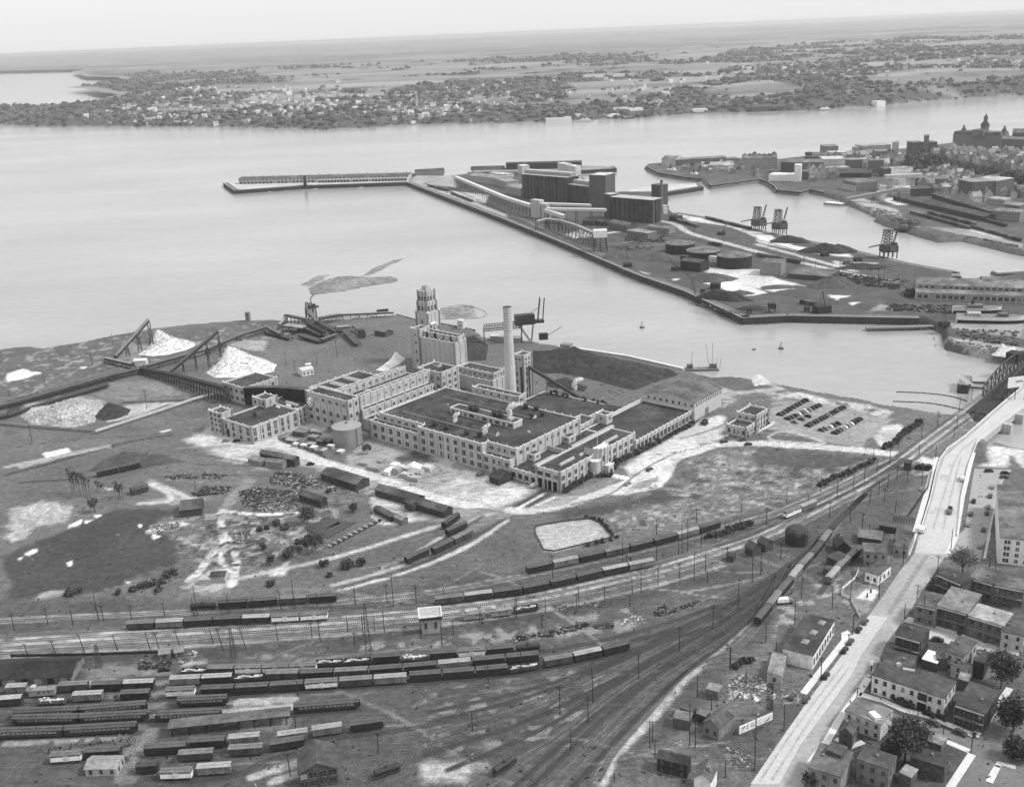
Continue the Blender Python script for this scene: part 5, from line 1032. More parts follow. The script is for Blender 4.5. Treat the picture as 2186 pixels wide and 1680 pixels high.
# ================================================================== PORT
def rowhouse(k,x0,y0,x1,y1,yt,depth,name,label,cat,wall,roof,rise=0,group=None,fac=True,ridge='along',ground=0.,**kw):
 a=G(k,x0,y0,ground); b=G(k,x1,y1,ground); mid=((a[0]+b[0])/2,(a[1]+b[1])/2)
 h=hgt(mid,k,yt)-ground; h=max(3,h-rise*.6)
 return house(name,label,cat,(a,b),depth,h,rise,mat(wall,.15,.35,kind='facade' if fac else 'wall'),mat(roof,.2,.3,kind='roof'),storey=0,chim=False,ridge=ridge,group=group,ground=ground,z0=-6. if ground else -.3,**kw)
# long arcaded pier shed
a=np.array(G('z4',262,252)[:2]); b=np.array(G('z4',1480,222)[:2]); u=(b-a)/np.hypot(*(b-a)); n_=np.array([-u[1],u[0]]); L=float(np.hypot(*(b-a))); hs=hgt(tuple((a+b)/2),'z4',192)
R=thing('pier_shed','very long pale two storey shed with open arcades standing on the far pier','shed',(*((a+b)/2),0)); q=[a,b,b+n_*26,a+n_*26]
m=MB(); m.prism(q,-.2,hs*.8,0); part('wall',m,mat(.4,.12,.3,kind='wall'),R); m=MB(); m.gable(q,hs*.8,hs*.22,0,.8); part('roof',m,mat(.09,.2,.3,kind='roof'),R)
m=MB(); c=a+u*L*.47; m.prism([c,a+u*L,a+u*L-n_*9,c-n_*9],-.2,hs*.5,0,1); part('arcade',m,[mat(.46,.1,.3,kind='wall'),mat(.34,.1,.3)],R)
na=math.atan2(-n_[1],-n_[0])
for i in range(28): c=a+u*(L*.48+L*.515*i/28+3)-n_*9.1; window(R,(c[0],c[1],.1),na,4.2,hs*.34,'one',name='arch')
for i in range(44): c=a+u*(3+(L-6)*i/43)-n_*.1; window(R,(c[0],c[1],hs*.55),na,3.2,hs*.14,'one')
for i in range(20): c=a+u*(4+(L*.45)*i/20)-n_*.1; window(R,(c[0],c[1],.1),na,4,hs*.3,'one',name='doorway')
for i in range(18): c=a+u*(6+(L-12)*i/17)+n_*13; m=MB(); m.box(c[0],c[1],hs*.98,1.2,1.2,2.2,0,0); part('roof_vent',m,STEEL,R)
p=G('z4',738,262); m=MB(); m.beam((p[0],p[1],0),(p[0]-2,p[1]+12,hgt(p,'z4',200)),4.,0); lattice(m,p[0],p[1],0,16,5,3,4,.5); solo('gangway_tower',m,DARK,'dark leaning gangway tower in front of the long pier shed','tower')
rowhouse('z4',1530,190,1740,178,148,22,'pier_shed','short dark roofed shed at the root of the long pier','shed',.25,.06,1.5)
rowhouse('z2',1005,1072,1475,1062,1026,24,'transit_shed','long black transit shed on the outer breakwater','shed',.05,.05,1.5,fac=False); rowhouse('z2',782,1076,985,1072,1054,20,'transit_shed','shorter black transit shed beside the long one on the breakwater','shed',.2,.05,1.5,fac=False)
for k,x0,y0,x1,y1,yt,d,ds,w,r,ri in(('z4',1905,235,2130,262,195,30,'in front of the white towers',.35,.2,1.5),('z4',2050,245,2186,285,215,22,'beyond the white gallery',.3,.22,1),('z4',2060,200,2186,210,175,18,'nearest the white grain towers',.5,.4,1),('z5',0,495,118,520,440,26,'left of the silo wall',.3,.2,1.),('z5',835,785,985,815,735,16,'by the foot of the right hand silos',.1,.09,3),('z5',985,855,1155,880,810,16,'with vents, under the right hand silos',.14,.2,0),('z5',1150,810,1330,830,770,14,'between the silos and the road',.2,.14,1),('z5',1330,720,1410,725,680,12,'standing black by the basin road',.03,.04,1.5),('z5',620,750,710,760,715,10,'under the cross gallery, left one',.06,.05,1.5),('z5',730,755,830,765,720,10,'under the cross gallery, right one',.05,.05,1.5),('a4',20,180,190,190,80,22,'with dark lean-to by the largest oil tank',.2,.12,0),('a4',250,205,580,235,180,34,'with a wide flat roof beside the conical coal heap',.06,.1,0),('z6',700,1185,760,1190,1150,10,'beside the small shovel on the white ground',.15,.15,1)):
 rowhouse(k,x0,y0,x1,y1,yt,d,'port_shed',f'port shed {ds}','shed',w,r,ri,fac=w>.28)
# grain silos
SILO=mat(.068,.25,.12,kind='silo',name='silo_concrete'); SROOF=mat(.4,.15,.3,name='silo_roof')
def silo(name,label,k,p0,p1,yt,rows,r=3.6,top=SROOF,hm=None,head=True):
 a=np.array(G(k,*p0)[:2]); b=np.array(G(k,*p1)[:2]); u=(b-a)/np.hypot(*(b-a)); n_=np.array([-u[1],u[0]]); L=float(np.hypot(*(b-a))); n=max(2,round(L/(2*r))); rr=L/n/2; h=hm or hgt(tuple((a+b)/2),k,yt)
 R=thing(name,label,'silo',(*((a+b)/2),0)); m=MB()
 for i in range(n):
  for j in range(rows):
   if 0<j<rows-1 and 0<i<n-1: continue
   c=a+u*(rr*(2*i+1))+n_*rr*(2*j+1); m.cyl(c[0],c[1],-.3,h,rr*1.03,n=14,mi=0)
 part('silo_wall',m,SILO,R); m=MB(); e=.3; q=[a-u*e-n_*e,b+u*e-n_*e,b+u*e+n_*(2*rr*rows+e),a-u*e+n_*(2*rr*rows+e)]; m.prism(q,h+.01,h+1.6,0,1); part('roof',m,[SILO,top],R)
 if head: m=MB(); w=2*rr*rows; m.prism([a+n_*w*.3,b+n_*w*.3,b+n_*w*.7,a+n_*w*.7],h+1.6,h+7,0,1); part('head_house',m,[mat(.3,.15,.3,kind='facade'),SROOF],R)
 return a,b,u,n_,rr,h
A=silo('grain_silo','longest dark row of ribbed grain silos on the port','z5',(122,535),(500,572),358,4); silo('grain_silo','shorter dark ribbed grain silos between the long row and the square tower','z5',(512,575),(682,602),438,4)
B_=silo('grain_silo','dark free standing block of ribbed silos nearest the oil tanks','z5',(850,708),(1195,742),545,3,3.6,head=False)
def tower(k,x0,y0,x1,y1,yt,depth,name,label,wall,roof=.3,fac=False): return rowhouse(k,x0,y0,x1,y1,yt,depth,name,label,'tower',wall,roof,0,fac=fac)
R=rowhouse('z5',680,605,812,612,345,30,'elevator_tower','tall square dark grain elevator tower with a pale roof','tower',.095,.45,fac=False)
rowhouse('z5',800,690,850,700,500,14,'leg_house','narrow dark leg house joining the silos to the tower','tower',.06,.4,fac=False)
rowhouse('z5',1186,645,1262,655,425,14,'power_house','tall narrow dark power house at the basin edge','tower',.07,.1,fac=False)
p=G('z5',1268,665); m=MB(); h=hgt(p,'z5',388); m.cyl(p[0],p[1],0,h,2.2,1.5,14,0,1); m.cyl(p[0],p[1],h-2,h,1.7,1.75,14,1); solo('chimney',m,[mat(.14,.2,.3,kind='wall'),DARK],'slim brick chimney attached to the tall power house','chimney')
rowhouse('z5',1205,670,1320,660,600,10,'boiler_shed','small white shed with open bays at the foot of the slim chimney','shed',.6,.4,0)
for x0,y0,x1,y1,yt,ds,dp in((92,330,130,340,265,'far left end of the ribbed gallery',14),(420,370,490,385,250,'middle of the ribbed gallery, left one',12),(492,385,566,395,268,'middle of the ribbed gallery, right one',12)): tower('z5',x0,y0,x1,y1,yt,dp,'marine_tower',f'white windowed marine tower at the {ds}',.55,.5,True)
a=np.array(G('z5',130,400)[:2]); b=np.array(G('z5',570,440)[:2])
m=MB(); u=(b-a)/np.hypot(*(b-a)); n_=np.array([-u[1],u[0]]); zt=hgt(tuple((a+b)/2),'z5',352); m.prism([a,b,b+n_*7,a+n_*7],zt-6,zt,0,1,True)
for i in range(24): c=a+u*np.hypot(*(b-a))*i/23; m.box(c[0],c[1],0,.8,.8,zt-6,0,0); m.box(c[0],c[1],zt-6,1.2,.5,6.3,0,2)
solo('grain_gallery',m,[LIGHT,LIGHT,mat(.2,.2,.4)],'raised ribbed grain gallery running behind the longest silos','conveyor')
# conveyor galleries on legs
def gallery(name,label,pts,w,hh,side,roof,legs=12.,legm=STEEL,cat='conveyor',brace=True,lw=.45):
 R=thing(name,label,cat,(pts[0][0],pts[0][1],0)); s=MB(); r=MB()
 for p,q in zip(pts[:-1],pts[1:]):
  p,q=np.array(p,float),np.array(q,float); d=q-p; u=d[:2]/np.hypot(*d[:2]); n_=np.array([-u[1],u[0],0])*w/2; up=np.array([0,0,hh])
  A=[p-n_,q-n_,q+n_,p+n_]; 
  s.poly([A[0],A[1],A[1]+up,A[0]+up],0,[(0,0),(30,0),(30,4),(0,4)]); s.poly([A[2],A[3],A[3]+up,A[2]+up],0,[(0,0),(30,0),(30,4),(0,4)]); s.poly([A[1],A[2],A[2]+up,A[1]+up],0); s.poly([A[3],A[0],A[0]+up,A[3]+up],0); s.poly(A[::-1],0)
  e=np.array([-u[1],u[0],0])*.3; T=[A[0]+up-e,A[1]+up-e,A[2]+up+e,A[3]+up+e]; m3=(T[0]+T[3])/2+np.array([0,0,.7]); m4=(T[1]+T[2])/2+np.array([0,0,.7]); r.poly([T[0],T[1],m4,m3],0); r.poly([m3,m4,T[2],T[3]],0)
  Ld=np.hypot(*d[:2]); k=max(1,int(Ld/legs))
  for i in range(k+1):
   c=p+d*i/k
   if c[2]<1.5: continue
   m=MB(); b0=n_*1.6
   m.beam((c-n_),((c-b0)[0],(c-b0)[1],-.2),lw); m.beam((c+n_),((c+b0)[0],(c+b0)[1],-.2),lw)
   if brace:
    for f in(.25,.5,.75):
     z=c[2]*f; g=1.6-.6*f; m.beam((*(c-n_*g)[:2],z),(*(c+n_*g)[:2],z),lw*.6)
    m.beam((*(c-b0)[:2],0),(*(c+n_)[:2],c[2]),lw*.5); m.beam((*(c+b0)[:2],0),(*(c-n_)[:2],c[2]),lw*.5)
   part('trestle_leg',m,legm,R)
 part('gallery_side',s,side,R); part('gallery_roof',r,roof,R); return R
PALE=mat(.5,.12,.4,kind='board',name='pale_boards'); PR=mat(.66,.08,.5,name='pale_roof')
gallery('grain_conveyor','long white roofed grain conveyor gallery on legs along the diagonal quay',[G('z4',1822,212,13),G('z5',0,545,13),G('z5',205,608,13)],5,4,PALE,PR)
gallery('grain_conveyor','white sloping conveyor between the two little transfer towers and the trestle',[G('z5',325,650,12),G('z5',478,700,7)],6,4.5,PALE,PR)
gallery('grain_conveyor','upper slender white cross gallery from transfer tower to the square elevator',[G('z5',240,588,16),G('z5',690,603,19)],4,3,PALE,PR,30); gallery('grain_conveyor','lower slender white cross gallery from transfer tower to the nearest silos',[G('z5',335,632,15),G('z5',815,640,19)],4,3,PALE,PR,30)
gallery('coal_trestle','tall timber trestle carrying a pale conveyor that ends in a white box',[G('z5',440,730,12),G('z5',580,775,13),G('z5',715,835,14)],4,3.2,MID,mat(.3,.2,.5),9,DARK)
gallery('coal_trestle','short timber trestle beside the white sloping conveyor',[G('z5',245,735,10),G('z5',330,715,11),G('z5',440,728,12)],4,2.5,MID,LIGHT,9,DARK)
for ds,x0,y0,x1,y1,yt,zb in(('left of the two transfer towers',200,690,275,700,550,0),('right of the two transfer towers',285,700,330,705,582,0)): rowhouse('z5',x0,y0,x1,y1,yt,8,'transfer_tower',f'boxy white transfer tower, {ds}','tower',.4,.5,0,fac=False)
p=G('z5',768,965); m=MB(); zt=hgt(p,'z5',850)
for dx in(-6,0,6):
 for dy in(-5,5): m.beam((p[0]+dx*1.3,p[1]+dy*1.4,-.2),(p[0]+dx,p[1]+dy,zt),.5)
for f in(.3,.6,.9):
 z=zt*f; 
 for dy in(-6,6): m.beam((p[0]-7,p[1]+dy,z),(p[0]+7,p[1]+dy,z),.35)
 for dx in(-7,7): m.beam((p[0]+dx,p[1]-6,z),(p[0]+dx,p[1]+6,z),.35); m.beam((p[0]+dx,p[1]-6,z-.3*zt),(p[0]+dx,p[1]+6,z),.3)
T_=thing('trestle_head','tall braced timber tower with a white box house at the trestle end','tower',(p[0],p[1],0)); part('frame',m,DARK,T_); m=MB(); m.box(p[0],p[1],zt,15,11,8,0,0,1); part('head_box',m,[mat(.6,.1,.4),PR],T_)
# oil tanks
for (xl,yl),(xr,yr),yt,ds in(((1313,985),(1533,962),898,'farthest and leftmost of the three oil tanks'),((1478,1022),(1747,1002),957,'middle of the three oil tanks'),((1720,1088),(2010,1088),995,'nearest and widest of the three oil tanks')):
 a=G('z5',xl,yl); b=G('z5',xr,yr); c=((a[0]+b[0])/2,(a[1]+b[1])/2); r=math.hypot(a[0]-b[0],a[1]-b[1])/2; h=hgt(c,'z5',yt)
 R=thing('oil_tank',f'round black oil tank, {ds}','tank',(*c,0),group='port oil tanks'); m=MB(); m.cyl(*c,-.3,h,r,n=44,mi=0)
 for i in range(1,5): m.cyl(*c,h*i/5,h*i/5+.12,r+.06,n=44,mi=0)
 part('shell',m,mat(.028,.3,.2,kind='wall',name='tank_black_plate'),R); m=MB(); m.cone(*c,h+.02,h+1.2,r+.15,44); part('roof',m,mat(.12,.2,.15,kind='roof'),R); m=MB(); m.cyl(*c,h+1,h+1.9,.6,n=8); part('vent',m,STEEL,R)
rowhouse('z5',1425,1118,1588,1140,1045,16,'pump_house','black square pump house in front of the oil tanks','building',.03,.06,2,fac=False); rowhouse('z5',1424,1075,1475,1080,1010,6,'pump_tower','little black tower behind the black pump house','tower',.03,.04,0,fac=False); rowhouse('z5',1655,1055,1720,1060,1015,6,'valve_house','small white shed with openings between two oil tanks','shed',.6,.4,0)
# heaps
def heap(k,x,y,rx,ry,yt,material,label,name='coal_heap',cat='heap',rot=0.,lump=.35,flat=0.,hx=None,fine=40):
 p=G(k,x,y); h=hx or hgt(p,k,yt); m=MB(); n=fine; rg=max(6,n//3); c,s=math.cos(rot),math.sin(rot); P=[]; sd=random.randint(0,999)
 for j in range(rg+1):
  f=j/rg; row=[]
  for i in range(n):
   a=2*math.pi*i/n; e=1+lump*(float(vnoise(np.array([math.cos(a)*1.7+5]),np.array([math.sin(a)*1.7+5]),sd)[0])-.5)*1.6
   X_,Y_=rx*f*e*math.cos(a),ry*f*e*math.sin(a); wx,wy=p[0]+c*X_-s*Y_,p[1]+s*X_+c*Y_
   z=h*(1-max(0,(f-flat)/(1-flat))**1.15); z*=1+lump*1.3*(float(fbm(np.array([wx/ (rx*.35)]),np.array([wy/(rx*.35)]),sd+3,3)[0])-.5); row.append((wx,wy,z-.3 if f>.99 else max(z,0)))
  P.append(row)
 for j in range(rg):
  for i in range(n): m.poly([P[j][i],P[j+1][i],P[j+1][(i+1)%n],P[j][(i+1)%n]],0)
 return solo(name,m,material,label,cat)
GCOAL=mat(.075,.3,.3,name='dull_coal')
heap('z5',1222,1030,22,15,972,GCOAL,'smooth grey cone of coal left of the oil tanks'); heap('z5',905,1015,20,14,962,GCOAL,'low dark coal cone behind the derrick on the diagonal quay'); heap('c2',1130,118,27,13,55,GCOAL,'broad low coal ridge at the edge of the white stone ground',rot=-.3); heap('c2',1400,250,13,8,210,GCOAL,'little coal cone at the corner of the white stone ground'); heap('c2',1225,295,25,8,222,COAL,'long dark coal ridge under the black hopper by the quay corner',rot=-.45,flat=.3); heap('c2',1730,190,18,9,165,GCOAL,'flat dark heap on the white ground, left one'); heap('c2',1900,185,10,6,170,GCOAL,'flat dark heap on the white ground, right one'); heap('c2',1510,385,14,9,345,COAL,'small coal heap by the derelict frame near the quay corner')
heap('z6',255,1000,24,9,950,COAL,'dark coal heap by the second coal tower',rot=-.3,flat=.2); heap('z6',560,1085,26,10,1003,COAL,'tallest dark coal heap on the inner basin quay',rot=-.3); heap('z6',665,1078,20,9,1010,COAL,'pointed coal heap touching the tallest one',rot=-.3); heap('a4',600,268,24,14,185,GCOAL,'smooth conical coal heap beside the flat roofed port shed'); heap('a4',860,118,26,8,80,COAL,'low coal heap beside the white road on the port')
p=G('c2',1172,205); m=MB(); m.box(p[0],p[1],0,9,7,hgt(p,'c2',150),-.4,0); solo('coal_hopper',m,DARK,'black square hopper standing on the long dark coal ridge','hopper')
for k,x,y,t,w,ds in(('c2',1685,415,335,6,'with a pitched top on four legs by the black quay'),('c2',1480,428,375,4,'leaning and broken beside a small coal heap'),('c2',1055,245,205,4,'small and open on the diagonal quay'),('a4',405,480,440,4,'small on the black quay by the crane house')):
 p=G(k,x,y); h=hgt(p,k,t); R=thing('loading_hopper',f'dark timber loading hopper, {ds}','hopper',(p[0],p[1],0)); m=MB()
 for i in(-1,1):
  for j in(-1,1): m.box(p[0]+i*w*.4,p[1]+j*w*.4,-.1,.5,.5,h*.5,0,0)
 part('leg_frame',m,DARK,R); m=MB(); m.box(p[0],p[1],h*.45,w,w,h*.55,0,0); part('bin',m,DARK,R)
# coal towers
def coaltower(x,yb,yt,label,k='z6'):
 p=G(k,x,yb); h=hgt(p,k,yt); R=thing('coal_tower',label,'crane',(p[0],p[1],0),group='coal towers on the inner basin'); a=-.35; W_=14
 m=MB()
 for i in(-1,-.33,.33,1):
  for j in(-1,1): m.box(p[0]+i*W_*.5,p[1]+j*5.5,-.2,.9,.9,h*.24,0,0)
 part('leg_frame',m,STEEL,R); m=MB(); m.prism([(p[0]-8,p[1]-6),(p[0]+8,p[1]-6),(p[0]+8,p[1]+6),(p[0]-8,p[1]+6)],h*.22,h*.46,0,0,True); m.box(p[0]+2.8,p[1]-6.2,h*.26,7,.5,h*.2,0,1); part('machine_house',m,[STEEL,mat(.12,.2,.4)],R)
 m=MB(); x0,x1=p[0]-5.5,p[0]+1.5
 for ya in(-3.5,3.5):
  for xa,xb in((x0-1.5,x0+.8),(x1,x1)): m.beam((xa,p[1]+ya,h*.46),(xb,p[1]+ya,h),.7)
  for k_ in range(5):
   z0,z1=h*(.46+.108*k_),h*(.46+.108*(k_+1)); m.beam((x0-1.,p[1]+ya,z0),(x1,p[1]+ya,z1),.4); m.beam((x1,p[1]+ya,z0),(x0,p[1]+ya,z1),.4); m.beam((x0-.6,p[1]+ya,z1),(x1,p[1]+ya,z1),.45)
 m.box((x0+x1)/2,p[1],h*.97,8,8,.8,0,0); part('lattice_tower',m,STEEL,R)
 m=MB(); m.beam((p[0]-5,p[1],h*.5),(p[0]-22,p[1]-3,h*.42),1.2); part('boom',m,mat(.13,.2,.4),R); m=MB(); m.beam((p[0]+3.5,p[1],h*.46),(p[0]+8.5,p[1]+1,h*1.09),.8); m.beam((p[0]+5.2,p[1],h*.46),(p[0]+9,p[1]+1,h*1.09),.5); part('derrick_boom',m,STEEL,R)
 m=MB(); m.box(p[0]+5.5,p[1],h*.46,5,5,h*.07,0,0); part('cab',m,STEEL,R)
coaltower(10,905,715,'black lattice coal unloading tower, leftmost of three on the inner basin'); coaltower(180,935,737,'black lattice coal unloading tower, middle of three on the inner basin'); coaltower(1072,1128,902,'black lattice coal unloading tower standing alone, nearest of the three')
def derrick(k,x,y,xt,yt,label,r=3.5,boom=.5):
 p=G(k,x,y); R=thing('derrick_crane',label,'crane',(p[0],p[1],0)); m=MB(); m.box(p[0],p[1],.8,r*2.2,r*1.5,r*.9,.3,0); m.box(p[0],p[1],0,r*2.6,r*1.2,.8,.3,0); part('cab',m,DARK,R)
 u1,_=uvp(k,xt,yt); u0,_=uvp(k,x,y); sc=FPX/math.sqrt(p[0]**2+p[1]**2); dx=(u1-u0)/sc; z=hgt(p,k,yt); m=MB(); m.beam((p[0]+r*.4,p[1],r),(p[0]+dx,p[1]+1,z),boom); m.beam((p[0]-r*.4,p[1],r*1.6),(p[0]+dx,p[1]+1,z),boom*.35); part('boom',m,STEEL,R)
for a in(('z5',992,1095,975,920,'derrick crane with a steep boom on the diagonal quay below the trestle'),('z5',1385,1125,1315,1000,'derrick crane left of the black pump house'),('z6',552,1115,522,1005,'dark derrick crane between the two basin tracks'),('a4',528,485,530,310,'big black crane house with a long boom on the near quay',6,.7),('a4',1245,355,1175,245,'derrick with a left leaning boom before the shipyard shed'),('a4',1255,330,1300,212,'derrick with a right leaning boom before the shipyard shed'),('z5',1300,620,1335,530,'small crane at the foot of the slim chimney'),('z5',1760,835,1815,720,'dark steam shovel on the white ground by the basin road'),('z6',820,1160,830,1120,'small steam shovel near the white road'),('a4',1530,600,1525,440,'tiny hoist by the timber slip')): derrick(*a)
# shipyard sheds
a=Gm(('a4',1290,378),('a4',2300,420)); 
R=thing('shipyard_shed','long low shipyard shed with a row of windows at the right edge','shed',(*a[0],0)); u=np.array(a[1])-np.array(a[0]); L=np.hypot(*u); u/=L; n_=np.array([-u[1],u[0]]); q=[np.array(a[0]),np.array(a[1]),np.array(a[1])+n_*34,np.array(a[0])+n_*34]; m=MB(); m.prism(q,-.2,6.5,0); m.prism([q[0]+n_*9,q[1]+n_*9,q[2],q[3]],6.5,11.5,0); part('wall',m,mat(.3,.15,.4,kind='wall'),R)
m=MB(); m.gable([q[0]+n_*9,q[1]+n_*9,q[2],q[3]],11.5,4,0,.5); m.poly([(*(q[0]-n_*.6),6.6),(*(q[1]-n_*.6),6.6),(*(q[1]+n_*9),8.4),(*(q[0]+n_*9),8.4)],0); part('roof',m,mat(.15,.2,.2,kind='roof'),R)
na=math.atan2(-n_[1],-n_[0])
for i in range(26): c=q[0]+u*(4+i*5.); window(R,(c[0]-n_[0]*.1,c[1]-n_[1]*.1,1.6),na,3.4,3,'many'); c=c+n_*8.9; window(R,(c[0],c[1],8.8),na,3,1.7,'many')
rowhouse('a4',1845,255,2186,262,225,20,'shipyard_shed','darker low shed behind the long shipyard shed','shed',.1,.1,2)
# ships
def ship(name,label,k,p0,p1,B,H,hullm,sup=(),masts=(),funnel=None,z=WZ,cat='ship',bowright=True,deckm=None,lowm=None):
 a=np.array(G(k,*p0,z)[:2]); b=np.array(G(k,*p1,z)[:2]); 
 if not bowright: a,b=b,a
 L=float(np.hypot(*(b-a))); c=(a+b)/2; ang=math.atan2((b-a)[1],(b-a)[0]); R=thing(name,label,cat,(c[0],c[1],z),ang,local=True)
 N=14; m=MB(); prof=[]
 for i in range(N+1):
  t=i/N; w=B/2*min(1,(1-t)*3.2)**.6*min(1,.72+t*2); prof.append((-L/2+L*t,w,.18*H*abs(2*t-1)**2.2))
 for (x0,w0,s0),(x1,w1,s1) in zip(prof[:-1],prof[1:]):
  for s in(-1,1): 
   if lowm: m.poly([(x0,s*w0*.25,-1),(x1,s*w1*.2,-1),(x1,s*w1*.9,H*.4),(x0,s*w0*.92,H*.4)],2); m.poly([(x0,s*w0*.92,H*.4),(x1,s*w1*.9,H*.4),(x1,s*w1,H+s1),(x0,s*w0,H+s0)],0)
   else: m.poly([(x0,s*w0*.8,-1),(x1,s*w1*.7,-1),(x1,s*w1,H+s1),(x0,s*w0,H+s0)],0)
  m.poly([(x0,-w0,H+s0-.5),(x1,-w1,H+s1-.5),(x1,w1,H+s1-.5),(x0,w0,H+s0-.5)],1)
 m.poly([(-L/2,-prof[0][1]*.8,-1),(-L/2,-prof[0][1],H+prof[0][2]),(-L/2,prof[0][1],H+prof[0][2]),(-L/2,prof[0][1]*.8,-1)],0); part('hull',m,[hullm,deckm or MID,lowm or hullm],R)
 for x0,x1,w,z0,z1,mm in sup:
  m=MB(); m.box(L*(x0+x1)/2,0,H+z0,L*(x1-x0),B*w,z1-z0,0,0); part('deckhouse',m,mm,R)
  if z1-z0>1.5:
   for i in range(max(2,int(L*(x1-x0)/3))):
    for s in(-1,1): m=MB(); m.box(L*x0+1.5+i*3,s*B*w/2,H+z0+.7,1,.08,.9,0,0); part('window',m,GLASS,R)
 for x,h in masts: m=MB(); m.cyl(L*x,0,H,H+h,.16,.08,6); m.beam((L*x,0,H+h*.7),(L*x+3,0,H+h*.4),.12); part('mast',m,WOOD,R)
 if funnel: m=MB(); m.cyl(L*funnel[0],0,H,H+funnel[1],1.1,1.1,12); part('funnel',m,DARK,R)
 return R
BLK=mat(.03,.3,.5,.6,name='black_hull'); WHH=mat(.66,.1,.5,.6,name='white_hull')
sup=((-.3,.2,.8,0,2.6,WHITE),(-.2,.1,.7,2.6,4.8,WHITE),(.0,.08,.5,4.8,6.8,WHITE))
ship('steamer','black hulled steamer with white decks moored by the city ferry landing','z5',(1255,325),(1470,340),9,3,BLK,sup,((.3,12),(-.4,12)),(-.1,9)); ship('steamer','white steamer moored beside the black hulled one','z5',(1472,355),(1620,375),9,2.6,WHH,sup,((.3,11),),(-.1,9)); ship('barge','long pale barge lying along the narrow pier','z5',(1372,478),(1570,452),8,1.6,LIGHT,((-.4,.3,.6,0,1.2,MID),))
ship('ferry','white ferry steamer at the far shore wharf with the longest white shed','z2',(1438,772),(1580,768),12,4,WHH,sup,((.3,12),),(-.05,11)); ship('ferry','pale steamer moored on the far shore right of the landing','z3',(875,702),(995,694),12,3,LIGHT,sup,((.3,12),),(-.05,10)); ship('hulk','dark coaster lying off the far shore wharves','z2',(1740,752),(1815,748),10,3,BLK,((-.4,-.2,.7,0,4,LIGHT),),((.2,10),))
ship('schooner','white hulled ship hauled out on the slip at the right edge','a4',(1632,556),(2190,566),10,5,WHH,((-.35,-.15,.7,0,2.6,LIGHT),(.1,.25,.6,0,2.4,WOOD)),((-.1,16),(.25,16),(-.38,9)),z=.9,lowm=BLK); ship('schooner','second pale ship behind the hauled out hull','a4',(1600,478),(2000,476),9,3.8,WHH,((-.2,.1,.7,0,2.4,MID),),((0,14),(.3,11)),(-.1,6),z=.9,lowm=BLK)
ship('dredger','dark hulled dredger against the rough bank of the inner basin','z6',(1150,915),(1380,935),11,4,BLK,((-.4,-.1,.7,0,4,WOOD),(.0,.3,.8,0,3,MID)),((-.3,14),(.2,12)),(-.1,9)); ship('tug','small dark tug ahead of the dredger','z6',(1130,900),(1250,925),7,2,BLK,((-.2,.2,.6,0,2.6,WOOD),),((.2,8),),(-.1,6))
ship('lighter','flat dark lighter with pale cargo at the right edge of the basin','a4',(1930,180),(2190,165),14,2,mat(.15,.2,.5),((-.45,.4,.7,0,1.5,LIGHT),),z=WZ); ship('scow','white topped concrete scow at the foot of the inclined conveyor','z6',(555,690),(718,705),12,2.6,mat(.35,.2,.5),((-.45,.42,.85,0,.6,WHITE),)); ship('scow','dark scow tied up left of the white one','z6',(352,592),(455,600),10,1.8,mat(.1,.2,.5),((-.2,.2,.6,0,2,LIGHT),),((.3,14),)); ship('yacht','small white yacht with a mast by the white scow','z6',(455,598),(535,590),5,1.5,WHH,((-.2,.2,.6,0,1.4,WHITE),),((.1,16),)); ship('launch','white launch with a tall mast behind the white scow','z6',(595,628),(645,630),5,2,WHH,((-.2,.3,.6,0,1.8,WHITE),),((0,14),))
ship('barge','low barge lying on the outside of the long pier','z4',(280,302),(352,300),6,1.2,LIGHT,((-.3,.3,.5,0,1,MID),)); ship('barge','low sunken looking barge off the near shore','c2',(1508,758),(1542,755),2.2,.6,MID)
# dredging rig beside the river wall
p=G('a3',1600,195,WZ); R=thing('dredging_rig','wooden dredging rig with tall spars beside the pale river wall','boat',(p[0],p[1],WZ)); m=MB(); m.prism([(p[0]-22,p[1]-2),(p[0]+22,p[1]-6),(p[0]+22,p[1]+5),(p[0]-22,p[1]+8)],WZ-1,WZ+2.4,0,1); part('hull',m,[WOOD,mat(.22,.2,.5)],R)
m=MB(); m.box(p[0]-16,p[1]+3,WZ+2.4,8,6,5,-.1,0); m.box(p[0]+15,p[1],WZ+2.4,9,6,5,-.1,0); part('deckhouse',m,WOOD,R)
for x,h,l in((-15,22,2),(10,30,-5),(14,32,0),(20,12,0),(24,12,2)): m=MB(); m.beam((p[0]+x,p[1],WZ+2),(p[0]+x+l,p[1],WZ+2+h),.35); part('spar',m,DARK,R)
m=MB(); m.beam((p[0]+10,p[1],WZ+14),(p[0]+24,p[1]-2,WZ+12),.3); m.beam((p[0]-14,p[1],WZ+12),(p[0]+20,p[1],WZ+10),.25); m.box(p[0]+2,p[1]+2,WZ+2.4,12,5,2,0,0); part('rigging',m,LIGHT,R); R.scale=(.55,.55,.62)
for x,y,ds in((505,557,'left'),(1770,748,'right')):
 q=G('c2',x,y,WZ); m=MB(); m.cyl(q[0],q[1],WZ-.3,WZ+1,2.0,2.0,12,1); m.cyl(q[0],q[1],WZ+1,WZ+4.5,1.4,.4,10,0); m.box(q[0],q[1],WZ+4.4,.6,.6,.9,0,1); solo('buoy',m,[LIGHT,DARK],f'pale channel buoy, {ds} one of two in the near channel','buoy','channel buoys')
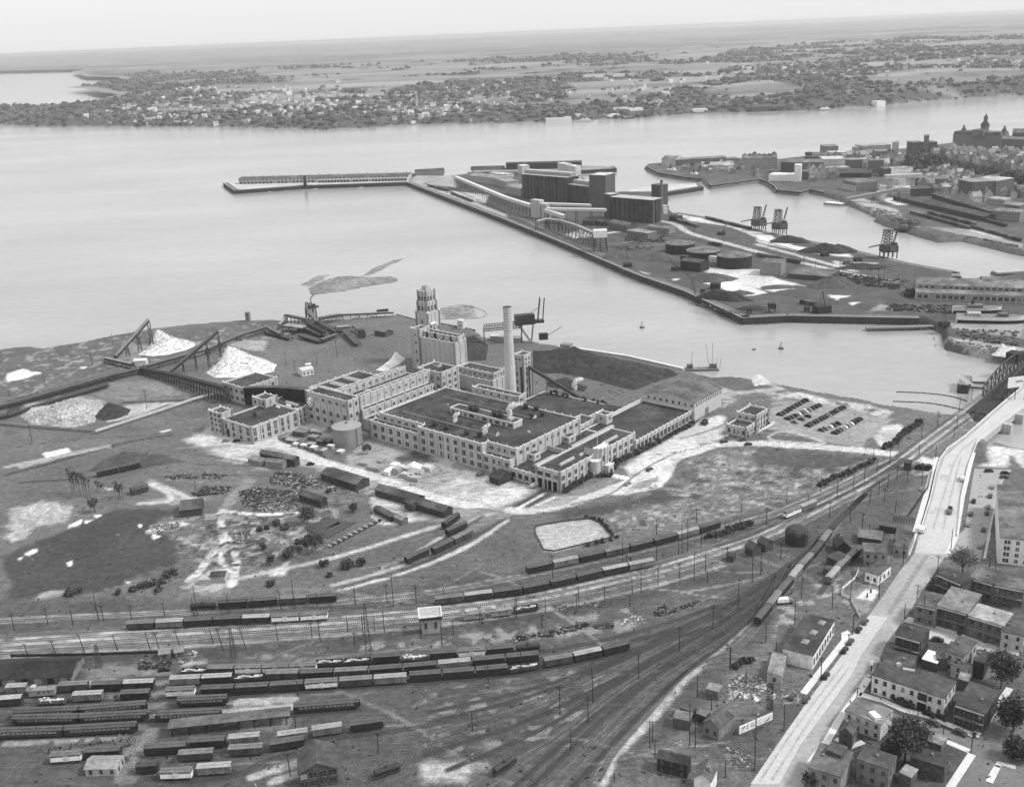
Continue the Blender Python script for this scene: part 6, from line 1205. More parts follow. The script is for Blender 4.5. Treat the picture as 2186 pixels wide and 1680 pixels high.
# timber jetty of the slip
a=np.array(G('a4',900,640,WZ)[:2]); b=np.array(G('a4',1430,628,WZ)[:2]); m=MB(); u=(b-a)/np.hypot(*(b-a)); n_=np.array([-u[1],u[0]]); m.prism([a,b,b+n_*5,a+n_*5],WZ+2.6,WZ+3.2,0,1,True)
for i in range(26):
 for s in(.3,4.7): c=a+u*np.hypot(*(b-a))*i/25+n_*s; m.box(c[0],c[1],WZ-2,.5,.5,5.3,0,0)
 c=a+u*np.hypot(*(b-a))*i/25; m.box(c[0],c[1],WZ+3.2,.9,4.6,.35,math.atan2(u[1],u[0]),2)
solo('timber_jetty',m,[DARK,WOOD,LIGHT],'low timber jetty with pale sleepers in front of the black quay','jetty')
# port rail wagons
m=MB(); m.box(0,0,.9,12.2,2.9,2.8,0,0); m.gable([(-6.1,-1.45),(6.1,-1.45),(6.1,1.45),(-6.1,1.45)],3.7,.4,1,.1,1); 
for x in(-4,4): m.box(x,0,.2,2.4,2.2,.8,0,0)
WG=[m.mesh('goods_wagon',[mat(.04+.03*i,.3,.5),mat(.08+.06*i,.3,.5),STEEL]) for i in range(3)]
def wagons(pts,n,ds):
 P=resample(pts,.5); d=np.concatenate([[0],np.cumsum([np.hypot(*(b-a)) for a,b in zip(P[:-1],P[1:])])])
 for i in range(n):
  at=lambda v: np.array([np.interp(v,d,[p[0] for p in P]),np.interp(v,d,[p[1] for p in P])])
  l=d[-1]/n; a,b=at(l*(i+.05)),at(l*(i+.95)); o=bpy.data.objects.new('goods_wagon',WG[random.choice((0,0,1,2))]); COL.objects.link(o); o.location=(*((a+b)/2),0); o.rotation_euler=(0,0,math.atan2((b-a)[1],(b-a)[0])); o.scale=(l/12.9,1,1)
  tag(o,f'dark wagon, {ORD[i]} from left {ds}','railway car','wagons across the water')
wagons(Gm(('z5',1400,725),('z5',1570,775)),5,'by the black shed on the basin road'); wagons(Gm(('z5',1632,702),('z5',1820,750),('z5',2000,795)),12,'along the inner basin quay'); wagons(Gm(('z4',1622,268),('z4',1765,305)),6,'on the diagonal quay near the pier root'); wagons(Gm(('z4',1790,322),('z4',1940,382)),4,'under the white grain conveyor'); wagons(Gm(('z6',0,1115),('z6',350,1180)),11,'behind the largest oil tank'); wagons(Gm(('a4',352,412),('a4',480,435)),3,'behind the big crane house'); wagons(Gm(('z5',1655,910),('z5',1760,930)),3,'behind the middle oil tank')
wagons(Gm(('z6',1255,765),('z6',1740,900)),17,'in the nearest row beside the city freight sheds'); wagons(Gm(('z6',1740,885),('z6',2160,1000)),13,'on the bank of the inner basin'); wagons(Gm(('z6',1400,770),('z6',1790,870)),14,'in the second row beside the city freight sheds'); wagons(Gm(('z6',1860,830),('z6',2040,880)),6,'in the short city yard row')
# log raft and booms
RAFT=mat(.2,.4,.25,name='floating_logs')
def raft(pts,label,k='z4',n=900):
 P=Gs(k,pts,WZ); A=np.array(P); lo,hi=A.min(0),A.max(0); m=MB(); c=0; t=0
 while c<n and t<n*20:
  t+=1; x,y=random.uniform(lo[0],hi[0]),random.uniform(lo[1],hi[1])
  if pin(x,y,P): c+=1; m.box(x,y,WZ-.3,random.uniform(3,9),random.uniform(.6,1.6),.35+c*.00006,random.uniform(-.9,.9),0)
 return tag(m.obj('floating_logs',[RAFT]),kind='stuff')
raft([(785,1000),(880,945),(1000,915),(1080,915),(1160,925),(1340,918),(1385,935),(1370,955),(1200,980),(1000,1020),(800,1045)],'',n=4200); raft([(1160,915),(1250,850),(1400,795),(1440,790),(1340,830),(1230,890)],'',n=420); raft([(715,975),(840,910),(900,905),(850,940),(770,985)],'',n=200)
raft([(900,330),(1050,300),(1400,300),(1330,318),(1000,345)],'','a1',n=500); raft([(1900,260),(2150,230),(2186,330),(1950,340)],'','a1',n=420)
def boom(pts,label,k,w=.7):
 if k=='a1': w=.35
 m=MB(); P=resample(smooth(Gs(k,pts,WZ),2),5)
 for a,b in zip(P[:-1],P[1:]): m.beam((*a,WZ+.1),(*(a+(b-a)*.92),WZ+.1),w)
 return solo('log_boom',m,DARK if k!='a1' else WOOD,label,'log boom')
boom([(800,1045),(770,1075),(785,1110),(775,1150)],'log boom trailing from the big raft to the wood yard','z4'); boom([(1900,265),(2050,225),(2150,235),(2300,290),(2250,340),(1910,345)],'curved log boom enclosing pale logs behind the stepped tower','a1'); boom([(1110,1215),(1420,1225),(1690,1285)],'thin log boom below the railway bridge, lower one','a4') ; boom([(1140,1137),(1370,1145),(1600,1172),(1720,1215)],'thin log boom below the railway bridge, upper one','a4')
q=G('a1',868,243,WZ); m=MB(); m.prism([(q[0]-4,q[1]-2),(q[0]+4,q[1]-2),(q[0]+5,q[1]),(q[0]+4,q[1]+2),(q[0]-4,q[1]+2)],WZ-.3,WZ+1,0,1); m.box(q[0],q[1],WZ+1,3,2.4,2,0,0); solo('work_boat',m,[BLK,WOOD],'tiny dark work boat beside the trailing log boom','boat')
# ================================================================== CITY ACROSS THE BASIN
def cb(x0,y0,x1,y1,yt,d,w,r,label,rise=0,fac=True,k='z6',name='city_building',ground=0.,cat='building',**kw): return rowhouse(k,x0,y0,x1,y1,yt,d,name,label,cat,w,r,rise,fac=fac,ground=ground,**kw)
R=cb(-115,408,160,402,300,38,.3,.12,'ornate pale customs building with a row of dormers by the ferry landing',4)
for i in range(7):
 p=G('z6',-100+i*40,400); h=hgt(p,'z6',280 if i in(2,6) else 295); m=MB(); m.box(p[0],p[1]+6,h-9,8,8,9,0,0); m.cone(p[0],p[1]+6,h,h+4,5,6,1); part('dormer',m,[mat(.3,.1,.4),SLATE],R)
cb(190,432,300,438,348,40,.08,.12,'dark blank end of the large brick warehouse by the water tank'); cb(300,436,540,432,350,45,.17,.14,'large brick warehouse with regular windows below the black water tank')
cb(540,405,715,400,322,40,.42,.4,'long pale flat roofed warehouse right of the brick one',fac=False); cb(545,425,760,415,395,25,.3,.3,'low pale building in front of the flat roofed warehouse')
cb(92,500,300,506,452,26,.72,.6,'long white cold store with a flat roof on the basin edge',fac=False); cb(300,508,356,508,372,16,.78,.6,'white square tower of the cold store','0' and 0,False); cb(357,492,462,490,425,22,.09,.1,'dark block attached to the white cold store tower',fac=False)
cb(545,300,660,296,218,34,.2,.16,'tall dark block on the skyline left of the pale offices'); cb(600,318,690,314,268,26,.5,.4,'pale office block on the skyline'); cb(690,315,775,310,264,22,.6,.45,'white columned office on the skyline'); cb(425,322,630,318,285,40,.12,.1,'broad dark hall with a humped roof on the skyline',6)
cb(820,318,860,315,228,20,.32,.3,'narrow tall block on the skyline'); cb(855,318,1090,305,212,32,.28,.25,'broad grey block with a rooftop box on the skyline'); cb(970,345,1096,342,258,28,.22,.2,'windowed stone office in front of the tall white one'); cb(1096,348,1150,348,182,18,.45,.3,'tallest white striped office tower of the lower town'); cb(775,312,915,308,275,24,.16,.12,'dark roofed hall with a domed end',3)
cb(715,398,860,396,328,26,.13,.2,'brick warehouse with a pale right wall, left half'); cb(860,396,916,394,326,24,.45,.3,'pale half of the brick warehouse'); cb(918,442,1030,440,335,26,.15,.15,'tall brick block beside the white lettered wall')
cb(1032,468,1094,466,402,24,.08,.1,'dark end wall left of the white lettered wall',fac=False); R=cb(1095,450,1275,432,398,22,.62,.35,'long building with a white wall of faded lettering',fac=False)
a=np.array(G('z6',1100,449)[:2]); b=np.array(G('z6',1268,434)[:2]); m=MB()
for i,s in enumerate((.5,1,1,.6,1,.8,.5,.9,.6,.8,.7)):
 c=a+(b-a)*(.08+i*.08)-np.array([0,.12]); m.box(c[0],c[1],8.5,1.8*s,.1,3.4*s,math.atan2((b-a)[1],(b-a)[0]),0)
part('faded_lettering',m,mat(.36,.2,.5),R)
cb(1325,447,1396,444,418,14,.68,.5,'small building with a bright white front below the hill',fac=False); cb(1268,296,1355,292,186,26,.1,.12,'dark brick block left part on the hill shoulder',ground=14.); cb(1355,292,1397,292,132,20,.16,.12,'tall dark tower block on the hill shoulder',ground=14.); cb(1397,292,1468,290,184,26,.1,.12,'dark brick block right part on the hill shoulder',ground=14.)
cb(672,472,930,474,428,34,.045,.05,'long black low shed before the brick warehouse',3,False); cb(695,562,806,590,505,34,.17,.13,'grey shed end on the basin edge'); cb(806,590,1010,568,530,34,.42,.14,'long grey shed with a pale battlemented front'); cb(860,522,960,520,500,14,.1,.1,'dark block on the roof of the long grey shed')
p0=G('z6',1142,585); p1=G('z6',1245,575); R=thing('cement_silo','pale drum shaped cement silo at the head of the inclined conveyor','silo',(*p0[:2],0)); hh=hgt(p0,'z6',482); m=MB()
for i in range(4): f=i/3; m.cyl(p0[0]+(p1[0]-p0[0])*f,p0[1]+(p1[1]-p0[1])*f+6,0,hh,9.5,n=16,mi=0)
part('silo_wall',m,mat(.5,.15,.3,kind='wall'),R); m=MB(); m.box((p0[0]+p1[0])/2,p0[1]+6,hh,52,12,5,0,0); part('head_house',m,mat(.4,.1,.3),R)
gallery('cement_conveyor','long inclined pale conveyor climbing from the scow to the cement silo',[G('z6',735,665,0),G('z6',1165,487+95,hgt(G('z6',1165,590),'z6',490))],5,4,mat(.25,.15,.3),mat(.42,.1,.3),26)
for x0,x1,yb,yt,w in((980,1000,650,590,.55),(1000,1050,655,545,.6),(1000,1060,640,610,.4)): cb(x0,yb,x1,yb,yt,10,w,.4,f'ragged white hopper house under the inclined conveyor, {"left" if x0==980 else "tall" if yt==545 else "low"} part',fac=yt==545)
cb(1250,632,1430,625,565,26,.06,.07,'dark warehouse right of the cement silo',fac=False); cb(1110,640,1250,640,560,24,.38,.3,'weathered pale ruinous block below the cement silo')
def longshed(p0,p1,d,h,label,roof=.06):
 a=np.array(G('z6',*p0)[:2]); b=np.array(G('z6',*p1)[:2]); u=(b-a)/np.hypot(*(b-a)); n_=np.array([-u[1],u[0]]); q=[a,b,b+n_*d,a+n_*d]; R=thing('freight_shed',label,'shed',(*a,0)); m=MB(); m.prism(q,-.2,h,0); part('wall',m,mat(.05,.2,.4,kind='board'),R); m=MB(); m.gable(q,h,2.5,0,1.2); part('roof',m,mat(roof,.25,.2,kind='roof'),R)
longshed((1112,660),(1860,835),20,6,'longest low black freight shed in the city rail yard'); longshed((1430,640),(1915,790),20,6,'second low black freight shed behind the longest one',.075)
cb(1512,612,1650,602,548,24,.3,.3,'pale low warehouse with a white end by the freight sheds'); cb(1755,662,1945,648,506,34,.1,.22,'big dark brick factory with many windows',); cb(1945,650,2092,622,490,36,.11,.35,'right wing of the big dark brick factory with a pale roof'); cb(1876,722,2020,735,650,20,.26,.25,'pale brick yard building behind the factory'); cb(2020,762,2145,775,700,22,.14,.18,'dark yard building with a white sign at the right edge'); cb(1920,825,2145,842,752,24,.2,.15,'low broad yard building at the right edge')
cb(1265,562,1430,560,480,28,.13,.12,'brick block behind the cement silo'); cb(1432,575,1560,572,486,28,.17,.14,'brick block with pale upper floor left of the pale warehouse'); cb(1560,562,1680,560,500,26,.1,.12,'dark brick block below the hill foot'); cb(1690,560,1760,560,500,24,.15,.14,'narrow brick block at the hill foot')
for q in((1270,262,1382,268,200,26,.5,.16,'gabled pale ferry house at the tip of the city wharf',5),(1385,268,1800,246,205,26,.14,.15,'long dark wharf shed along the river side of the city',2),(1662,302,1850,302,250,24,.5,.3,'pale double gabled wharf house with many doors',4),(1590,296,1652,296,268,18,.5,.35,'small pale wharf house beside the double gabled one',2),(1800,246,1900,238,205,22,.14,.14,'dark end of the wharf shed',2)): cb(q[0],q[1],q[2],q[3],q[4],q[5],q[6],q[7],q[8],q[9],k='z5')
p=G('z6',418,345); h=hgt(p,'z6',262); m=MB()
for i in(-1,1):
 for j in(-1,1): m.box(p[0]+i*4,p[1]+j*4,0,.9,.9,h*.7,0,0)
R=thing('water_tank','black water tank on legs above the brick warehouse','water tank',(p[0],p[1],0)); part('leg_frame',m,STEEL,R); m=MB(); m.cyl(p[0],p[1],h*.68,h*.95,6.5,n=14); m.cone(p[0],p[1],h*.95,h,6.8,14); part('tank',m,STEEL,R)
# university on the hill
U0=UPC-2; R=rowhouse('z6',1597,222,1992,240,128,30,'university','university','building',.2,.1,0,ground=U0); R['label']='largest building on the hill, a stone college with a mansard roof and tall central spire'; R['category']='college'
a=np.array(G('z6',1597,222,U0)[:2]); b=np.array(G('z6',1992,240,U0)[:2]); u=(b-a)/np.hypot(*(b-a)); n_=np.array([-u[1],u[0]]); L=np.hypot(*(b-a)); mid=(a+b)/2
ht=hgt(tuple(mid),'z6',128); m=MB(); e=[a,b,b+n_*30,a+n_*30]; c=sum(e)/4; s=[c+(x-c)*np.array([.97,.9]) for x in e]; zt=hgt(tuple(mid),'z6',100)
for i in range(4): j=(i+1)%4; m.poly([(*e[i],ht),(*e[j],ht),(*s[j],zt),(*s[i],zt)],0)
m.poly([(*x,zt) for x in s],0); part('mansard_roof',m,mat(.1,.2,.2,kind='roof'),R)
def cupola(f,ytop,r,name,ydrum):
 p=a+(b-a)*f+n_*12; z1=hgt(tuple(p),'z6',ytop); z0=zt-2; zd=hgt(tuple(p),'z6',ydrum); m=MB(); m.cyl(p[0],p[1],z0,zd,r,n=10,mi=0); m.cyl(p[0],p[1],zd,zd+(z1-zd)*.3,r*1.15,r*.55,10,mi=1); m.cyl(p[0],p[1],zd+(z1-zd)*.3,zd+(z1-zd)*.6,r*.5,n=8,mi=0); m.cone(p[0],p[1],zd+(z1-zd)*.6,z1,r*.6,8,1); part(name,m,[mat(.15,.2,.3),SLATE],R)
cupola(.585,-52,7,'spire',42); cupola(.15,40,4,'cupola',78); cupola(.985,45,4,'cupola',85)
p=a+(b-a)*.585; m=MB(); m.box(p[0],p[1]+6,ht,L*.24,22,(zt-ht)*1.7,math.atan2(u[1],u[0]),0); part('central_pavilion',m,mat(.14,.2,.3),R)
cb(1992,262,2200,270,150,26,.14,.12,'lower right wing of the college on the hill',3,ground=U0); cb(2085,200,2200,200,90,26,.12,.1,'dark roofed block behind the college at the right edge',6,ground=U0)
# small stone houses of the hill and lower town
HB=[]
for w_,r_ in((.24,.13),(.36,.16),(.18,.1),(.5,.25),(.3,.3)):
 m=MB(); m.prism([(-5,-4.5),(5,-4.5),(5,4.5),(-5,4.5)],-3,8,0); m.gable([(-5,-4.5),(5,-4.5),(5,4.5),(-5,4.5)],8,4.2,1,.3,0); m.box(3.6,0,8,1.2,1.2,5.6,0,0)
 for x in(-3.2,0,3.2):
  for z in(1,4.6): m.box(x,-4.5,z,1.2,.12,1.9,0,2)
 HB.append(m.mesh('stone_house',[mat(w_,.15,.4,kind='wall'),mat(r_,.2,.3,kind='roof'),GLASS]))
def scatterhouses(k,poly,n,z,label,group,sc=(1.,1.8),ang=.2):
 P=Gs(k,poly,z); A=np.array(P); lo,hi=A.min(0),A.max(0); pl=[]; t=0
 while len(pl)<n and t<9000:
  t+=1; x,y=random.uniform(lo[0],hi[0]),random.uniform(lo[1],hi[1])
  if not pin(x,y,P) or any((x-a)**2+((y-b)/1.0)**2<(9*sc[1]+3)**2 for a,b in pl): continue
  zc_=czone(x,y)
  if (zc_>4) if not z else (zc_<z-3): continue
  pl.append((x,y)); o=bpy.data.objects.new('stone_house',random.choice(HB)); COL.objects.link(o); s=random.uniform(*sc); o.location=(x,y,zc_); o.scale=(s,s,s*random.uniform(.8,1.25)); o.rotation_euler=(0,0,random.choice((0,math.pi/2))+random.uniform(-ang,ang)); tag(o,label,'house',group)
scatterhouses('z6',[(1440,262),(1600,258),(2000,275),(2250,285),(2250,470),(2140,430),(1700,345),(1450,285)],130,UPC,'steep roofed stone house crowded on the hill below the college','stone houses on the hill',(.65,1.05))
scatterhouses('z6',[(1260,480),(1480,440),(1900,480),(2200,480),(2200,640),(1700,640),(1640,570),(1280,560)],60,0,'small brick or stone house of the lower town below the hill','lower town houses',(.8,1.2)); scatterhouses('z6',[(560,330),(1260,300),(1260,400),(1000,420),(930,410),(720,330)],26,0,'small roof among the warehouses of the lower town','small roofs among the warehouses',(1,1.6)); scatterhouses('z6',[(380,450),(660,440),(660,520),(420,520)],8,0,'small dark house behind the basin jetty','houses behind the basin jetty',(1,1.3))
scatterhouses('z6',[(1250,500),(1420,450),(2200,470),(2200,560),(1900,660),(1760,690),(1260,560)],70,0,'flat grey block of the lower town by the freight sheds','blocks by the freight sheds',(.8,1.3)); scatterhouses('z5',[(1300,262),(1900,240),(2186,300),(2186,400),(1900,330),(1500,320)],34,0,'small pale wharf building at the tip of the city','wharf buildings of the city',(.55,.85))
# ================================================================== STREET, BRIDGES, TOWN
CC=mat(.46,.1,.6,name='street_concrete'); ASP=mat(.32,.15,.5,name='street_asphalt'); SWK=mat(.58,.1,.6,name='pavement_concrete'); KERB=mat(.6,.1,.6)
def sheet(name,pts,z,material,kerb=0,kind='structure'):
 m=MB()
 if kerb: m.prism(pts,-.15,kerb,0)
 else: m.poly([(x,y,z) for x,y in pts],0)
 return tag(m.obj(name,material),kind=kind)
LE=Gm(('b5',1180,1560),('b5',1290,1380),('b5',1500,1060),('b5',1760,690),('b5',1960,420),('b5',2130,190),('b3',100,1330),('b3',330,1090),('b3',500,860),('b3',700,560),('b3',840,420),('b3',890,200),('b3',925,110),('b1',1420,1130),('b1',1465,920),('b1',1500,810),('b1',1560,730),('b1',1700,630),('b1',1960,400),('b1',2200,200),('b1',2500,-60))
RE=Gm(('b5',1700,1560),('b5',1790,1300),('b5',1960,1030),('b5',2140,740),('b4',480,560),('b4',720,310),('b3',420,1640),('b3',520,1430),('b3',690,1190),('b3',820,1010),('b3',1000,730),('b3',1110,560),('b3',1200,420),('b3',1270,320),('b3',1340,190),('b1',1670,1130),('b1',1730,870),('b1',1800,680),('b1',1960,545),('b1',2200,370),('b1',2500,170))
def strip(name,A,B,z,material): 
 A=resample(A,4); B=resample(B,4); m=MB(); n=120; f=lambda P,t:P[min(len(P)-1,int(t*(len(P)-1)+.5))]
 for i in range(n): m.poly([(*f(A,i/n),z),(*f(B,i/n),z),(*f(B,(i+1)/n),z),(*f(A,(i+1)/n),z)],0)
 return tag(m.obj(name,material),kind='structure')
strip('road',LE,RE,.03,ASP)
strip('road_concrete',Gm(('b3',860,375),('b3',910,200),('b3',945,110),('b1',1440,1130),('b1',1485,930),('b1',1540,790),('b1',1720,640),('b1',2200,215),('b1',2500,-50)),Gm(('b3',1200,390),('b3',1250,320),('b3',1320,190),('b1',1660,1130),('b1',1715,870),('b1',1780,690),('b1',1950,535),('b1',2200,355),('b1',2500,155)),.045,CC)
strip('road_concrete',Gm(('b5',1250,1430),('b5',1760,690),('b5',1960,420),('b5',2140,190),('b3',110,1340),('b3',345,1085)),Gm(('b5',1510,1430),('b5',1700,1080),('b5',1930,770),('b5',2180,420),('b3',240,1550),('b3',545,1115)),.045,CC)
def pavement(P,w,h=.16,side=1):
 P=resample(P,4); m=MB(); A=P; B=offset(P,w*side)
 for i in range(len(P)-1):
  m.poly([(*A[i],h),(*A[i+1],h),(*B[i+1],h),(*B[i],h)],0); m.poly([(*A[i],-.1),(*A[i+1],-.1),(*A[i+1],h),(*A[i],h)],1)
 return tag(m.obj('pavement',[SWK,KERB]),kind='structure')
pavement(Gm(('b5',1760,620),('b5',1960,360),('b5',2140,130),('b3',90,1310),('b3',130,1300)),2.6); pavement(Gm(('b3',800,405),('b3',880,190),('b3',905,110),('b1',1400,1130),('b1',1450,920),('b1',1490,800)),2.6)
pavement(Gm(('b4',120,1230),('b4',300,1000),('b4',420,780),('b4',560,600),('b4',700,380)),2.6); pavement(Gm(('b3',1260,400),('b3',1355,200),('b1',1700,1130),('b1',1760,870),('b1',1790,760)),2.4)
for P,w in((('b4',330,975),('b4',500,1060),('b4',640,1010)),2.2),((('b4',570,545),('b4',800,610),('b4',1000,700),('b4',1250,760),('b4',1480,860),('b4',1700,950)),2.6),((('b4',1400,1000),('b4',1640,1100)),2.4),((('b4',1640,1100),('b4',1440,1400),('b4',1380,1500)),2.6),((('b4',1740,955),('b4',1880,770),('b4',2080,480)),2.4),((('b4',1880,1400),('b4',1970,1220),('b4',2100,1260)),2.2),((('b3',760,1140),('b3',1020,1210),('b3',1330,1300)),2.6),((('b3',1380,1330),('b3',1540,1390),('b3',1640,1440)),2.): pavement(Gm(*P),w)
sheet('street',Gm(('b4',560,620),('b4',760,650),('b4',1000,740),('b4',1250,800),('b4',1500,900),('b4',1740,975),('b4',2000,560),('b4',2300,560),('b4',2400,1434),('b4',1900,1434),('b4',1500,1434),('b4',1640,1110),('b4',1380,990),('b4',1050,790),('b4',900,745)),.035,mat(.15,.15,.5))
sheet('street',Gm(('b3',700,1180),('b3',760,1130),('b3',1330,1300),('b3',1380,1330),('b3',1640,1440),('b3',1600,1490),('b3',1300,1390),('b3',1010,1330),('b3',990,1240)),.035,mat(.42,.1,.5))
sheet('street',Gm(('b1',1780,890),('b1',2090,900),('b1',2030,960),('b1',1990,1060),('b1',1900,1420),('b3',1640,300),('b3',1600,480),('b3',1200,420),('b3',1370,150),('b1',1700,1390),('b1',1740,1130)),.02,mat(.3,.12,.5)); sheet('footway',Gm(('b3',1640,440),('b3',1700,120),('b1',1900,1390),('b1',1965,1060),('b1',1990,1060),('b1',1920,1390),('b3',1735,120),('b3',1670,440)),.05,mat(.5,.1,.5))
sheet('yard',Gm(('b3',1540,1560),('b3',1700,1380),('b3',1900,1440),('b3',2050,1480),('b3',2050,1560),('b3',1900,1500),('b3',1760,1500),('b3',1640,1600)),.04,mat(.4,.15,.5)); sheet('yard',Gm(('b3',1010,1250),('b3',1310,1320),('b3',1250,1420),('b3',990,1350)),.05,CC)
for q in([(1500,935),(1590,945),(1585,1000),(1490,985)],[(1455,1205),(1525,1208),(1515,1240),(1448,1235)],[(1415,1240),(1450,1242),(1445,1262),(1408,1260)],[(1640,1000),(1700,1010),(1690,1100),(1660,1090)],[(1560,860),(1610,850),(1600,900)]): sheet('road_patch',Gs('b1',q),.06,mat(.38,.15,.8))
for k,q,w in(('b1',[(1440,1390),(1560,1000),(1640,760),(1800,640)],1.1),('b1',[(1520,1395),(1600,1050),(1670,790)],1.),('b5',[(1330,1410),(1700,850),(2100,340)],.9),('b5',[(1440,1400),(1800,830),(2150,370)],.9),('b3',[(560,1080),(800,700),(1000,400)],2.),('b4',[(200,1000),(420,640),(760,180)],1.6)):
 m=MB(); ribbon(m,smooth(Gs(k,q),2),w,.065); tag(m.obj('road_wear',mat(.36 if k!='b3' and k!='b4' else .24,.2,.5)),kind='structure')
# parapets of the bridge approach
for P,ds in((LE[-9:],'left'),(RE[-7:],'right')):
 m=MB(); Q=resample(P,3)
 for a,b in zip(Q[:-1],Q[1:]):
  t=(b-a)/np.hypot(*(b-a)); n_=np.array([-t[1],t[0]])*.2; m.prism([a-n_,b-n_,b+n_,a+n_],-.2,1.1,0)
 solo('parapet',m,SWK,f'low white concrete parapet on the {ds} hand edge of the road bridge approach','parapet')
# road bridge spans and abutment
p=G('b1',1900,690); m=MB(); P=[np.array(q) for q in RE[-4:]]
for a,b in zip(P[:-1],P[1:]):
 t=(b-a)/np.hypot(*(b-a)); n_=np.array([t[1],-t[0]]); m.prism([a,b,b+n_*1.,a+n_*1.],-4,-.05,0)
for q in(('b1',2050,520),('b1',2150,440)):
 c=G(*q); m.box(c[0],c[1],-9,4,6,9,.8,0)
solo('road_bridge',m,mat(.4,.1,.5,kind='wall'),'pale concrete side girder and piers of the road bridge at the right edge','bridge')
# railway truss bridge
A0=np.array(G('b1',1760,420)[:2]); A1=np.array(G('b1',2190,60)[:2]); u=(A1-A0)/np.hypot(*(A1-A0)); n_=np.array([-u[1],u[0]]); L=np.hypot(*(A1-A0)); R=thing('railway_bridge','dark steel truss railway bridge with curved top chords crossing the narrow river','bridge',(*A0,0))
for s in(3.5,-9):
 m=MB(); k=12; B0=A0+u*L*.28; LL=L*.9; pt=lambda i,t:(*(B0+u*LL*i/k+n_*s),(4+9*math.sin(math.pi*min(1,max(0,i/k*.9+.05)))**.6) if t else .6)
 for i in range(k): m.beam(pt(i,1),pt(i+1,1),.7); m.beam(pt(i,0),pt(i+1,0),.8); m.beam(pt(i,0),pt(i,1),.5); m.beam(pt(i,0),pt(i+1,1),.4); m.beam(pt(i+1,0),pt(i,1),.4)
 part('truss',m,STEEL,R)
m=MB(); m.prism([A0+n_*3,A0+u*L*1.3+n_*3,A0+u*L*1.3-n_*8.5,A0-n_*8.5],-.9,-.06,0); part('deck',m,DARK,R)
for f in(.02,.3,.62,.95): c=A0+u*L*f-n_*2.7; m=MB(); m.box(c[0],c[1],-9,4,13,8.2,math.atan2(u[1],u[0]),0); part('pier',m,mat(.2,.2,.4,kind='wall'),R)
p=G('b1',2100,70); m=MB(); m.box(p[0],p[1],6,9,9,6,.7,0); part('cabin',m,DARK,R)
p=G('b1',1695,235,WZ); m=MB(); m.box(p[0],p[1],WZ-2,7,22,8.2,-.5,0,1)
for i in range(5): m.box(p[0]-.1,p[1]-8+i*4,WZ+6.2,5.4,2.6,.12,-.5,2)
solo('pier_fender',m,[mat(.05,.3,.5,kind='wall'),MID,LIGHT],'dark timber crib fender standing in the river before the railway bridge','pier')
a=G('b1',1750,190,WZ)[:2]; b=G('b1',1890,195,WZ)[:2]; m=MB(); m.beam((*a,WZ+.6),(*b,WZ+.8),1.2); a=G('b1',1745,230,WZ)[:2]; b=G('b1',1860,240,WZ)[:2]; m.beam((*a,WZ+.6),(*b,WZ+.8),1.); solo('fender_boom',m,WOOD,'pair of timber booms between the crib fender and the railway bridge','boom')
p=G('b1',2035,330); m=MB(); h=hgt(p,'b1',140); m.box(p[0]+7,p[1],h*.55,15,.4,h*.45,.2,0); 
for i in(1,6,12): m.box(p[0]+i,p[1]+.3,0,.3,.3,h*.9,.2,1)
m.box(p[0]+6,p[1]-.25,h*.62,7,.08,h*.12,.2,2); m.box(p[0]+7.5,p[1]-.25,h*.78,5,.08,h*.05,.2,2)
solo('billboard',m,[WHITE,DARK,MID],'white roadside billboard with faint grey lettering by the railway bridge','billboard')
# houses given by their roof corners
def rh(k,FL,FR,BR,h,name,label,wall,roof,cat='house',**kw):
 a=np.array(G(k,*FL,h)[:2]); b=np.array(G(k,*FR,h)[:2]); c=np.array(G(k,*BR,h)[:2]); u=(b-a)/np.hypot(*(b-a)); n_=np.array([-u[1],u[0]]); d=abs((c-b)@n_)
 h+=random.uniform(0,.35)
 wm=wall if not isinstance(wall,float) else mat(wall,.2,.5,kind='wall'); return house(name,label,cat,(a,b),max(4,d),h,kw.pop('rise',0),wm,mat(roof,.2,.35,kind='roof'),**kw)
rh('b3',(1115,625),(1400,745),(1480,655),8.5,'town_house','dark flat roofed corner house under the big bare limbed tree',.07,.04,balcony=True)
rh('b3',(1480,665),(1760,745),(1850,600),8,'row_house','mid grey roofed row house right of the dark corner house',.14,.1,balcony=True); rh('b3',(1765,745),(2110,815),(2170,700),8,'row_house','row house at the right edge with two pale roof hatches',.13,.09,balcony=True)
rh('b3',(860,965),(1108,1025),(1200,870),8.5,'row_house','grey row house end with a long side wall facing the street',.2,.075,balcony=True,winside='fl'); rh('b3',(1112,985),(1460,1082),(1640,865),9,'row_house','row house with a broad pale stained roof, centre of its terrace',.09,.2,balcony=True); rh('b3',(1470,1102),(1870,1222),(1950,1075),9,'row_house','row house with a mottled light roof and white right wall',.13,.26,balcony=True); rh('b3',(1850,1282),(2110,1340),(2150,1190),7,'row_house','pale walled low house with square windows at the right edge',.5,.09)
rh('b3',(640,1312),(930,1395),(1012,1248),9,'town_house','black fronted house with a dark shallow roof and pale right wall',mat(.05,.3,.5,kind='board'),.045,rise=1.2,winside='r',balcony=True); rh('b3',(1210,1500),(1420,1572),(1532,1390),8,'town_house','pale walled house with a mid grey roof behind the white roofed shed',.36,.07)
rh('b3',(945,1592),(1110,1642),(1165,1540),4,'shed','small shed with a dazzling white roof among dark houses',.06,.72,'shed',storey=0,chim=False); rh('b3',(470,1605),(830,1692),(862,1560),6,'town_house','low dark roofed house behind the long white apartment block',.08,.055); rh('b3',(1110,1590),(1230,1602),(1240,1550),5,'shed','little grey roofed shed beside the white roofed one',.1,.1,'shed',storey=0,chim=False)
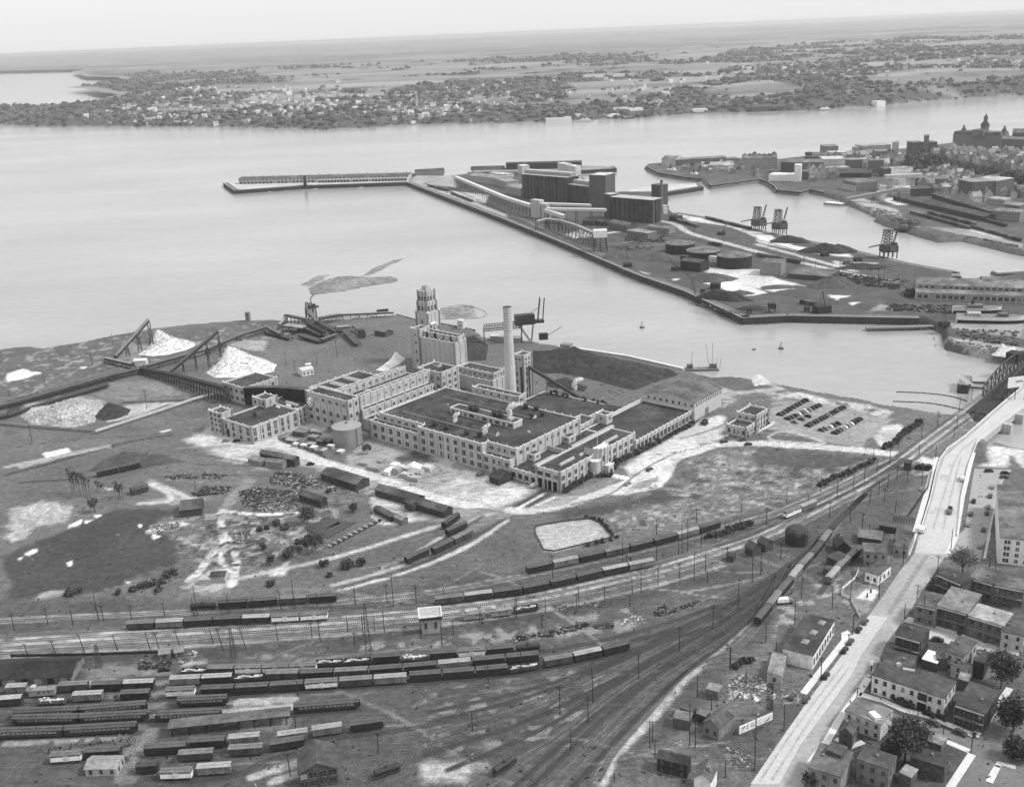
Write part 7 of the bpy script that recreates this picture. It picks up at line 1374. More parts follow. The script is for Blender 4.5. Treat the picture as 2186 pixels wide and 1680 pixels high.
R=rh('b4',(705,345),(1410,577),(1545,420),7.6,'apartment_block','long white two storey apartment block with a flat dark ringed roof',.62,.06,'apartment block',winside='fr',ww=1.2,wh=1.7,chim=False)
def facep(R_,k,FL,FR,f,z,h): a=np.array(G(k,*FL,h)[:2]); b=np.array(G(k,*FR,h)[:2]); return a+(b-a)*f,(b-a)/np.hypot(*(b-a))
c,u=facep(R,'b4',(705,345),(1410,577),.71,0,7.6)
for z,hh in((.1,3),(4.2,2.9)): m=MB(); q=c-np.array([-u[1],u[0]])*.16; m.box(q[0],q[1],z,3.2,.3,hh,math.atan2(u[1],u[0]),0); part('recess',m,GLASS,R)
m=MB(); a=np.array(G('b4',960,250,8)[:2]); m.box(a[0],a[1],7.8,1.6,1.2,1.4,.2,0); a=np.array(G('b4',1060,300,8)[:2]); m.box(a[0],a[1],7.8,4.2,1.2,1.,-.4,0); part('roof_hatch',m,LIGHT,R)
for x,y,r in((1150,395,2.1),(1040,350,1.9),(880,290,2.2)):
 p=G('b4',x,y,7.9); m=MB()
 for i in range(24): a0,a1=2*math.pi*i/24,2*math.pi*(i+1)/24; m.poly([(p[0]+r*k_*math.cos(a_),p[1]+r*k_*math.sin(a_),7.93) for a_,k_ in((a0,.86),(a0,1),(a1,1),(a1,.86))],0)
 part('roof_stain',m,mat(.2,.3,.9),R)
rh('b4',(440,690),(790,825),(912,690),6.6,'corner_shop','grey roofed shop with a white roof hatch and bright white right wall',.5,.12,'shop',storey=2,winside='f',chim=False)
p=G('b4',730,745,7); m=MB(); m.box(p[0],p[1],6.8,2.4,4,1.2,.3,0); solo('hatch_house',m,WHITE,'bright white hatch house on the grey shop roof','hatch')
rh('b4',(385,890),(510,928),(592,838),5.6,'cottage','small dark gabled cottage below the grey roofed shop',.09,.08,rise=2,ridge='across'); rh('b4',(80,1242),(400,1342),(575,1122),7.5,'town_house','dark flat roofed corner house at the bottom edge with a pale right wall',.2,.08,winside='f'); rh('b4',(258,1078),(402,1132),(466,1058),9,'roof_room','raised dark roof room behind the bottom corner house',.07,.07,storey=0,chim=False)
rh('b4',(560,1165),(870,1272),(962,1150),8,'town_house','bottom edge house with pale window surrounds and two chimneys',.16,.06); rh('b4',(970,1292),(1085,1342),(1140,1262),4.5,'shed','light grey roofed shed at the bottom edge between houses',.08,.2,'shed',storey=0,chim=False); rh('b4',(1080,1142),(1412,1242),(1462,1130),6,'town_house','black roofed house under the big dark tree',.06,.05)
rh('b4',(1238,982),(1382,1032),(1402,930),3.2,'garage','pale flat roofed garage beside the dark tree',.12,.17,'garage',storey=0,chim=False); rh('b4',(1520,625),(1812,722),(1962,505),8,'town_house','very dark porch fronted house right of the white apartments',.05,.055,balcony=True); rh('b4',(1540,385),(1642,412),(1682,350),4,'shed','grey lean-to roof behind the white apartments',.1,.17,'shed',storey=0,chim=False); rh('b4',(1480,240),(1610,300),(1660,230),5,'cottage','small pale house with two doors behind the white apartments',.42,.08); rh('b4',(1690,200),(1800,230),(1840,120),7,'town_house','black house by the leafy tree at the right edge',.03,.06,storey=0)
R=rh('b2',(1190,1452),(1502,1532),(1805,1190),6.2,'white_garage','white walled garage with a flat dark roof and three skylights by the street',.66,.05,'garage',winside='r',storey=1,ww=1.8,wh=2.6,chim=False)
for x,y in((1590,1190),(1505,1290),(1420,1385)):
 p=G('b2',x,y,6.6); m=MB(); m.box(p[0],p[1],6.4,3.4,2.6,.5,.9,0); q=[(p[0]+a*math.cos(.9)-b*math.sin(.9),p[1]+a*math.sin(.9)+b*math.cos(.9)) for a,b in((-1.7,-1.3),(1.7,-1.3),(1.7,1.3),(-1.7,1.3))]
 for i in range(4): m.poly([(*q[i],6.9),(*q[(i+1)%4],6.9),(p[0],p[1],7.7)],0)
 part('skylight',m,mat(.25,.2,.5),R)
rh('b5',(1400,425),(1535,447),(1645,268),4,'annex','small grey roofed annex in front of the white garage',.4,.14,storey=1,winside='fr',chim=False)
rh('b5',(845,572),(955,602),(988,545),3.4,'shack','flat topped shack with a pale roof beside the last siding',.12,.15,'shed',storey=1,winside='f',chim=False); rh('b5',(545,832),(690,862),(722,790),4,'shack','two tone roofed shack beside the rubbish field',.08,.12,'shed',storey=0,chim=False); rh('b5',(605,742),(715,778),(735,722),3.6,'shack','dark roofed shack by the last siding',.05,.07,'shed',storey=0,chim=False); rh('b5',(755,792),(840,822),(850,770),3,'shack','low black lean-to left of the gabled cottage','b' and .04,.12,'shed',storey=0,chim=False)
rh('b5',(820,872),(962,935),(1042,800),4.6,'cottage','lone gabled cottage with a bleached end wall in the rubbish field',.2,.075,rise=2.4,ridge='across',storey=1,winside='f',chim=False); rh('b5',(398,1192),(672,1262),(712,1190),5.2,'shack','long black shack hung with washing at the bottom edge',.03,.04,'shed',rise=1,winside='f'); rh('b5',(735,1372),(885,1412),(975,1290),6.4,'town_house','house with a dazzling white gable wall at the bottom edge',.68,.09,rise=2.2,ridge='across',storey=0)
rh('b3',(288,592),(440,642),(535,515),4.6,'service_station','small white service station with two windows and a dark roof','x' and .72,.08,'service station',storey=1,winside='fr',chim=False); rh('b3',(282,375),(540,390),(618,290),7,'town_house','two storey pale house with a porch behind the service station',.24,.1); rh('b3',(612,300),(780,330),(850,150),4.6,'workshop','low dark roofed workshop with a doorway beside the pale pavement',.28,.06,'workshop',storey=1,winside='f'); rh('b3',(205,200),(470,235),(520,140),3,'timber_shed','low timber shed with a black shadowed front by the street',.05,.13,'shed',storey=0,chim=False); rh('b3',(450,65),(640,95),(660,60),3,'timber_shed','long black roofed lean-to below the billboard frame',.04,.06,'shed',storey=0,chim=False)
for x,y,hh in((345,720,0),(310,862,1.6),(352,808,1.6)):
 if not hh: p=G('b3',345,800); m=MB(); m.cyl(p[0],p[1],0,hgt(p,'b3',715),.12,n=6); m.box(p[0]+.4,p[1],hgt(p,'b3',722),1.2,.15,.9,0,0); solo('sign_post',m,WHITE,'tall white sign post on the service station forecourt','sign'); continue
 p=G('b3',x,y+25); m=MB(); m.box(p[0],p[1],.0,.6,.5,1.5,.3,0); m.cyl(p[0],p[1],1.5,2.1,.22,n=8); solo('fuel_pump',m,DARK,f'dark fuel pump on the white forecourt, {"nearer" if x==310 else "farther"} one','fuel pump')
# white building at the right edge
a=np.array(G('b3',1797,492)[:2]); b=np.array(G('b3',2170,540)[:2]); h=hgt(tuple(a),'b3',198); R=house('white_factory','tall white four storey factory end with paired windows at the right edge','factory',(a,b),62,h,0,mat(.72,.06,.5,kind='wall'),mat(.12,.25,.3,kind='roof'),storey=0,chim=False)
u=(b-a)/np.hypot(*(b-a)); n_=np.array([-u[1],u[0]]); na=math.atan2(-n_[1],-n_[0])
for j in range(4):
 for f in(.25,.57,.85): c=a+(b-a)*f-n_*.08; window(R,(c[0],c[1],h*(.1+.235*j)),na,2.3 if f==.25 else 1.4,1.6,'pair')
p=G('b1',2030,1060); sheet('yard_lawn',Gm(('b1',1975,1070),('b1',2040,1060),('b1',2010,1190),('b1',1955,1180)),.06,mat(.08,.2,.5)); sheet('yard_lawn',Gm(('b1',1940,1260),('b1',1990,1262),('b3',1790,150),('b3',1720,140)),.06,mat(.08,.2,.5))
# billboards
def board(k,BL,BR,yt,label,marks,tilt=0):
 a=np.array(G(k,*BL)[:2]); b=np.array(G(k,*BR)[:2]); c=(a+b)/2; u=(b-a)/np.hypot(*(b-a)); L=np.hypot(*(b-a)); h=hgt(tuple(a),k,yt); R=thing('billboard',label,'billboard',(*c,0)); ang=math.atan2(u[1],u[0]); n_=np.array([u[1],-u[0]])
 m=MB(); m.box(c[0],c[1],h*.12,L,.25,h*.88,ang,0); part('panel',m,WHITE,R); m=MB()
 for x,z,w,hh in marks: q=a+u*L*x+n_*.15; m.box(q[0],q[1],h*(.12+.88*z),L*w,.06,h*.88*hh,ang,0)
 part('lettering',m,mat(.14,.3,.9),R); m=MB()
 for f in(.08,.5,.92): q=a+u*L*f-n_*.35; m.box(q[0],q[1],0,.25,.25,h*.95,ang,0); m.beam((q[0],q[1],h*.8),(q[0]-n_[0]*2.5,q[1]-n_[1]*2.5,0),.18)
 part('post',m,DARK,R)
board('b5',(1145,988),(1290,925),908,'white billboard with several dark words, left of a pair in the rubbish field',[(.24,.55,.2,.14),(.3,.72,.22,.06),(.2,.3,.12,.05),(.5,.3,.07,.2),(.5,.58,.06,.18),(.52,.82,.08,.05),(.74,.4,.07,.16),(.87,.32,.08,.24),(.82,.74,.2,.07),(.14,.12,.05,.06)])
board('b5',(1305,912),(1447,852),838,'white billboard with one dark streak, right of a pair in the rubbish field',[(.62,.2,.2,.1),(.7,.3,.16,.1),(.78,.42,.12,.1),(.84,.62,.1,.05),(.18,.3,.06,.07),(.5,.14,.1,.06)])
p0=np.array(G('b1',1112,1330)[:2]); p1=np.array(G('b1',1290,1348)[:2]); h=hgt(tuple(p0),'b1',1275); m=MB()
for i in range(9):
 q=p0+(p1-p0)*i/8; m.beam((*q,0),(*q,h),.22); 
 if i<8: r=p0+(p1-p0)*(i+1)/8; m.beam((*q,h*.25),(*r,h),.14); m.beam((*q,h),(*r,h*.25),.14)
for z in(.25,.62,1): m.beam((*p0,h*z),(*p1,h*z),.2)
solo('lattice_billboard',m,STEEL,'open lattice back of a billboard above the timber sheds','billboard frame')
p=G('b4',690,335); m=MB(); h=hgt(p,'b4',205); m.cyl(p[0],p[1],0,h,.12,n=6,mi=1); m.box(p[0],p[1],h*.72,1.3,.3,h*.28,.2,0); m.box(p[0],p[1]-.2,h*.3,.5,.12,h*.4,.2,1); solo('street_sign',m,[WHITE,DARK],'narrow white hanging shop sign at the edge of the street','sign')
# fences
def fence(P,label,h=1.3,material=None,step=2.5,name='fence'):
 P=resample(P,step); m=MB()
 for a,b in zip(P[:-1],P[1:]): m.beam((*a,h*.5),(*b,h*.5),.06,w2=h*.9); m.box(a[0],a[1],0,.18,.18,h+.2,0,0)
 return solo(name,m,material or WOOD,label,'fence')
fence(Gm(('a8',235,600),('a8',460,560),('a8',690,535),('a8',765,572),('a8',870,690),('a8',640,745),('a8',390,805),('a8',305,795),('a8',235,660),('a8',235,600)),'weedy wire fence round the pale square field',.9,mat(.07,.3,.8)); fence(Gm(('b2',1965,660),('b2',1930,740),('b2',1800,850),('b2',1790,910),('b2',1880,950),('b2',1930,1040),('b2',1980,1140)),'bent white board fence behind the service station',1.5,WHITE); fence(Gm(('b1',1430,915),('b1',1400,1050),('b1',1240,1285)),'dark board fence along the striped field by the street',1.6,DARK); fence(Gm(('b5',1455,540),('b5',1450,770)),'dark board fence between the annex and the billboards',2.6,DARK); fence(Gm(('b7',90,30),('b7',640,20),('b7',1300,0)),'long weathered fence beneath the left main lines',1.4,DARK)
# ------------------------------------------------------------------ vehicles
def sedan(tone,rooft=None):
 r=thing('parked_car','car','car',local=True); body=mat(tone,.1,2.,.35,name='car_paint'); m=MB(); hw=.8
 P=[(-2.2,.35),(-2.25,.75),(-1.7,1.05),(-.5,1.1),(.6,1.08),(1.9,1.02),(2.2,.8),(2.25,.4)]
 for a,b in zip(P[:-1],P[1:]): m.poly([(a[0],-hw,a[1]),(b[0],-hw,b[1]),(b[0],hw,b[1]),(a[0],hw,a[1])],0)
 for s in(-1,1): m.poly([(x,s*hw,z) for x,z in (P if s<0 else P[::-1])],0)
 part('body',m,body,r); m=MB(); Q=[(-1.9,1.05),(-1.45,1.55),(-.9,1.68),(.2,1.68),(.55,1.6),(.95,1.06)]; w2=.66
 for a,b in zip(Q[:-1],Q[1:]): m.poly([(a[0],-w2,a[1]),(b[0],-w2,b[1]),(b[0],w2,b[1]),(a[0],w2,a[1])],0)
 for s in(-1,1): m.poly([(x,s*w2,z) for x,z in (Q if s<0 else Q[::-1])],0)
 part('roof',m,mat(rooft or tone*1.3,.1,2.,.35),r)
 m=MB(); m.poly([(.6,-.58,1.55),(.93,-.6,1.12),(.93,.6,1.12),(.6,.58,1.55)],0); m=MB(); m.box(.85,0,1.12,.14,1.2,.38,0,0); part('windscreen',m,GLASS,r)
 for s in(-1,1): m=MB(); m.box(-.35,s*.66,1.15,1.9,.05,.36,0,0); part('window',m,GLASS,r)
 for x in(-1.4,1.4):
  for s in(-1,1):
   m=MB(); m.blob(x,s*.82,.55,.62,.2,.42,0,8,5,0); part('fender',m,body,r); m=MB(); 
   for k in range(10): a,b=2*math.pi*k/10,2*math.pi*(k+1)/10; m.poly([(x+.36*math.cos(a),s*.95,.36+.36*math.sin(a)),(x+.36*math.cos(b),s*.95,.36+.36*math.sin(b)),(x+.36*math.cos(b),s*.72,.36+.36*math.sin(b)),(x+.36*math.cos(a),s*.72,.36+.36*math.sin(a))],0)
   m.poly([(x+.36*math.cos(2*math.pi*k/10),s*.95,.36+.36*math.sin(2*math.pi*k/10)) for k in range(10)],0); part('wheel',m,mat(.015,.3,.9),r)
 for s in(-1,1): m=MB(); m.blob(2.1,s*.55,.82,.14,.14,.14,0,6,4,0); part('headlight',m,LIGHT,r)
 return r
CARS=[sedan(.02),sedan(.06),sedan(.18),sedan(.55)]; CT=['black','dark grey','mid grey','white']; CUSED=set()
def putcar(k,x,y,ang,ti,label,group,sc=1.08,z=.05):
 p=G(k,x,y); s=CARS[ti]
 if ti not in CUSED: CUSED.add(ti); s.location=(p[0],p[1],z); s.rotation_euler=(0,0,ang); s.scale=(sc,)*3; s['label']=label; s['group']=group
 else: dup(s,(p[0],p[1],z),ang,label,group,(sc,)*3)
TI={'k':0,'d':1,'g':2,'w':3}
for p0,p1,s,ds in(((185,455),(395,335),'kdkkdkdkk','row nearest the gatehouse'),((250,487),(505,378),'kdkwdwgkkd','second parking row'),((305,515),(415,468),'gdk','short row below the second parking row'),((415,545),(700,395),'kdkdkkdgkkdkk','longest parking row'),((525,583),(662,528),'dgwdk','short row below the longest parking row'),((635,605),(838,490),'kdgwgwkkd','last parking row towards the crossing')):
 A=np.array(G('b1',*p0)); B=np.array(G('b1',*p1)); ang=math.atan2((B-A)[1],(B-A)[0])+math.pi/2
 for i,c in enumerate(s):
  f=i/max(1,len(s)-1); putcar('b1',p0[0]+(p1[0]-p0[0])*f,p0[1]+(p1[1]-p0[1])*f,ang+random.uniform(-.06,.06)+(math.pi if random.random()<.3 else 0),TI[c],f'{CT[TI[c]]} car {ORD[i]} from near end of {ds}','cars in the mill car park')
def sdir(k,p,q): a,b=G(k,*p),G(k,*q); return math.atan2(b[1]-a[1],b[0]-a[0])
st=sdir('b5',(1500,1060),(1960,420)); sr=sdir('b1',(1900,1390),(2000,950)); s2=sdir('b4',(1000,730),(1500,930)); dr=sdir('a8',(850,300),(1300,90))
for k,x,y,a,t,ds in(('b1',1897,917,0,'k','crosswise at the end of the factory street'),('b1',2028,935,.1,'k','by the far corner of the factory roof'),('b1',2022,967,.1,'d','second by the far corner of the factory roof'),('b1',1925,1048,sr,'g','farthest of those parked along the right of the factory street'),('b1',1908,1122,sr,'d','second of those along the right of the factory street'),('b1',1772,1165,sr,'k','alone left on the factory street'),('b1',1893,1212,sr,'g','third along the right of the factory street'),('b1',1880,1262,sr,'d','fourth along the right of the factory street'),('b1',1748,1270,sr,'d','mid way down the left of the factory street'),('b1',1725,1356,sr,'g','lowest left on the factory street'),('b1',1853,1398,sr,'d','fifth along the right of the factory street'),('b3',1605,310,sr,'g','nearest the big tree on the factory street'),('b3',285,1180,st,'d','first below the service station'),('b3',212,1270,st,'k','second below the service station'),('b3',118,1408,st,'d','upper one of two at the white garage'),('b3',52,1505,st,'k','lower one of two at the white garage'),('b4',250,362,st,'k','at the kerb below the white garage'),('b4',60,590,st,'d','at the kerb beside the rubbish field'),('b4',1258,738,s2,'k','outside the white apartments doorway'),('b4',1300,822,s2,'d','in the side street opposite the apartments'),('b4',1560,918,s2,'d','in the side street by the dark porch house'),('b4',1370,768,s2,'k','behind the car at the apartments doorway'),('b5',1630,645,st,'d','off the road at the end of the rubbish field'),('a8',990,258,dr,'g','on the drive by the grass island'),('a8',1170,140,dr,'d','farther along the drive'),('a8',1205,278,dr,'w','on the far side of the grass island'),('a3',1780,785,.3,'k','on the drive left of the gatehouse'),('a3',1935,772,.2,'d','close below the gatehouse'),('a3',1980,808,.2,'k','on the drive right of the gatehouse'),('a3',1810,742,1.2,'g','at the gatehouse left corner'),('a5',1850,1217,.2,'g','left of the wood room door'),('a5',1940,1217,.5,'k','before the wood room door'),('b6',1350,797,.1,'k','on the yard track by the wreckage'),('b3',1118,1385,-.3,'d','in the white yard between two houses'),('a7',580,205,.2,'k','on the dirt road by the first shed'),('a7',1970,290,.4,'d','in the sandy yard near the mill')): putcar(k,x,y,a,TI[t],f'{CT[TI[t]]} car {ds}','cars on the streets and drives')
def truck(k,x,y,ang,label,tone,cargo,sc=1.):
 p=G(k,x,y); R=thing('lorry',label,'lorry',(p[0],p[1],.03),ang,local=True); R.scale=(sc,)*3; m=MB(); m.box(-.8,0,.9,4.6,2.1,1.5 if cargo else .5,0,0); part('cargo_bed',m,mat(tone,.15,1),R); m=MB(); m.box(2.,0,.7,1.1,1.8,1.5,0,0); m.box(3.,0,.7,1.1,1.3,.8,0,0); part('cab',m,mat(tone*.3,.15,1),R)
 for X in(-2.,2.6):
  for s in(-.9,.9):
   m=MB(); 
   m.poly([(X+.45*math.cos(2*math.pi*i/10),s*1.15,.45+.45*math.sin(2*math.pi*i/10)) for i in range(10)],0); m.box(X,s,.05,.7,.3,.8,0,0); part('wheel',m,DARK,R)
truck('b2',1205,990,.05,'white loaded lorry backed up to the climbing string of boxcars',.75,True,1.1); truck('b3',938,130,sr,'white topped lorry on the concrete approach beside the timber sheds',.7,True,1.1); truck('b1',1678,985,sr+.1,'white van on the concrete approach by the right parapet',.6,True); truck('b1',1575,1250,sr,'dark lorry with a narrow load alone on the concrete approach',.1,False,1.1); truck('b7',1560,155,.1,'dark lorry near the open car heaped with white',.1,False); truck('a3',235,1150,.7,'pale lorry beside the loading doorway of the mill',.5,True)
# people: one continuous skinned body
def figure(seed):
 rr=random.Random(seed); st_=rr.uniform(.1,.3); V=[(0,0,.95),(0,0,1.15),(0,0,1.38),(0,0,1.5),(0,.02,1.62),(0,.02,1.74),(.1,0,.9),(.11,st_,.48),(.11,st_*.9,.06),(.11,st_*.9+.16,.03),(-.1,0,.9),(-.11,-st_*.5,.48),(-.11,-st_,.08),(-.11,-st_+.16,.03),(.2,0,1.4),(.26,-.05,1.12),(.27,.08,.88),(.27,.12,.78),(-.2,0,1.4),(-.26,.05,1.12),(-.27,.15,.9),(-.27,.2,.8)]
 E_=[(0,1),(1,2),(2,3),(3,4),(4,5),(0,6),(6,7),(7,8),(8,9),(0,10),(10,11),(11,12),(12,13),(2,14),(14,15),(15,16),(16,17),(2,18),(18,19),(19,20),(20,21)]; Rd=[.15,.15,.17,.06,.1,.08,.1,.075,.05,.04,.1,.075,.05,.04,.07,.05,.04,.035,.07,.05,.04,.035]
 me=bpy.data.meshes.new('person'); me.from_pydata(V,E_,[]); o=bpy.data.objects.new('person',me); COL.objects.link(o); md=o.modifiers.new('s','SKIN'); me.skin_vertices.new() if not me.skin_vertices else None
 for i,v in enumerate(me.skin_vertices[0].data): v.radius=(Rd[i],Rd[i]*.8); v.use_root=(i==0)
 o.modifiers.new('d','SUBSURF').render_levels=1; me.materials.append(mat(.05 if seed%2 else .12,.2,3,name='clothing')); return o
FG=[figure(i) for i in range(3)]; fu=set()
for i,(k,x,y,ds) in enumerate((('a3',1425,872,'left of two people walking on the mill drive, in dark clothes'),('a3',1460,874,'right of two people walking on the mill drive, in dark clothes'),('a3',1568,845,'person alone on the drive below the sandy forecourt'),('a3',740,1158,'person standing on the mill front lawn'),('a3',928,1092,'person at the end of the white entrance path'),('b1',180,692,'person at the left end of the long drive by the grass oval'),('b1',890,735,'person on the drive above the hedge end'),('b1',1142,790,'person crossing at the level crossing'),('b1',1200,772,'person just beyond the level crossing tracks'),('b1',375,612,'person at the tip of the grass oval'),('b1',1830,962,'person alone on the factory street'),('b4',1150,750,'person standing outside the white apartments'),('a8',305,495,'person on the drive edge above the square field'),('b8',1250,1170,'person walking left on the yard tracks'),('b8',1298,1215,'person walking right on the yard tracks'),('b1',1110,745,'person in dark clothes beside the hedge'))):
 s=FG[i%3]; p=G(k,x,y); o=s if i%3 not in fu else s.copy()
 if i%3 in fu: COL.objects.link(o)
 fu.add(i%3); o.location=(p[0],p[1],.05); o.rotation_euler=(0,0,random.uniform(0,6.2)); tag(o,ds,'person','people on the ground')
# ================================================================== WOOD YARD, SHEDS, TREES, FAR SHORE
CHIP=mat(.7,.14,.35,name='pulpwood'); PULP2=mat(.36,.5,.5,name='weathered_pulpwood')
def pile(k,pts,peak,hpk,material,label,name='wood_pile',cat='wood pile',N=52,rough=.5,jack=True):
 if k=='a5': ym=max(q[1] for q in pts); pts=[(x,ym-(ym-y)*.8) for x,y in pts]; peak=(peak[0],ym-(ym-peak[1])*.62)
 P=Gs(k,pts); A=np.array(P); lo,hi=A.min(0)-2,A.max(0)+2; pk=np.array(G(k,*peak)[:2]); xs=np.linspace(lo[0],hi[0],N); ys=np.linspace(lo[1],hi[1],N); Xg,Yg=np.meshgrid(xs,ys); d=sdist(Xg.ravel(),Yg.ravel(),P); dp=np.hypot(Xg.ravel()-pk[0],Yg.ravel()-pk[1]); f=np.clip(d/(d+dp+1e-6),0,1); f=np.where(d<0,0,f); f=np.minimum(f*1.12,.97); nz=fbm(Xg.ravel()/3.,Yg.ravel()/3.,31,3)-.5; Zg=hpk*f**.85+nz*rough*3*np.clip(d/4,0,1); Zg=np.where(d<=0,-.4,np.maximum(Zg,.02)); m=MB()
 X_,Y_=Xg.ravel(),Yg.ravel()
 for j in range(N-1):
  for i in range(N-1):
   a=j*N+i; q=(a,a+1,a+N+1,a+N)
   if max(d[list(q)])<=0: continue
   m.poly([(X_[t],Y_[t],Zg[t]) for t in q],0)
 if jack:
  ok=np.where(d>1.5)[0]
  for t in RNG.choice(ok,min(len(ok),700)):
   a,b=random.uniform(0,6.28),random.uniform(-.4,.4); l=.9; v=np.array([math.cos(a)*l,math.sin(a)*l,b*l]); c=np.array([X_[t]+random.uniform(-1,1),Y_[t]+random.uniform(-1,1),Zg[t]+.25]); m.beam(c-v,c+v,.28,1)
 return solo(name,m,[material,mat(.5,.4,.5,name='log_ends')] if jack else [material],label,cat)
pile('a5',[(1130,500),(1190,470),(1260,370),(1300,310),(1340,315),(1450,360),(1590,375),(1600,410),(1530,450),(1380,500),(1250,515)],(1305,345),hgt(G('a5',1305,420),'a5',312),CHIP,'farther left white cone of pulpwood below the first stacker')
pile('a5',[(1690,640),(1760,590),(1830,500),(1880,420),(1920,420),(2040,490),(2186,520),(2270,560),(2240,630),(2100,670),(1950,690),(1760,690)],(1895,500),hgt(G('a5',1900,560),'a5',425),CHIP,'nearer bigger white cone of pulpwood beside the log store')
pile('a5',[(160,980),(280,890),(480,880),(600,830),(660,825),(760,850),(860,880),(800,960),(780,1040),(620,1095),(420,1105),(260,1070)],(640,890),9,PULP2,'sprawling heap of weathered pulpwood left of the black heap',rough=1.1)
pile('a5',[(765,1015),(830,930),(880,895),(960,893),(1075,930),(1050,980),(960,1025),(860,1045)],(900,925),6.5,COAL,'black bark heap against the weathered pulpwood','coal_heap','heap',jack=False)
pile('a1',[(1375,760),(1450,710),(1530,665),(1620,670),(1560,720),(1480,760),(1430,770)],(1540,680),7,CHIP,'white ridge of wood chips against the grinder hall wall',jack=False)
pile('a3',[(195,40),(480,40),(620,60),(900,100),(1130,140),(1350,190),(1420,230),(1200,300),(1050,360),(900,330),(700,270),(450,220),(230,220)],(560,110),10,COAL,'huge dark coal pile along the river wall behind the mill','coal_heap','heap',N=70,jack=False,rough=.9)
pile('a3',[(330,290),(520,280),(660,330),(640,370),(480,350),(340,330)],(480,300),5,COAL,'black coal ridge by the stranded crane leg behind the mill','coal_heap','heap',jack=False); pile('a1',[(2030,520),(2186,470),(2300,560),(2280,680),(2130,690)],(2170,540),5,COAL,'dark coal slope right of the silo block','coal_heap','heap',jack=False)
pile('a6',[(700,270),(800,200),(960,140),(1100,110),(1220,120),(1180,180),(1000,210),(820,250)],(1020,150),5,mat(.06,.3,.4),'dark earth mound behind the two boxcars on the flats','earth_mound','mound',jack=False)
for q,pk,ds in(([(380,1260),(480,1210),(580,1240),(560,1290),(430,1300)],(490,1230),'left of two white heaps in the mill yard'),([(600,1220),(700,1190),(780,1210),(790,1260),(720,1265)],(690,1215),'right of two white heaps in the mill yard')): pile('a2',q,pk,2.6,CHIP,f'low white heap of pulp bales, {ds}','bale_heap','heap',N=24,jack=False)
pile('a4',[(-60,1020),(0,985),(30,1000),(110,1060),(60,1080),(-30,1090)],(0,1030),1.6,mat(.5,.3,.6),'bright white stone heap on the shore beyond the warehouse','stone_heap','heap',N=24,jack=False); pile('a4',[(1930,830),(1990,760),(2060,790),(2110,760),(2130,830),(2060,850)],(2000,790),5,mat(.5,.2,.5),'white rubble tip on the far bank at the right edge','stone_heap','heap',N=24,jack=False)
# stackers and flumes
DK=mat(.045,.3,.6,name='creosoted_timber')
gallery('log_stacker','farther inclined log stacker on raking timber legs',[G('a5',945,535,2),(*G('a5',1250,455)[:2],hgt(G('a5',1250,455),'a5',235))],3,2.2,DK,mat(.2,.2,.6),10,DK)
gallery('log_stacker','nearer inclined log stacker on raking timber legs',[G('a5',1400,655,2),(*G('a5',1820,590)[:2],hgt(G('a5',1820,590),'a5',325))],3,2.2,DK,mat(.1,.2,.6),10,DK)
gallery('log_flume','long dark log conveyor running left to the edge of the flats',[G('a5',-200,985,1.2),G('a5',60,925,1.2),G('a5',900,690,2),G('a5',1160,630,3)],4,2.,DK,mat(.09,.2,.6),14,DK,brace=False); gallery('log_flume','second dark log conveyor parallel below the longest one',[G('a5',-200,1060,1.),G('a5',60,1010,1.),G('a5',500,870,1),G('a5',880,760,1)],4,1.6,DK,mat(.06,.2,.6),14,DK,brace=False)
gallery('log_flume','log conveyor from the crossing point to the ruinous wood yard',[G('a5',1180,615,3),G('a5',1700,470,3),G('a1',250,490,3),G('a1',480,420,3.5)],3.4,2.,DK,mat(.13,.2,.6),14,DK,brace=False); gallery('log_flume','log conveyor on a dense trestle from the crossing point to the log store',[G('a5',1150,625,3),G('a5',1400,675,5),G('a5',1850,790,10)],3.6,2.2,DK,mat(.045,.2,.6),4,DK); gallery('log_flume','short pale log conveyor at the foot of the farther stacker',[G('a5',870,545,2),G('a5',1090,595,2.5)],3,2,DK,mat(.22,.2,.6),12,DK,brace=False)
gallery('pipe_trestle','thin pipe on low trestles from the flats to the log store',[G('a5',780,1140,1),G('a5',1200,1005,1),G('a5',1600,870,1.4),G('a5',1745,832,1.5)],1.6,1,LIGHT,LIGHT,9,DK,brace=False,lw=.25); gallery('pipe_trestle','thin pipe across the bottom of the weathered wood heap',[G('a5',-100,1060,1),G('a5',60,1075,1),G('a5',760,1130,1)],1.2,.8,MID,MID,12,DK,brace=False,lw=.25); gallery('pipe_trestle','thin dark pipe from the black heap to the log store',[G('a5',1000,893,.8),G('a5',1620,868,.8)],.9,.6,MID,MID,12,DK,brace=False,lw=.2)
house('transfer_house','small white house where the log conveyors cross','shed',Gs('a5',[(1105,605),(1200,600)]),6,5,1,mat(.55,.1,.5),mat(.6,.1,.5),storey=0,chim=False); house('filter_house','small white house with three windows behind the log store','building',Gs('a1',[(775,815),(870,795)]),9,4.5,1,mat(.6,.1,.5),mat(.5,.1,.5),storey=1,winside='f',chim=False); house('tool_shed','tiny white shed on the wood yard track','shed',Gs('a1',[(805,745),(845,740)]),4,2.6,.5,mat(.6,.1,.5),mat(.6,.1,.5),storey=1,winside='f',chim=False); house('watch_hut','little square hut on legs at the shoreline','hut',Gs('a1',[(310,365),(340,365)]),4,8,.5,mat(.18,.2,.5),mat(.15,.2,.5),storey=0,chim=False)
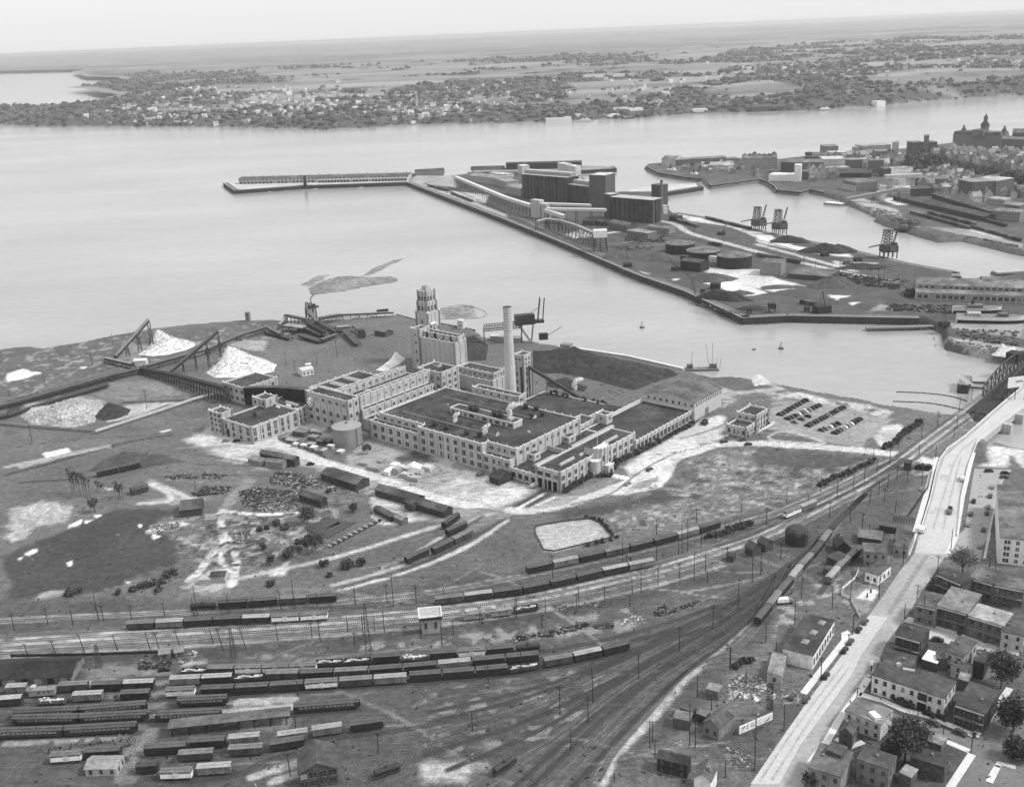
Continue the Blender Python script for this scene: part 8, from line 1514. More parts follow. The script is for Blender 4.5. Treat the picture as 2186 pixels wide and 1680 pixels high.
# the wood yard slasher deck, a tangle of conveyors and saw tables
S=thing('slasher_deck','tangled dark timber saw deck with sloping conveyors in the wood yard','sawing deck',G('a1',830,450))
def gp(x,y,z): p=G('a1',x,y,0); return (p[0],p[1],z)
decks=[((470,440),(600,500),5.5,4),((480,470),(680,520),3,4),((590,440),(640,370),6,3),((640,375),(820,400),8,4),((820,330),(900,420),9,4),((900,390),(1100,345),6,4),((1100,345),(1520,318),5,3),((760,500),(930,545),3.5,6),((930,545),(1060,490),4,4),((900,400),(1060,470),4.5,5),((1060,460),(1160,440),6,7),((1120,470),(1230,570),4,5),((1200,440),(1280,490),5,3),((700,480),(800,400),5,4),((640,440),(800,450),6,9),((800,430),(960,500),4.6,10)]
for i,(a,b,z,w) in enumerate(decks):
 m=MB(); A=np.array(gp(*a,z)); B=np.array(gp(*b,z*.8)); u=(B-A)[:2]/np.hypot(*(B-A)[:2]); n_=np.array([-u[1],u[0],0])*w/2; k=6
 m.poly([A-n_,B-n_,B+n_,A+n_],0); m.poly([A-n_-[0,0,1.4],B-n_-[0,0,1.4],B-n_,A-n_],1); m.poly([A+n_,B+n_,B+n_-[0,0,1.4],A+n_-[0,0,1.4]],1)
 for j in range(k+1):
  for s in(-1,1): c=A+(B-A)*j/k+n_*s; m.beam(tuple(c),(c[0],c[1],0),.35,1)
 part('conveyor_deck',m,[mat((.13,.06,.24,.07)[i%4],.3,.6),DK],S)
m=MB()
for i in range(12):
 p=gp(830+12*i,440+6*i,5); m.box(p[0],p[1],4.5,2.2,2.6,2.4,.6,0)
part('saw_row',m,DK,S)
for a in((820,330),(850,335),(880,345)): m=MB(); p=gp(*a,0); lattice(m,p[0],p[1],0,14,3,2,4,.4); part('head_frame',m,DK,S)
house('saw_shed','dark boarded shed at the right end of the saw deck','shed',Gs('a1',[(1245,505),(1290,500)]),7,7,0,mat(.05,.3,.5,kind='board'),mat(.06,.2,.5),storey=0,chim=False); house('store_shed','long low dark shed on the bare ground left of the stepped tower','shed',Gs('a1',[(1368,478),(1455,492)]),8,4.5,1.5,mat(.07,.2,.5),mat(.14,.2,.5),storey=0,chim=False); house('store_shed','smaller shed right of the long low one near the stepped tower','shed',Gs('a1',[(1460,475),(1520,468)]),7,3.6,1,mat(.1,.2,.5),mat(.17,.2,.5),storey=0,chim=False); house('pump_hut','small white windowed hut on the shore behind the silo block','hut',Gs('a1',[(2045,420),(2090,425)]),6,7,.5,mat(.5,.1,.5),mat(.5,.1,.5),storey=1,winside='f',chim=False)
fence(Gm(('a1',1385,300),('a1',1480,290)),'short row of dark piles at the shore behind the saw deck',4,DK,2.2,'pile_row')
# travelling bridge crane behind the mill
p=np.array(G('a2',1790+0,0-0)[:2]) if False else None
B0=(1900,1100,6.72); ZP=lambda x,y,z=0.: G('s',B0[0]+x/B0[2],B0[1]+y/B0[2],z)
b1=ZP(400,1240); b2=ZP(610,1250); zc=hgt(b2,'s',B0[1]+820/B0[2]); zt=hgt(ZP(700,1240),'s',B0[1]+135/B0[2]); S=thing('bridge_crane','dark travelling coal bridge crane with a raised twin boom at the river wall','crane',(*b2[:2],0))
m=MB(); c=np.array(b1[:2]); d=np.array(b2[:2])
for s in(0,7): m.beam((c[0]-1,c[1]+s,0),(c[0],c[1]+s,zc),.8); m.beam((d[0],d[1]+s,0),(d[0]-9,d[1]+s,zc),.6); m.beam((d[0]+.5,d[1]+s,0),(d[0]+2.5,d[1]+s,zc),.6)
part('leg_frame',m,STEEL,S); m=MB(); m.box((c[0]+d[0])/2-1,c[1]+4,zc,16,7,8,.12,0); m.box((c[0]+d[0])/2+10,c[1]+4,zc+1,9,6,2,.12,0); part('machine_house',m,STEEL,S)
m=MB(); 
for s in(0,5): m.beam((d[0]+6,d[1]+s,zc+2),(d[0]+8.5,d[1]+s,zt),.9)
for i in range(6): z=zc+3+(zt-zc-3)*i/5; m.beam((d[0]+6+2.5*i/5,d[1],z),(d[0]+6+2.5*i/5,d[1]+5,z),.5)
m.beam((d[0]+10,d[1]+2,zc+2),(d[0]+12,d[1]+2,zt),.9); part('raised_boom',m,STEEL,S); m=MB(); m.beam((d[0]+8,d[1]+2,zc+(zt-zc)*.65),(c[0],c[1]+4,zc+8),.15); m.beam((d[0]+8,d[1]+2,zc+(zt-zc)*.65),(d[0]-2,d[1]+4,zc+8),.25); part('stay',m,STEEL,S)
e=np.array(ZP(-560,1330)[:2]); m=MB(); K=14
for s in(0,6):
 t=lambda i,h:(*(c+(e-c)*i/K+np.array([0,s])),zc-2+h)
 for i in range(K): m.beam(t(i,0),t(i+1,0),.6); m.beam(t(i,4),t(i+1,4),.5); m.beam(t(i,0),t(i+1,4),.3); m.beam(t(i,4),t(i,0),.3)
for s in(0,6): m.beam((e[0],e[1]+s,0),(e[0],e[1]+s,zc),.7)
part('bridge_truss',m,STEEL,S)
q=ZP(930,1190); m=MB(); m.box(q[0],q[1],1,7,4,5,.1,0); R=thing('locomotive_crane','small dark crane with a thin raised jib on the river wall','crane',(q[0],q[1],0)); part('cab',m,DARK,R); m=MB(); m.beam((q[0]+3,q[1],4),(*[q[0]+15,q[1]],hgt(q,'s',B0[1]+865/B0[2])),.5); part('jib',m,mat(.2,.2,.5),R)
for x0,x1,y,ds in((1350,1600,1420,'on the river wall right of the crane'),(-420,330,1080+120,'beneath the long truss of the bridge crane')): a=ZP(x0,y); b=ZP(x1,y+20 if x0>0 else y+60); house('coal_shed',f'low pale shed {ds}','shed',(a,b),6,4,0,mat(.25,.2,.5,kind='wall'),mat(.5,.15,.5) if x0<0 else mat(.2,.2,.5),storey=0,chim=False)
# inclined coal conveyor to the bunker tower
gallery('coal_conveyor','steep dark coal conveyor climbing to the bunker tower',[(*MF(70,128),1),(*MF(42,108),24)],2.6,2,DK,mat(.05,.2,.6),9,DK)
# mill sheds on the flats
def rsh(k,FL,FR,BR,h,label,wall,roof,rise=1.8,name='timber_shed',**kw): return rh(k,FL,FR,BR,h,name,label,wall,roof,'shed',rise=rise,storey=0,chim=False,**kw)
DB_=mat(.05,.4,.5,kind='board',name='dark_boards')
rsh('a7',(660,275),(950,368),(1065,320),4,'long dark roofed shed with a pale arched end facing the yard road',DB_,.075); rsh('a7',(1105,405),(1440,500),(1522,462),4,'longest dark roofed shed beside the yard road',DB_,.07); rsh('a7',(1440,520),(1670,592),(1738,552),3.6,'dark roofed shed continuing the longest one',DB_,.075); rsh('a7',(1345,500),(1410,535),(1450,505),4,'small black roofed porch between the two joined sheds',DB_,.06,1); rsh('a7',(478,440),(660,500),(715,475),4,'dark roofed open ended shed amid the scrap heaps',DB_,.06)
rsh('a7',(205,180),(345,195),(385,165),3.5,'low grey roofed shed at the front of the clustered sheds',mat(.2,.3,.5,kind='board'),.12,1); rsh('a7',(160,110),(445,165),(495,145),4.5,'broad dark roof of the clustered sheds',DB_,.09,1.6); rsh('a7',(65,155),(175,185),(215,155),3,'small pale sided shed left of the clustered sheds',mat(.2,.3,.5,kind='board'),.14,.8); rsh('a7',(1095,560),(1235,632),(1262,600),2.8,'low dark roof above the pale slab in the yard',DB_,.07,.8); rsh('a7',(1255,625),(1325,660),(1345,630),3,'small mid grey roofed shed beside the low dark roof',mat(.12,.3,.5),.15,1)
rsh('a6',(1475,580),(1650,560),(1630,480),4,'black roofed barn with an open front on the flats',DB_,.055,2.2); rsh('a6',(1085,420),(1215,385),(1235,350),2.8,'low dark shed by the curved track on the flats',DB_,.07,1); rsh('a6',(1725,1120),(1840,1115),(1845,1075),3.6,'small dark roofed hut with a white front strip on the sandy patch',mat(.3,.3,.5),.05,1); rsh('a6',(1630,1150),(1720,1145),(1735,1110),2.6,'pale flat roofed lean-to beside the small dark hut',mat(.35,.2,.5),.5,0); rsh('a2',(1460,1330),(1560,1365),(1660,1290),3.6,'dark hip roofed gate shed touching the mill wall',DB_,.05,1.8)
m=MB(); m.prism(Gm(('a7',1065,640),('a7',1100,585),('a7',1240,630),('a7',1180,685)),0,.25,0); solo('concrete_slab',m,mat(.3,.15,.5),'bare pale concrete slab in front of the low dark roof','slab')
m=MB(); m.prism(Gm(('a7',530,720),('a7',730,640),('a7',800,650),('a7',820,690),('a7',600,770)),0,.4,0); m.prism(Gm(('a7',640,760),('a7',830,665),('a7',950,680),('a7',720,810)),0,.4,0); solo('settling_pond',m,mat(.05,.15,.4,.5),'pair of dark rectangular settling ponds','pond')
for i in range(10):
 t=i/9; x,y=720+380*t,860-200*t; m=MB(); a=G('a7',x,y); b=G('a7',x+45,y-58+30); m.beam((a[0],a[1],.2),(b[0],b[1]-6,.2),.7,w2=.4); m.box((a[0]+b[0])/2+1.4,(a[1]+b[1])/2-3,0,2.2,3.6,.25,-.4,1); solo('drying_bed',m,[LIGHT,DARK],f'pale edged dark drying bed, {ORD[i]} from the left below the ponds','bed','drying beds below the ponds')
# stacks in the mill yard
stk=[(215,1210,7,9,2.2,.3),(300,1255,7,10,2.4,.26),(330,1180,5,7,1.5,.25),(430,1305,5,4,2.4,.6),(520,1300,5,4,4,.3),(500,1235,5,5,2.5,.68),(620,1280,4,4,3,.4),(625,1335,4,8,2.6,.42),(690,1365,4,8,2.6,.36),(700,1310,5,7,2.6,.33),(740,1300,4,6,2.4,.4),(835,1260,5,6,2.6,.5),(560,1255,4,4,2,.7)]
for i,(x,y,a,b,h,t) in enumerate(stk):
 p=G('a2',x,y); m=MB()
 for j in range(3): m.box(p[0]+random.uniform(-.3,.3),p[1]+random.uniform(-.3,.3),h*j/3,b*random.uniform(.92,1),a*random.uniform(.92,1),h/3-.08,-.55+random.uniform(-.05,.05),0)
 solo('lumber_stack',m,mat(t,.2,1.,kind='plain'),f'{"white covered" if t>.55 else "pale" if t>.34 else "grey"} lumber stack, {ORD[i]} from the left end of the yard stacks','stack','stacks in the mill yard')
st2=[(770,1290,7,9,3,.17),(870,1330,5,6,2.5,.2),(690,1350,4,8,1.6,.3),(720,1385,3,3,2,.55),(790,1395,3,4,2,.6),(870,1415,4,4,2.2,.62),(930,1365,5,5,2.6,.12),(1010,1400,3,4,2,.66),(660,1330,3,6,1.5,.2),(850,1385,4,5,2,.3),(950,1430,5,3,1.6,.35),(1090,1440,4,4,1.6,.6),(990,1360,4,3,2,.15),(890,1290,2,7,1.6,.08)]
for i,(x,y,a,b,h,t) in enumerate(st2):
 p=G('a1',x,y); m=MB(); m.box(p[0],p[1],0,b,a,h,-.5+random.uniform(-.1,.1),0); m.box(p[0],p[1],h,b*1.06,a*1.06,.2,-.5,1); solo('crate',m,[mat(t*.5,.3,1),mat(t,.2,1)],f'{"white topped" if t>.5 else "pale" if t>.25 else "dark"} crate or hutch, {ORD[i]} in the jumble beside the round tank','crate','crates beside the round tank')
fence(Gm(('a1',580,1330),('a1',740,1280),('a1',730,1250)),'picket fence at the corner of the crate yard',1.8,mat(.3,.3,.6)); fence(Gm(('a1',580,1330),('a1',900,1443),('a7',700,150)),'low fence along the front of the crate yard',1.3,WOOD)
# scrap and rubble, nobody could count it
def debris(k,poly,n,s,tones,hmax=1.2,z=.0,name='scrap'):
 tones=[v*.7 for v in tones]+[.1,.16]; s*=.72; hmax*=.7; n=int(n*1.25)
 P=Gs(k,poly); A=np.array(P); lo,hi=A.min(0),A.max(0); m=MB(); c=0; t=0
 while c<n and t<n*30:
  t+=1; x,y=random.uniform(lo[0],hi[0]),random.uniform(lo[1],hi[1])
  if pin(x,y,P) and vnoise(np.array([x/6.]),np.array([y/6.]),9)[0]>random.random()*.8: c+=1; a=random.random()**2*.8*s+.25*s; m.box(x,y,z-.02-.01*random.random(),a*random.uniform(.6,2.6),a*.5,random.uniform(.15,hmax*.7),random.uniform(0,3),0 if random.random()<.35 else min(len(tones)-1,int(random.random()**1.3*len(tones))))
 return tag(m.obj(name,[mat(v,.4,1.2) for v in sorted(tones)]),kind='stuff')
debris('a7',[(240,330),(300,260),(500,270),(580,300),(680,400),(520,410),(380,380),(250,360)],420,2.2,(.05,.2,.6,.04,.3)); debris('a7',[(0,420),(150,390),(420,410),(480,460),(420,520),(200,560),(60,560),(0,500)],420,2.2,(.04,.06,.4,.03,.15)); debris('a6',[(1350,300),(1650,260),(1850,290),(1800,320),(1400,320)],160,2.2,(.04,.06,.4)); debris('a6',[(1560,440),(1640,380),(1900,380),(1860,440),(1640,460)],200,2.6,(.03,.05,.3)); debris('a6',[(1980,480),(2050,390),(2186,390),(2186,580),(2060,560)],220,2.2,(.04,.3,.6,.06)); debris('a7',[(500,420),(480,560),(260,600),(60,590),(300,500)],160,2,(.5,.7,.1)); debris('a7',[(560,320),(900,420),(1000,380),(1000,440),(700,420)],140,1.6,(.4,.6,.08)); debris('a6',[(1880,770),(2060,740),(2060,840),(1920,860)],90,1.6,(.6,.4,.1)); debris('a6',[(1230,710),(1500,660),(1440,730),(1260,770)],120,1.8,(.65,.5,.15))
debris('b5',[(1120,440),(1300,430),(1450,520),(1460,600),(1350,720),(1100,660),(1000,560)],420,1.0,(.6,.75,.3,.05),.5); debris('b5',[(1460,570),(1700,560),(1780,680),(1560,680)],150,.9,(.6,.3),.4); debris('b5',[(950,1050),(1280,1180),(1290,1310),(1020,1240)],170,.9,(.6,.7,.1),.4); debris('c1',[(930,330),(1120,340),(1380,280),(1360,330),(1120,360),(950,390)],160,1.2,(.2,.4,.06),.6); debris('c1',[(640,570),(930,520),(1190,460),(1200,490),(940,560),(660,600)],260,1.8,(.03,.04,.4,.03),1.1); debris('c1',[(1230,490),(1380,460),(1390,500),(1240,510)],80,2,(.03,.05),.7); debris('c1',[(1430,460),(1540,410),(1630,430),(1500,480)],90,1.8,(.6,.7),.5); debris('b6',[(1140,730),(1400,720),(1400,780),(1140,785)],120,2.2,(.03,.05,.1)); debris('b6',[(1450,700),(1600,640),(1600,700),(1480,740)],50,2,(.7,.6)); debris('b7',[(360,780),(1110,690),(1100,760),(1000,770),(900,720),(400,830)],150,1.3,(.03,.2,.05),.9); debris('c1',[(1700,360),(1777,330),(1777,400),(1690,420)],90,2.2,(.03,.04),1); debris('a8',[(1240,1310),(1580,1210),(1570,1230),(1260,1340)],140,2.4,(.03,.04,.12),1)
debris('a4',[(1060,420),(1640,430),(1640,500),(1060,470)],300,3,(.03,.05,.12,.04),2.4); debris('a4',[(720,200),(900,200),(1160,260),(1160,300),(960,280),(760,240)],240,3.6,(.03,.05,.03),3); debris('a4',[(1600,620),(2140,640),(2140,760),(1700,720)],240,3,(.04,.1,.4,.05),2.2); debris('a4',[(1540,700),(1760,740),(2140,800),(2100,840),(1760,780)],160,2.4,(.5,.3,.12),1.6); debris('z5',[(850,930),(1200,930),(1180,960),(900,960)],90,3,(.05,.1),2); debris('z5',[(130,690),(640,830),(620,790),(300,690)],120,3,(.06,.12,.4),2); debris('z6',[(860,700),(1150,760),(1180,800),(1010,790)],220,3,(.3,.4,.15),2); debris('z6',[(1380,890),(2140,1030),(2140,1050),(1700,950)],240,3,(.35,.2,.08),2); debris('z6',[(1060,800),(1330,830),(1300,900),(1100,830)],120,4,(.06,.12),3)
m=MB()
RP_=[tuple(p[:2]) for p in LE]+[tuple(p[:2]) for p in RE[::-1]]
for x,y in WEED:
 if pin(x,y,RP_): continue
 s_=.15+random.random()**3*.75; t=random.random()
 m.box(x,y,-.05-.02*random.random(),s_*random.uniform(.6,2.4),s_*.7,s_*random.uniform(.2,.7),random.uniform(0,3),0 if t<.6 else 1 if t<.93 else 2)
tag(m.obj('scattered_rubble',[mat(.03,.4,1),mat(.1,.4,1),mat(.3,.3,1)]),kind='stuff')
debris('z6',[(700,1170),(1000,1190),(1000,1230),(720,1220)],90,4,(.04,.1,.3),3); debris('a4',[(600,150),(1250,230),(1250,250),(700,190)],130,4,(.03,.06,.1),3); debris('z5',[(1560,1000),(1720,1040),(1700,1110),(1580,1090)],40,3,(.05,.4),2); debris('c2',[(1000,330),(1400,420),(1400,450),(1000,360)],60,3,(.04,.1),2); debris('z5',[(980,870),(1300,840),(1300,900),(1000,900)],90,4,(.03,.05,.1),3.4); debris('z4',[(1560,230),(2100,420),(2050,420),(1560,250)],130,3,(.05,.1,.4),2)
for q in([('z5',600,900),('z5',1100,960),('z5',1500,1130),('c2',1000,290)],[('z5',900,840),('z5',1300,830),('z5',1800,925),('z5',2186,1030),('a4',800,215),('a4',1150,265)],[('z6',0,985),('z6',400,1090),('z6',800,1190),('z6',1150,1240)],[('z5',0,690),('z5',300,810),('z5',700,985),('z5',1000,1105),('c2',560,90)]): track(Gm(*q),.16)
# rail wheelsets in the bottom yard
m=MB()
for s in(-.75,.75):
 for k in range(12):
  a,b=2*math.pi*k/12,2*math.pi*(k+1)/12; m.poly([(.45*math.cos(a),s-.07,.45+.45*math.sin(a)),(.45*math.cos(b),s-.07,.45+.45*math.sin(b)),(.45*math.cos(b),s+.07,.45+.45*math.sin(b)),(.45*math.cos(a),s+.07,.45+.45*math.sin(a))],0)
 for e in(-.07,.07): m.poly([(.45*math.cos(2*math.pi*k/12),s+e,.45+.45*math.sin(2*math.pi*k/12)) for k in range(12)],0)
m.beam((0,-1.,.45),(0,1.,.45),.16); WS=m.mesh('wheelset',[mat(.16,.3,1,.6)])
for j,(x0,y0,x1,y1) in enumerate(((365,805,430,730),(640,750,685,710),(765,735,805,700),(950,740,990,680),(1000,760,1045,680),(1070,745,1105,695))):
 for i in range(7):
  f=i/6; p=G('b7',x0+(x1-x0)*f,y0+(y1-y0)*f); o=bpy.data.objects.new('wheelset',WS); COL.objects.link(o); o.location=p; o.rotation_euler=(0,0,.75+random.uniform(-.1,.1)); tag(o,f'rusty railway wheelset, {ORD[i]} up the {ORD[j]} rack from the left below the coaches','wheelset','racked railway wheelsets')
# ------------------------------------------------------------------ vegetation
def crown(m,c,R_,n,s,flat=.8,holes=.5):
 k=max(5,int(n/70)); cl=[]
 for i in range(k):
  v=np.random.normal(size=3); v/=np.linalg.norm(v); rr=R_*(random.random()**.33)*.8; cl.append(np.array(c)+v*rr*np.array([1,1,flat]))
 for i in range(n):
  b=random.choice(cl); v=np.random.normal(size=3)*R_*.2; p=b+v; q=np.random.normal(size=(2,3)); q/=np.linalg.norm(q,axis=1)[:,None]; a=q[0]*s*random.uniform(.6,1.3); d=q[1]*s*random.uniform(.6,1.3); m.poly([p-a-d,p+a-d,p+a+d,p-a+d],random.randrange(2))
L1=mat(.05,.4,.8,name='leaves_dark'); L2=mat(.11,.4,.8,name='leaves_light')
def tree(x,y,h,R_,label,n=1100,s=.35,trunk=.3,limbs=7,group=None,bare=False,leaf=None,name='leafy_tree',flat=.8):
 R=thing(name,label,'tree',(x,y,0),group=group); m=MB(); zc=h-R_*flat*.95; m.cyl(x,y,-.2,zc*.6,trunk,trunk*.7,8)
 for i in range(limbs):
  a=random.uniform(0,6.28); e=(x+R_*.7*math.cos(a),y+R_*.7*math.sin(a),zc+random.uniform(-.1,.6)*R_*flat); mid_=(x+R_*.2*math.cos(a),y+R_*.2*math.sin(a),zc*.75); m.beam((x,y,zc*.45),mid_,trunk*1.1); m.beam(mid_,e,trunk*.6)
  for _ in range(3): b=random.uniform(-.9,.9)+a; m.beam(e,(e[0]+R_*.35*math.cos(b),e[1]+R_*.35*math.sin(b),e[2]+R_*.3*random.random()),trunk*.3)
 part('trunk',m,BARK,R); m=MB(); crown(m,(x,y,zc),R_,n,s,flat); part('crown',m,leaf or [L1,L2],R); return R
def treeat(k,x,yb,yt,R_,label,**kw): p=G(k,x,yb); return tree(p[0],p[1],max(2.,hgt(p,k,yt)),R_,label,**kw)
treeat('b3',1400,625,345,6.3,'big spreading thin leaved tree with visible forked limbs above the dark corner house',n=2600,s=.2,trunk=.4,limbs=12,flat=.62,leaf=[mat(.09,.3,.8),mat(.14,.3,.8)]); treeat('b4',1020,1190,780,7.2,'large dark leafy tree overhanging the houses at the bottom edge',n=3200,s=.36,trunk=.45,leaf=[mat(.035,.4,.8),mat(.07,.4,.8)]); treeat('b4',1960,470,130,6.2,'dark leafy tree at the right edge behind the white apartments',n=2400,s=.36,leaf=[mat(.035,.4,.8),mat(.07,.4,.8)]); treeat('b4',2080,900,600,6,'black leafy tree in shade at the right edge by the dark porch house',n=2000,s=.36,leaf=[mat(.03,.4,.8),mat(.05,.4,.8)]); treeat('b4',100,1434,1300,2.6,'round bush at the bottom edge beside the corner house',n=700,s=.3)
for x,yb,yt,r,ds in((555,690,545,4.7,'round dense tree left of the settling ponds',),(625,915,750,5.2,'broad loose tree below the settling ponds'),(560,900,790,3.4,'smaller tree leaning on the broad loose one'),(400,965,880,3.6,'low dark tree on the sandy ground ringed with pale soil'),(1045,115,40,2.6,'small round tree beside the round grey tank'),(935,590,520,2.6,'small tree beside the white scrap by the sheds'),(690,1040,980,2.2,'leftmost bush of three on the grass above the spur'),(885,1050,975,3.2,'middle bush of three on the grass above the spur'),(995,1035,970,2.2,'rightmost bush of three on the grass above the spur'),(195,900,845,2.,'small bush on the rubble slope'),(255,1025,950,2.2,'bush on the sandy slope left of the ringed tree'),(370,730,690,2.6,'dark shrub right of a pair on the scrap ground'),(220,730,700,1.8,'dark shrub middle of a row on the scrap ground'),(160,745,710,1.8,'dark shrub left of a row on the scrap ground'),(300,700,650,2.6,'dark shrub behind a row on the scrap ground'),(485,880,810,2.,'thin young tree left of the broad loose one'),(735,1120,1095,1.6,'tiny bush low on the grass'),(260,1190,1150,2.4,'dark junk like bush alone on the lower grass'),(730,430,395,1.5,'small shrub by the open ended shed')): treeat('a7',x,yb,yt,r,ds,n=int(300+r*190),s=.3,trunk=.16,limbs=5)
for i,(x,yb,r) in enumerate(((1090,1240,2.6),(1150,1220,3),(1210,1200,3.2),(1270,1190,3),(1330,1180,2.6),(1370,1120,3.2),(1420,1100,2.6),(1300,1230,2.4),(980,1260,2),(640,1260,2.2),(590,1280,1.8),(560,1265,2.2))): treeat('a6',x,yb,yb-46,r,f'scrubby bush, {ORD[i]} counted along the thicket at the foot of the dark field',n=420,s=.28,trunk=.1,limbs=3,group='bushes at the foot of the dark field',name='scrub_bush')
p0=[(590,445,230),(620,455,240),(600,440,260),(640,450,250),(665,460,260),(690,470,270),(705,480,255),(720,480,290),(740,470,300),(610,430,270),(655,455,240),(810,440,320),(830,430,330),(950,470,340),(970,480,330),(990,490,340),(1010,490,350),(980,470,370)]
for i,(x,yb,yt) in enumerate(p0): treeat('a6',x,yb,yt,1.6,f'tall thin half bare tree, {ORD[i]} from one end of the gaunt clump on the flats',n=110,s=.2,trunk=.14,limbs=5,group='gaunt trees on the flats',name='bare_tree',flat=1.6)
treeat('a6',780,590,480,3,'dark leafy heap of a bush at the foot of the gaunt trees',n=700,s=.3)
treeat('b4',2110,1150,960,4.6,'shaded tree at the right edge beside the lower corner street',n=1500,s=.34,leaf=[mat(.03,.4,.8),mat(.06,.4,.8)]); treeat('b4',880,1180,1000,3.6,'lower dark tree left of the biggest overhanging one',n=1200,s=.34,leaf=[mat(.035,.4,.8),mat(.07,.4,.8)]); treeat('b4',1290,1230,1090,3.4,'small dark tree behind the pale flat roofed garage',n=900,s=.32,leaf=[mat(.035,.4,.8),mat(.07,.4,.8)])
# shrubs: one of each kind, then copies sharing its parts
sh=thing('shrub','shrub','shrub',local=True); m=MB(); crown(m,(0,0,.9),1.25,420,.2,.75); part('foliage',m,[L1,L2],sh); m=MB()
for a in range(5): m.beam((0,0,0),(.5*math.cos(a*1.3),.5*math.sin(a*1.3),.9),.07)
part('stem',m,BARK,sh); SHU=[0]
def shrubs(k,pts,n,label,group,sc=(.8,1.3)):
 P=resample(Gs(k,pts),.5)
 for i in range(n):
  q=P[int((i+.5)*len(P)/n)]; s=random.uniform(*sc); loc=(q[0]+random.uniform(-.4,.4),q[1]+random.uniform(-.4,.4),0)
  lb=label.format(ORD[i%25]); 
  if not SHU[0]: SHU[0]=1; sh.location=loc; sh.scale=(s,s,s); sh['label']=lb; sh['group']=group
  else: dup(sh,loc,random.uniform(0,6),lb,group,(s,s,s*random.uniform(.8,1.2)))
shrubs('a3',[(475,1195),(700,1070),(870,1065)],14,'leafy shrub, {} from the mill front corner along the office wall','shrubs along the office wall',(1.2,1.7)); shrubs('a3',[(885,1010),(900,960),(1050,890),(1250,790),(1530,640)],24,'leafy shrub, {} from the porch along the single storey wing','shrubs along the finishing wing',(1.3,1.9)); shrubs('b1',[(515,1040),(620,980),(760,930),(860,880),(965,825)],18,'round hedge bush, {} from the left in the meadow edge row','hedge row at the meadow edge',(1.2,1.7)); shrubs('b1',[(1030,735),(1110,700),(1190,620),(1330,525)],22,'dark hedge bush, {} from the near end of the bank hedge','bank hedge by the car park',(1.4,1.9)); shrubs('a8',[(1640,700),(1760,670),(1900,620),(2000,590)],16,'weedy bush, {} from the left between the sidings','weedy bushes between the sidings',(1.2,1.8)); shrubs('a3',[(1960,745),(2050,690),(2150,630)],9,'low shrub, {} from the left along the gatehouse side','gatehouse shrubs',(.7,1)); shrubs('a3',[(1600,650),(1620,620),(1640,650)],3,'dark bush, {} in the little clump on the sandy forecourt','forecourt clump',(1.3,1.9)); shrubs('a3',[(350,375),(470,395),(600,425),(770,465),(835,455)],6,'small dark tree, {} from the left at the edge of the store roof','small trees behind the store roof',(1.1,1.4)); shrubs('a8',[(640,520),(780,560),(880,690)],12,'weed clump, {} along the far fence of the pale square field','weeds by the square field',(.7,1.1)); shrubs('a8',[(640,760),(720,750),(930,690)],5,'weed clump, {} along the near fence of the pale square field','weeds by the square field',(.9,1.4)); shrubs('b4',[(690,480),(850,560),(1100,660)],14,'garden bush, {} from the street in front of the white apartments','apartment front garden',(.9,1.4)); shrubs('b3',[(1040,830),(1100,720),(1220,740)],6,'garden bush, {} in the corner garden by the terrace end','corner garden bushes',(1.2,1.7)); shrubs('b5',[(1100,380),(1200,330),(1280,320)],7,'scrub bush, {} from the left beyond the rubbish','scrub beyond the rubbish',(1.1,1.6)); shrubs('b1',[(1310,895),(1420,905)],5,'dark bush, {} from the left at the head of the striped field','bushes by the striped field',(1.1,1.5))
# trees of the cliff below the college
def clump(poly,k,z,n,sz,label,kind_=True,zf=None):
 P=Gs(k,poly,z); A=np.array(P); lo,hi=A.min(0),A.max(0); m=MB(); c=t=0
 while c<n and t<n*30:
  t+=1; x,y=random.uniform(lo[0],hi[0]),random.uniform(lo[1],hi[1])
  if not pin(x,y,P) or (zf and not .5<zf(x,y)<19.5): continue
  c+=1; r=random.uniform(*sz); m.blob(x,y,(zf(x,y) if zf else z)+r*.6,r,r,r*1.1,random.randrange(2),6,4,.35)
 return tag(m.obj('woodland',[mat(.04,.4,.3),mat(.085,.4,.3)]),kind='stuff')
clump([(1200,380),(1240,300),(1330,250),(1440,250),(1700,330),(2000,390),(2350,440),(2350,560),(1900,500),(1500,460),(1250,440)],'z6',12,1100,(1.6,4),'',zf=czone)
clump([(1640,470),(1700,440),(2000,470),(2186,480),(2186,520),(1900,500)],'z6',3,60,(3,6),'')
# far shore: woods, houses, wharves
m=MB(); rs=np.random.default_rng(3); dd=1900*np.exp(rs.random(90000)**1.25*1.6); aa=rs.uniform(-.55,.62,90000); xx,yy=aa*dd,dd; zz,ll=farz(xx,yy)
ww=.55*fbm(xx/700,yy/900,95,5)+.45*fbm(xx/160,yy/260,98,4); kk=np.where((ll>12)&(ww+.2*np.maximum(0,1-ll/500)>.53))[0][:13000]
for t in kk: d=dd[t]; r=(1.6+6*rs.random()**2.4)*(.6+d/5500); m.blob(xx[t],yy[t],float(zz[t])+r*.4,r*rs.uniform(1.1,2),r*rs.uniform(1.1,1.7),r,int(rs.integers(2)),5,3,.3)
tag(m.obj('woodland',[mat(.07,.4,.05),mat(.13,.4,.05)]),kind='stuff')  # leaf tones paled so the colour carries part of the distance haze
FH=[]
for w_,r_ in((.65,.3),(.5,.14),(.72,.5),(.35,.1),(.6,.2)):
 m=MB(); m.prism([(-6,-5),(6,-5),(6,5),(-6,5)],-4,7.5,0); m.gable([(-6,-5),(6,-5),(6,5),(-6,5)],7.5,4.5,1,.5,0); FH.append(m.mesh('far_house',[mat(w_,.1,.2),mat(r_,.2,.2)]))
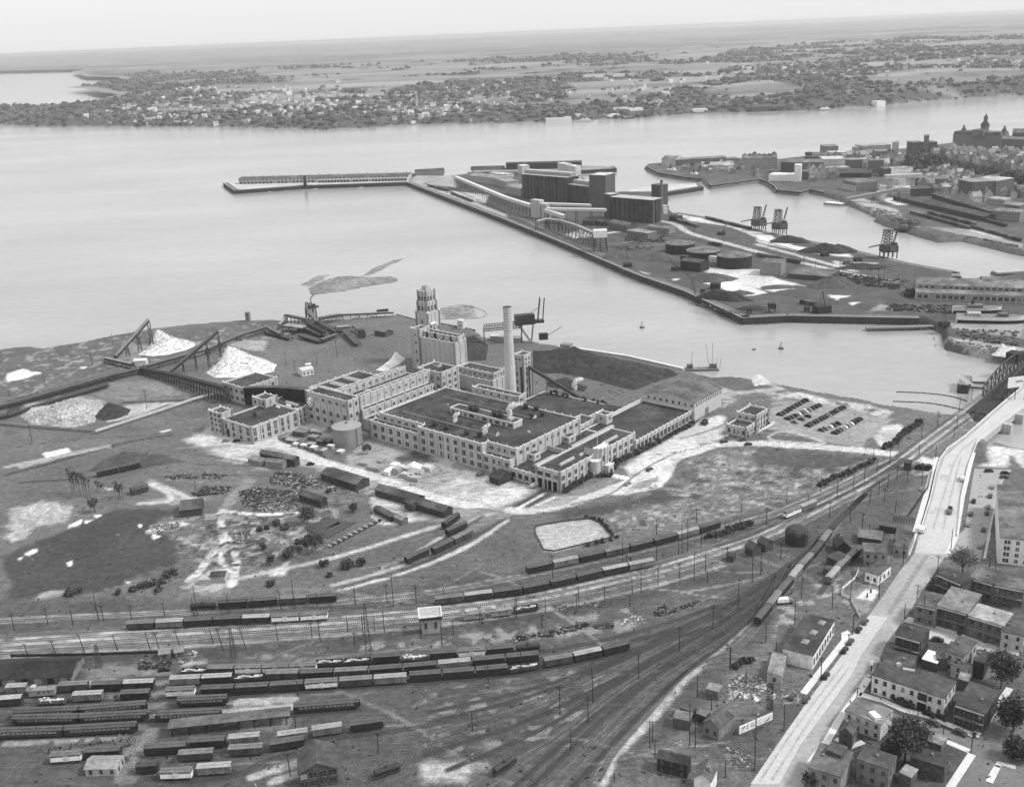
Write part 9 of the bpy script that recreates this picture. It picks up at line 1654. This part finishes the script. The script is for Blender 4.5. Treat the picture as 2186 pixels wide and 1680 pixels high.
clusters=[((560,225),150,26,190),((330,240),110,22,110),((700,215),90,22,100),((900,232),110,18,110),((1050,205),120,20,80),((1400,190),150,20,60),((1700,165),170,26,90),((1950,140),160,24,80),((2080,150),90,20,40),((1180,240),90,10,30),((450,200),100,14,40)]
hn=0
FP=[]
for (u0,v0),su,sv,n in clusters:
 for i in range(n):
  u,v=random.gauss(u0,su*.55),random.gauss(v0,sv*.55); p=G('s',u/.56927,v/.56927,25.); z,l=farz(p[0],p[1])
  if l[0]<15 or p[1]>14000: continue
  FP.append((p[0],p[1],float(z[0])))
FP.sort(key=lambda q:q[1]); random.shuffle(FP); near_=FP[:300]; rest=FP[300:]
for x,y,z in near_:
 o=bpy.data.objects.new('far_house',random.choice(FH)); COL.objects.link(o); s=random.uniform(.65,1.3); o.location=(x,y,z); o.scale=(s*random.uniform(.9,1.6),s,s); o.rotation_euler=(0,0,random.uniform(-.5,.5)+random.choice((0,1.57))); tag(o,'tiny pale house among trees on the far shore across the river','house','houses across the river'); hn+=1
if rest:
 m=MB()
 for x,y,z in rest: m.box(x,y,z-3,random.uniform(8,17),random.uniform(8,12),random.uniform(8,12),random.uniform(0,3),random.randrange(3))
 tag(m.obj('distant_village',[mat(.6,.1,.2),mat(.35,.1,.2),mat(.12,.1,.2)]),kind='stuff')
def farbox(k,x0,y0,x1,y1,yt,label,w=.7,r=.6,rise=3,d=26): 
 a=G(k,x0,y0,-4); b=G(k,x1,y1,-4); mid=((a[0]+b[0])/2,(a[1]+b[1])/2); z=max(-3.,float(farz(*mid)[0][0])); h=max(6,hgt(mid,k,yt)-z); return house('wharf_shed',label,'shed',(a,b),d,h,0,mat(w,.08,.2),mat(r,.1,.2),storey=0,chim=False,ground=z,z0=-8.)
farbox('z2',1255,776,1370,772,750,'longest low white wharf shed on the far shore'); farbox('z2',1370,772,1418,770,742,'square white gabled wharf house at the end of the longest far shed'); farbox('z2',1650,748,1718,742,722,'white wharf shed left of the big white pair on the far shore'); farbox('z2',1685,728,1775,724,704,'white shed with a dark roof on the far shore bank'); farbox('z2',1785,728,1870,722,684,'tallest white wharf building on the far shore'); farbox('z2',1455,752,1510,748,730,'little white shed behind the far ferry'); farbox('z3',1258,670,1312,666,640,'bright white elevator with a stepped top on the far shore pier'); farbox('z3',100,716,190,712,690,'low white shed on the far shore right of the tallest one'); farbox('z3',470,706,660,700,672,'long dark wharf wall on the far shore',.12,.1); farbox('z3',330,474,495,470,452,'long white convent on the far heights',.72,.5); farbox('z2',1075,722,1118,720,696,'small white columned house on the far bank'); farbox('z2',320,752,410,750,725,'white house group low on the far bank'); farbox('z2',300,660,412,658,648,'long white farm range on the far slope'); farbox('z1',1120,680,1235,678,660,'long white range on the far left slope')
for k,x,y,t,ds in(('z2',442,640,578,'among the far left village'),('z3',490,470,400,'beside the long white convent'),('z3',893,450,420,'in the far right village')):
 p=G(k,x,y,30.); z=float(farz(p[0],p[1])[0][0]); h=max(20,hgt(p,k,t)-z); m=MB(); m.box(p[0],p[1],z-2,9,9,h*.5,0,0); m.cone(p[0],p[1],z+h*.5-2,z+h,6,8,1); solo('church_spire',m,[mat(.5,.1,.3),mat(.3,.1,.3)],f'slender church spire {ds}','church')
a=G('z1',60,690,WZ); b=G('z1',500,665,WZ); m=MB(); m.beam((*a[:2],WZ+2),(*b[:2],WZ+2),6); solo('breakwater',m,mat(.2,.1,.3),'thin breakwater line at the far left shore','breakwater')
for x,t,ds in((125,662,'tallest, at the far left shipyard'),(195,720,'second from left at the far left shipyard'),(340,695,'right of the far left shipyard')): p=G('z1',x,745,0); m=MB(); m.cyl(p[0],p[1],0,hgt(p,'z1',t),2.2,1.5,6); solo('mast_pole',m,MID,f'far mast, {ds}','mast')
# steam
sm=bpy.data.materials.new('steam'); sm.use_nodes=True; n=sm.node_tree; b_=n.nodes['Principled BSDF']; b_.inputs['Base Color'].default_value=(.86,.86,.86,1); b_.inputs['Roughness'].default_value=1; b_.inputs['Specular IOR Level'].default_value=0; b_.inputs['Subsurface Weight'].default_value=.0
q=n.nodes.new('ShaderNodeTexNoise'); q.inputs['Scale'].default_value=.9; q.inputs['Detail'].default_value=5; g=n.nodes.new('ShaderNodeNewGeometry'); n.links.new(g.outputs['Position'],q.inputs['Vector']); r_=n.nodes.new('ShaderNodeMapRange'); r_.inputs[1].default_value=.38; r_.inputs[2].default_value=.62; r_.inputs[3].default_value=.12; r_.inputs[4].default_value=.75; n.links.new(q.outputs['Fac'],r_.inputs[0]); n.links.new(r_.outputs[0],b_.inputs['Alpha'])
def steam(x,y,z,path_,r):
 m=MB()
 for i,(dx,dy,dz,f) in enumerate(path_): m.blob(x+dx,y+dy,z+dz,r*f*1.35,r*f*1.35,r*f*1.35,0,9,6,.28)
 return tag(m.obj('steam',sm),kind='stuff')
for st_,z,k in(((88,33),23,1.3),((60,14),19,1.),((88,9),19,1.1),((66,127),9,1.3)):
 x,y=MF(*st_); steam(x,y,z,[(0,0,0,.8),(.6,0,1.3,1.),(.2,.2,2.8,1.),(1.3,0,3.9,.9),(2.6,0,4.8,.7)] if k!=1.3 else [(0,0,0,.7),(-.5,0,1.6,1.),(-.8,0,3.2,1.),(.4,0,4.9,1.1),(2.4,0,6,1.),(4.4,0,6.4,.7)],1.05*k)
x,y=MF(-53,-2.6); steam(x,y,12,[(0,0,0,.6),(0,-.3,1.6,.9),(.2,-.3,3.4,1.1),(.4,-.3,5,.9)],1.5)
HAZE=4.6e-5
# ================================================================== HAZE
hm=bpy.data.materials.new('haze'); hm.use_nodes=True; n=hm.node_tree; n.nodes.clear()
pv=n.nodes.new('ShaderNodeVolumePrincipled'); pv.inputs['Density'].default_value=HAZE; pv.inputs['Color'].default_value=(.98,.98,.98,1); pv.inputs['Anisotropy'].default_value=.3
om=n.nodes.new('ShaderNodeOutputMaterial'); n.links.new(pv.outputs[0],om.inputs['Volume'])
m=MB(); m.prism([(-62000,-300),(62000,-300),(62000,71000),(-62000,71000)],-12,245,0,0,True)
hz=m.obj('haze',hm,at=(0,0,0)); tag(hz,kind='stuff')
SC.cycles.volume_bounces=0; SC.cycles.max_bounces=5; SC.cycles.diffuse_bounces=2; SC.cycles.glossy_bounces=2; SC.cycles.transparent_max_bounces=6
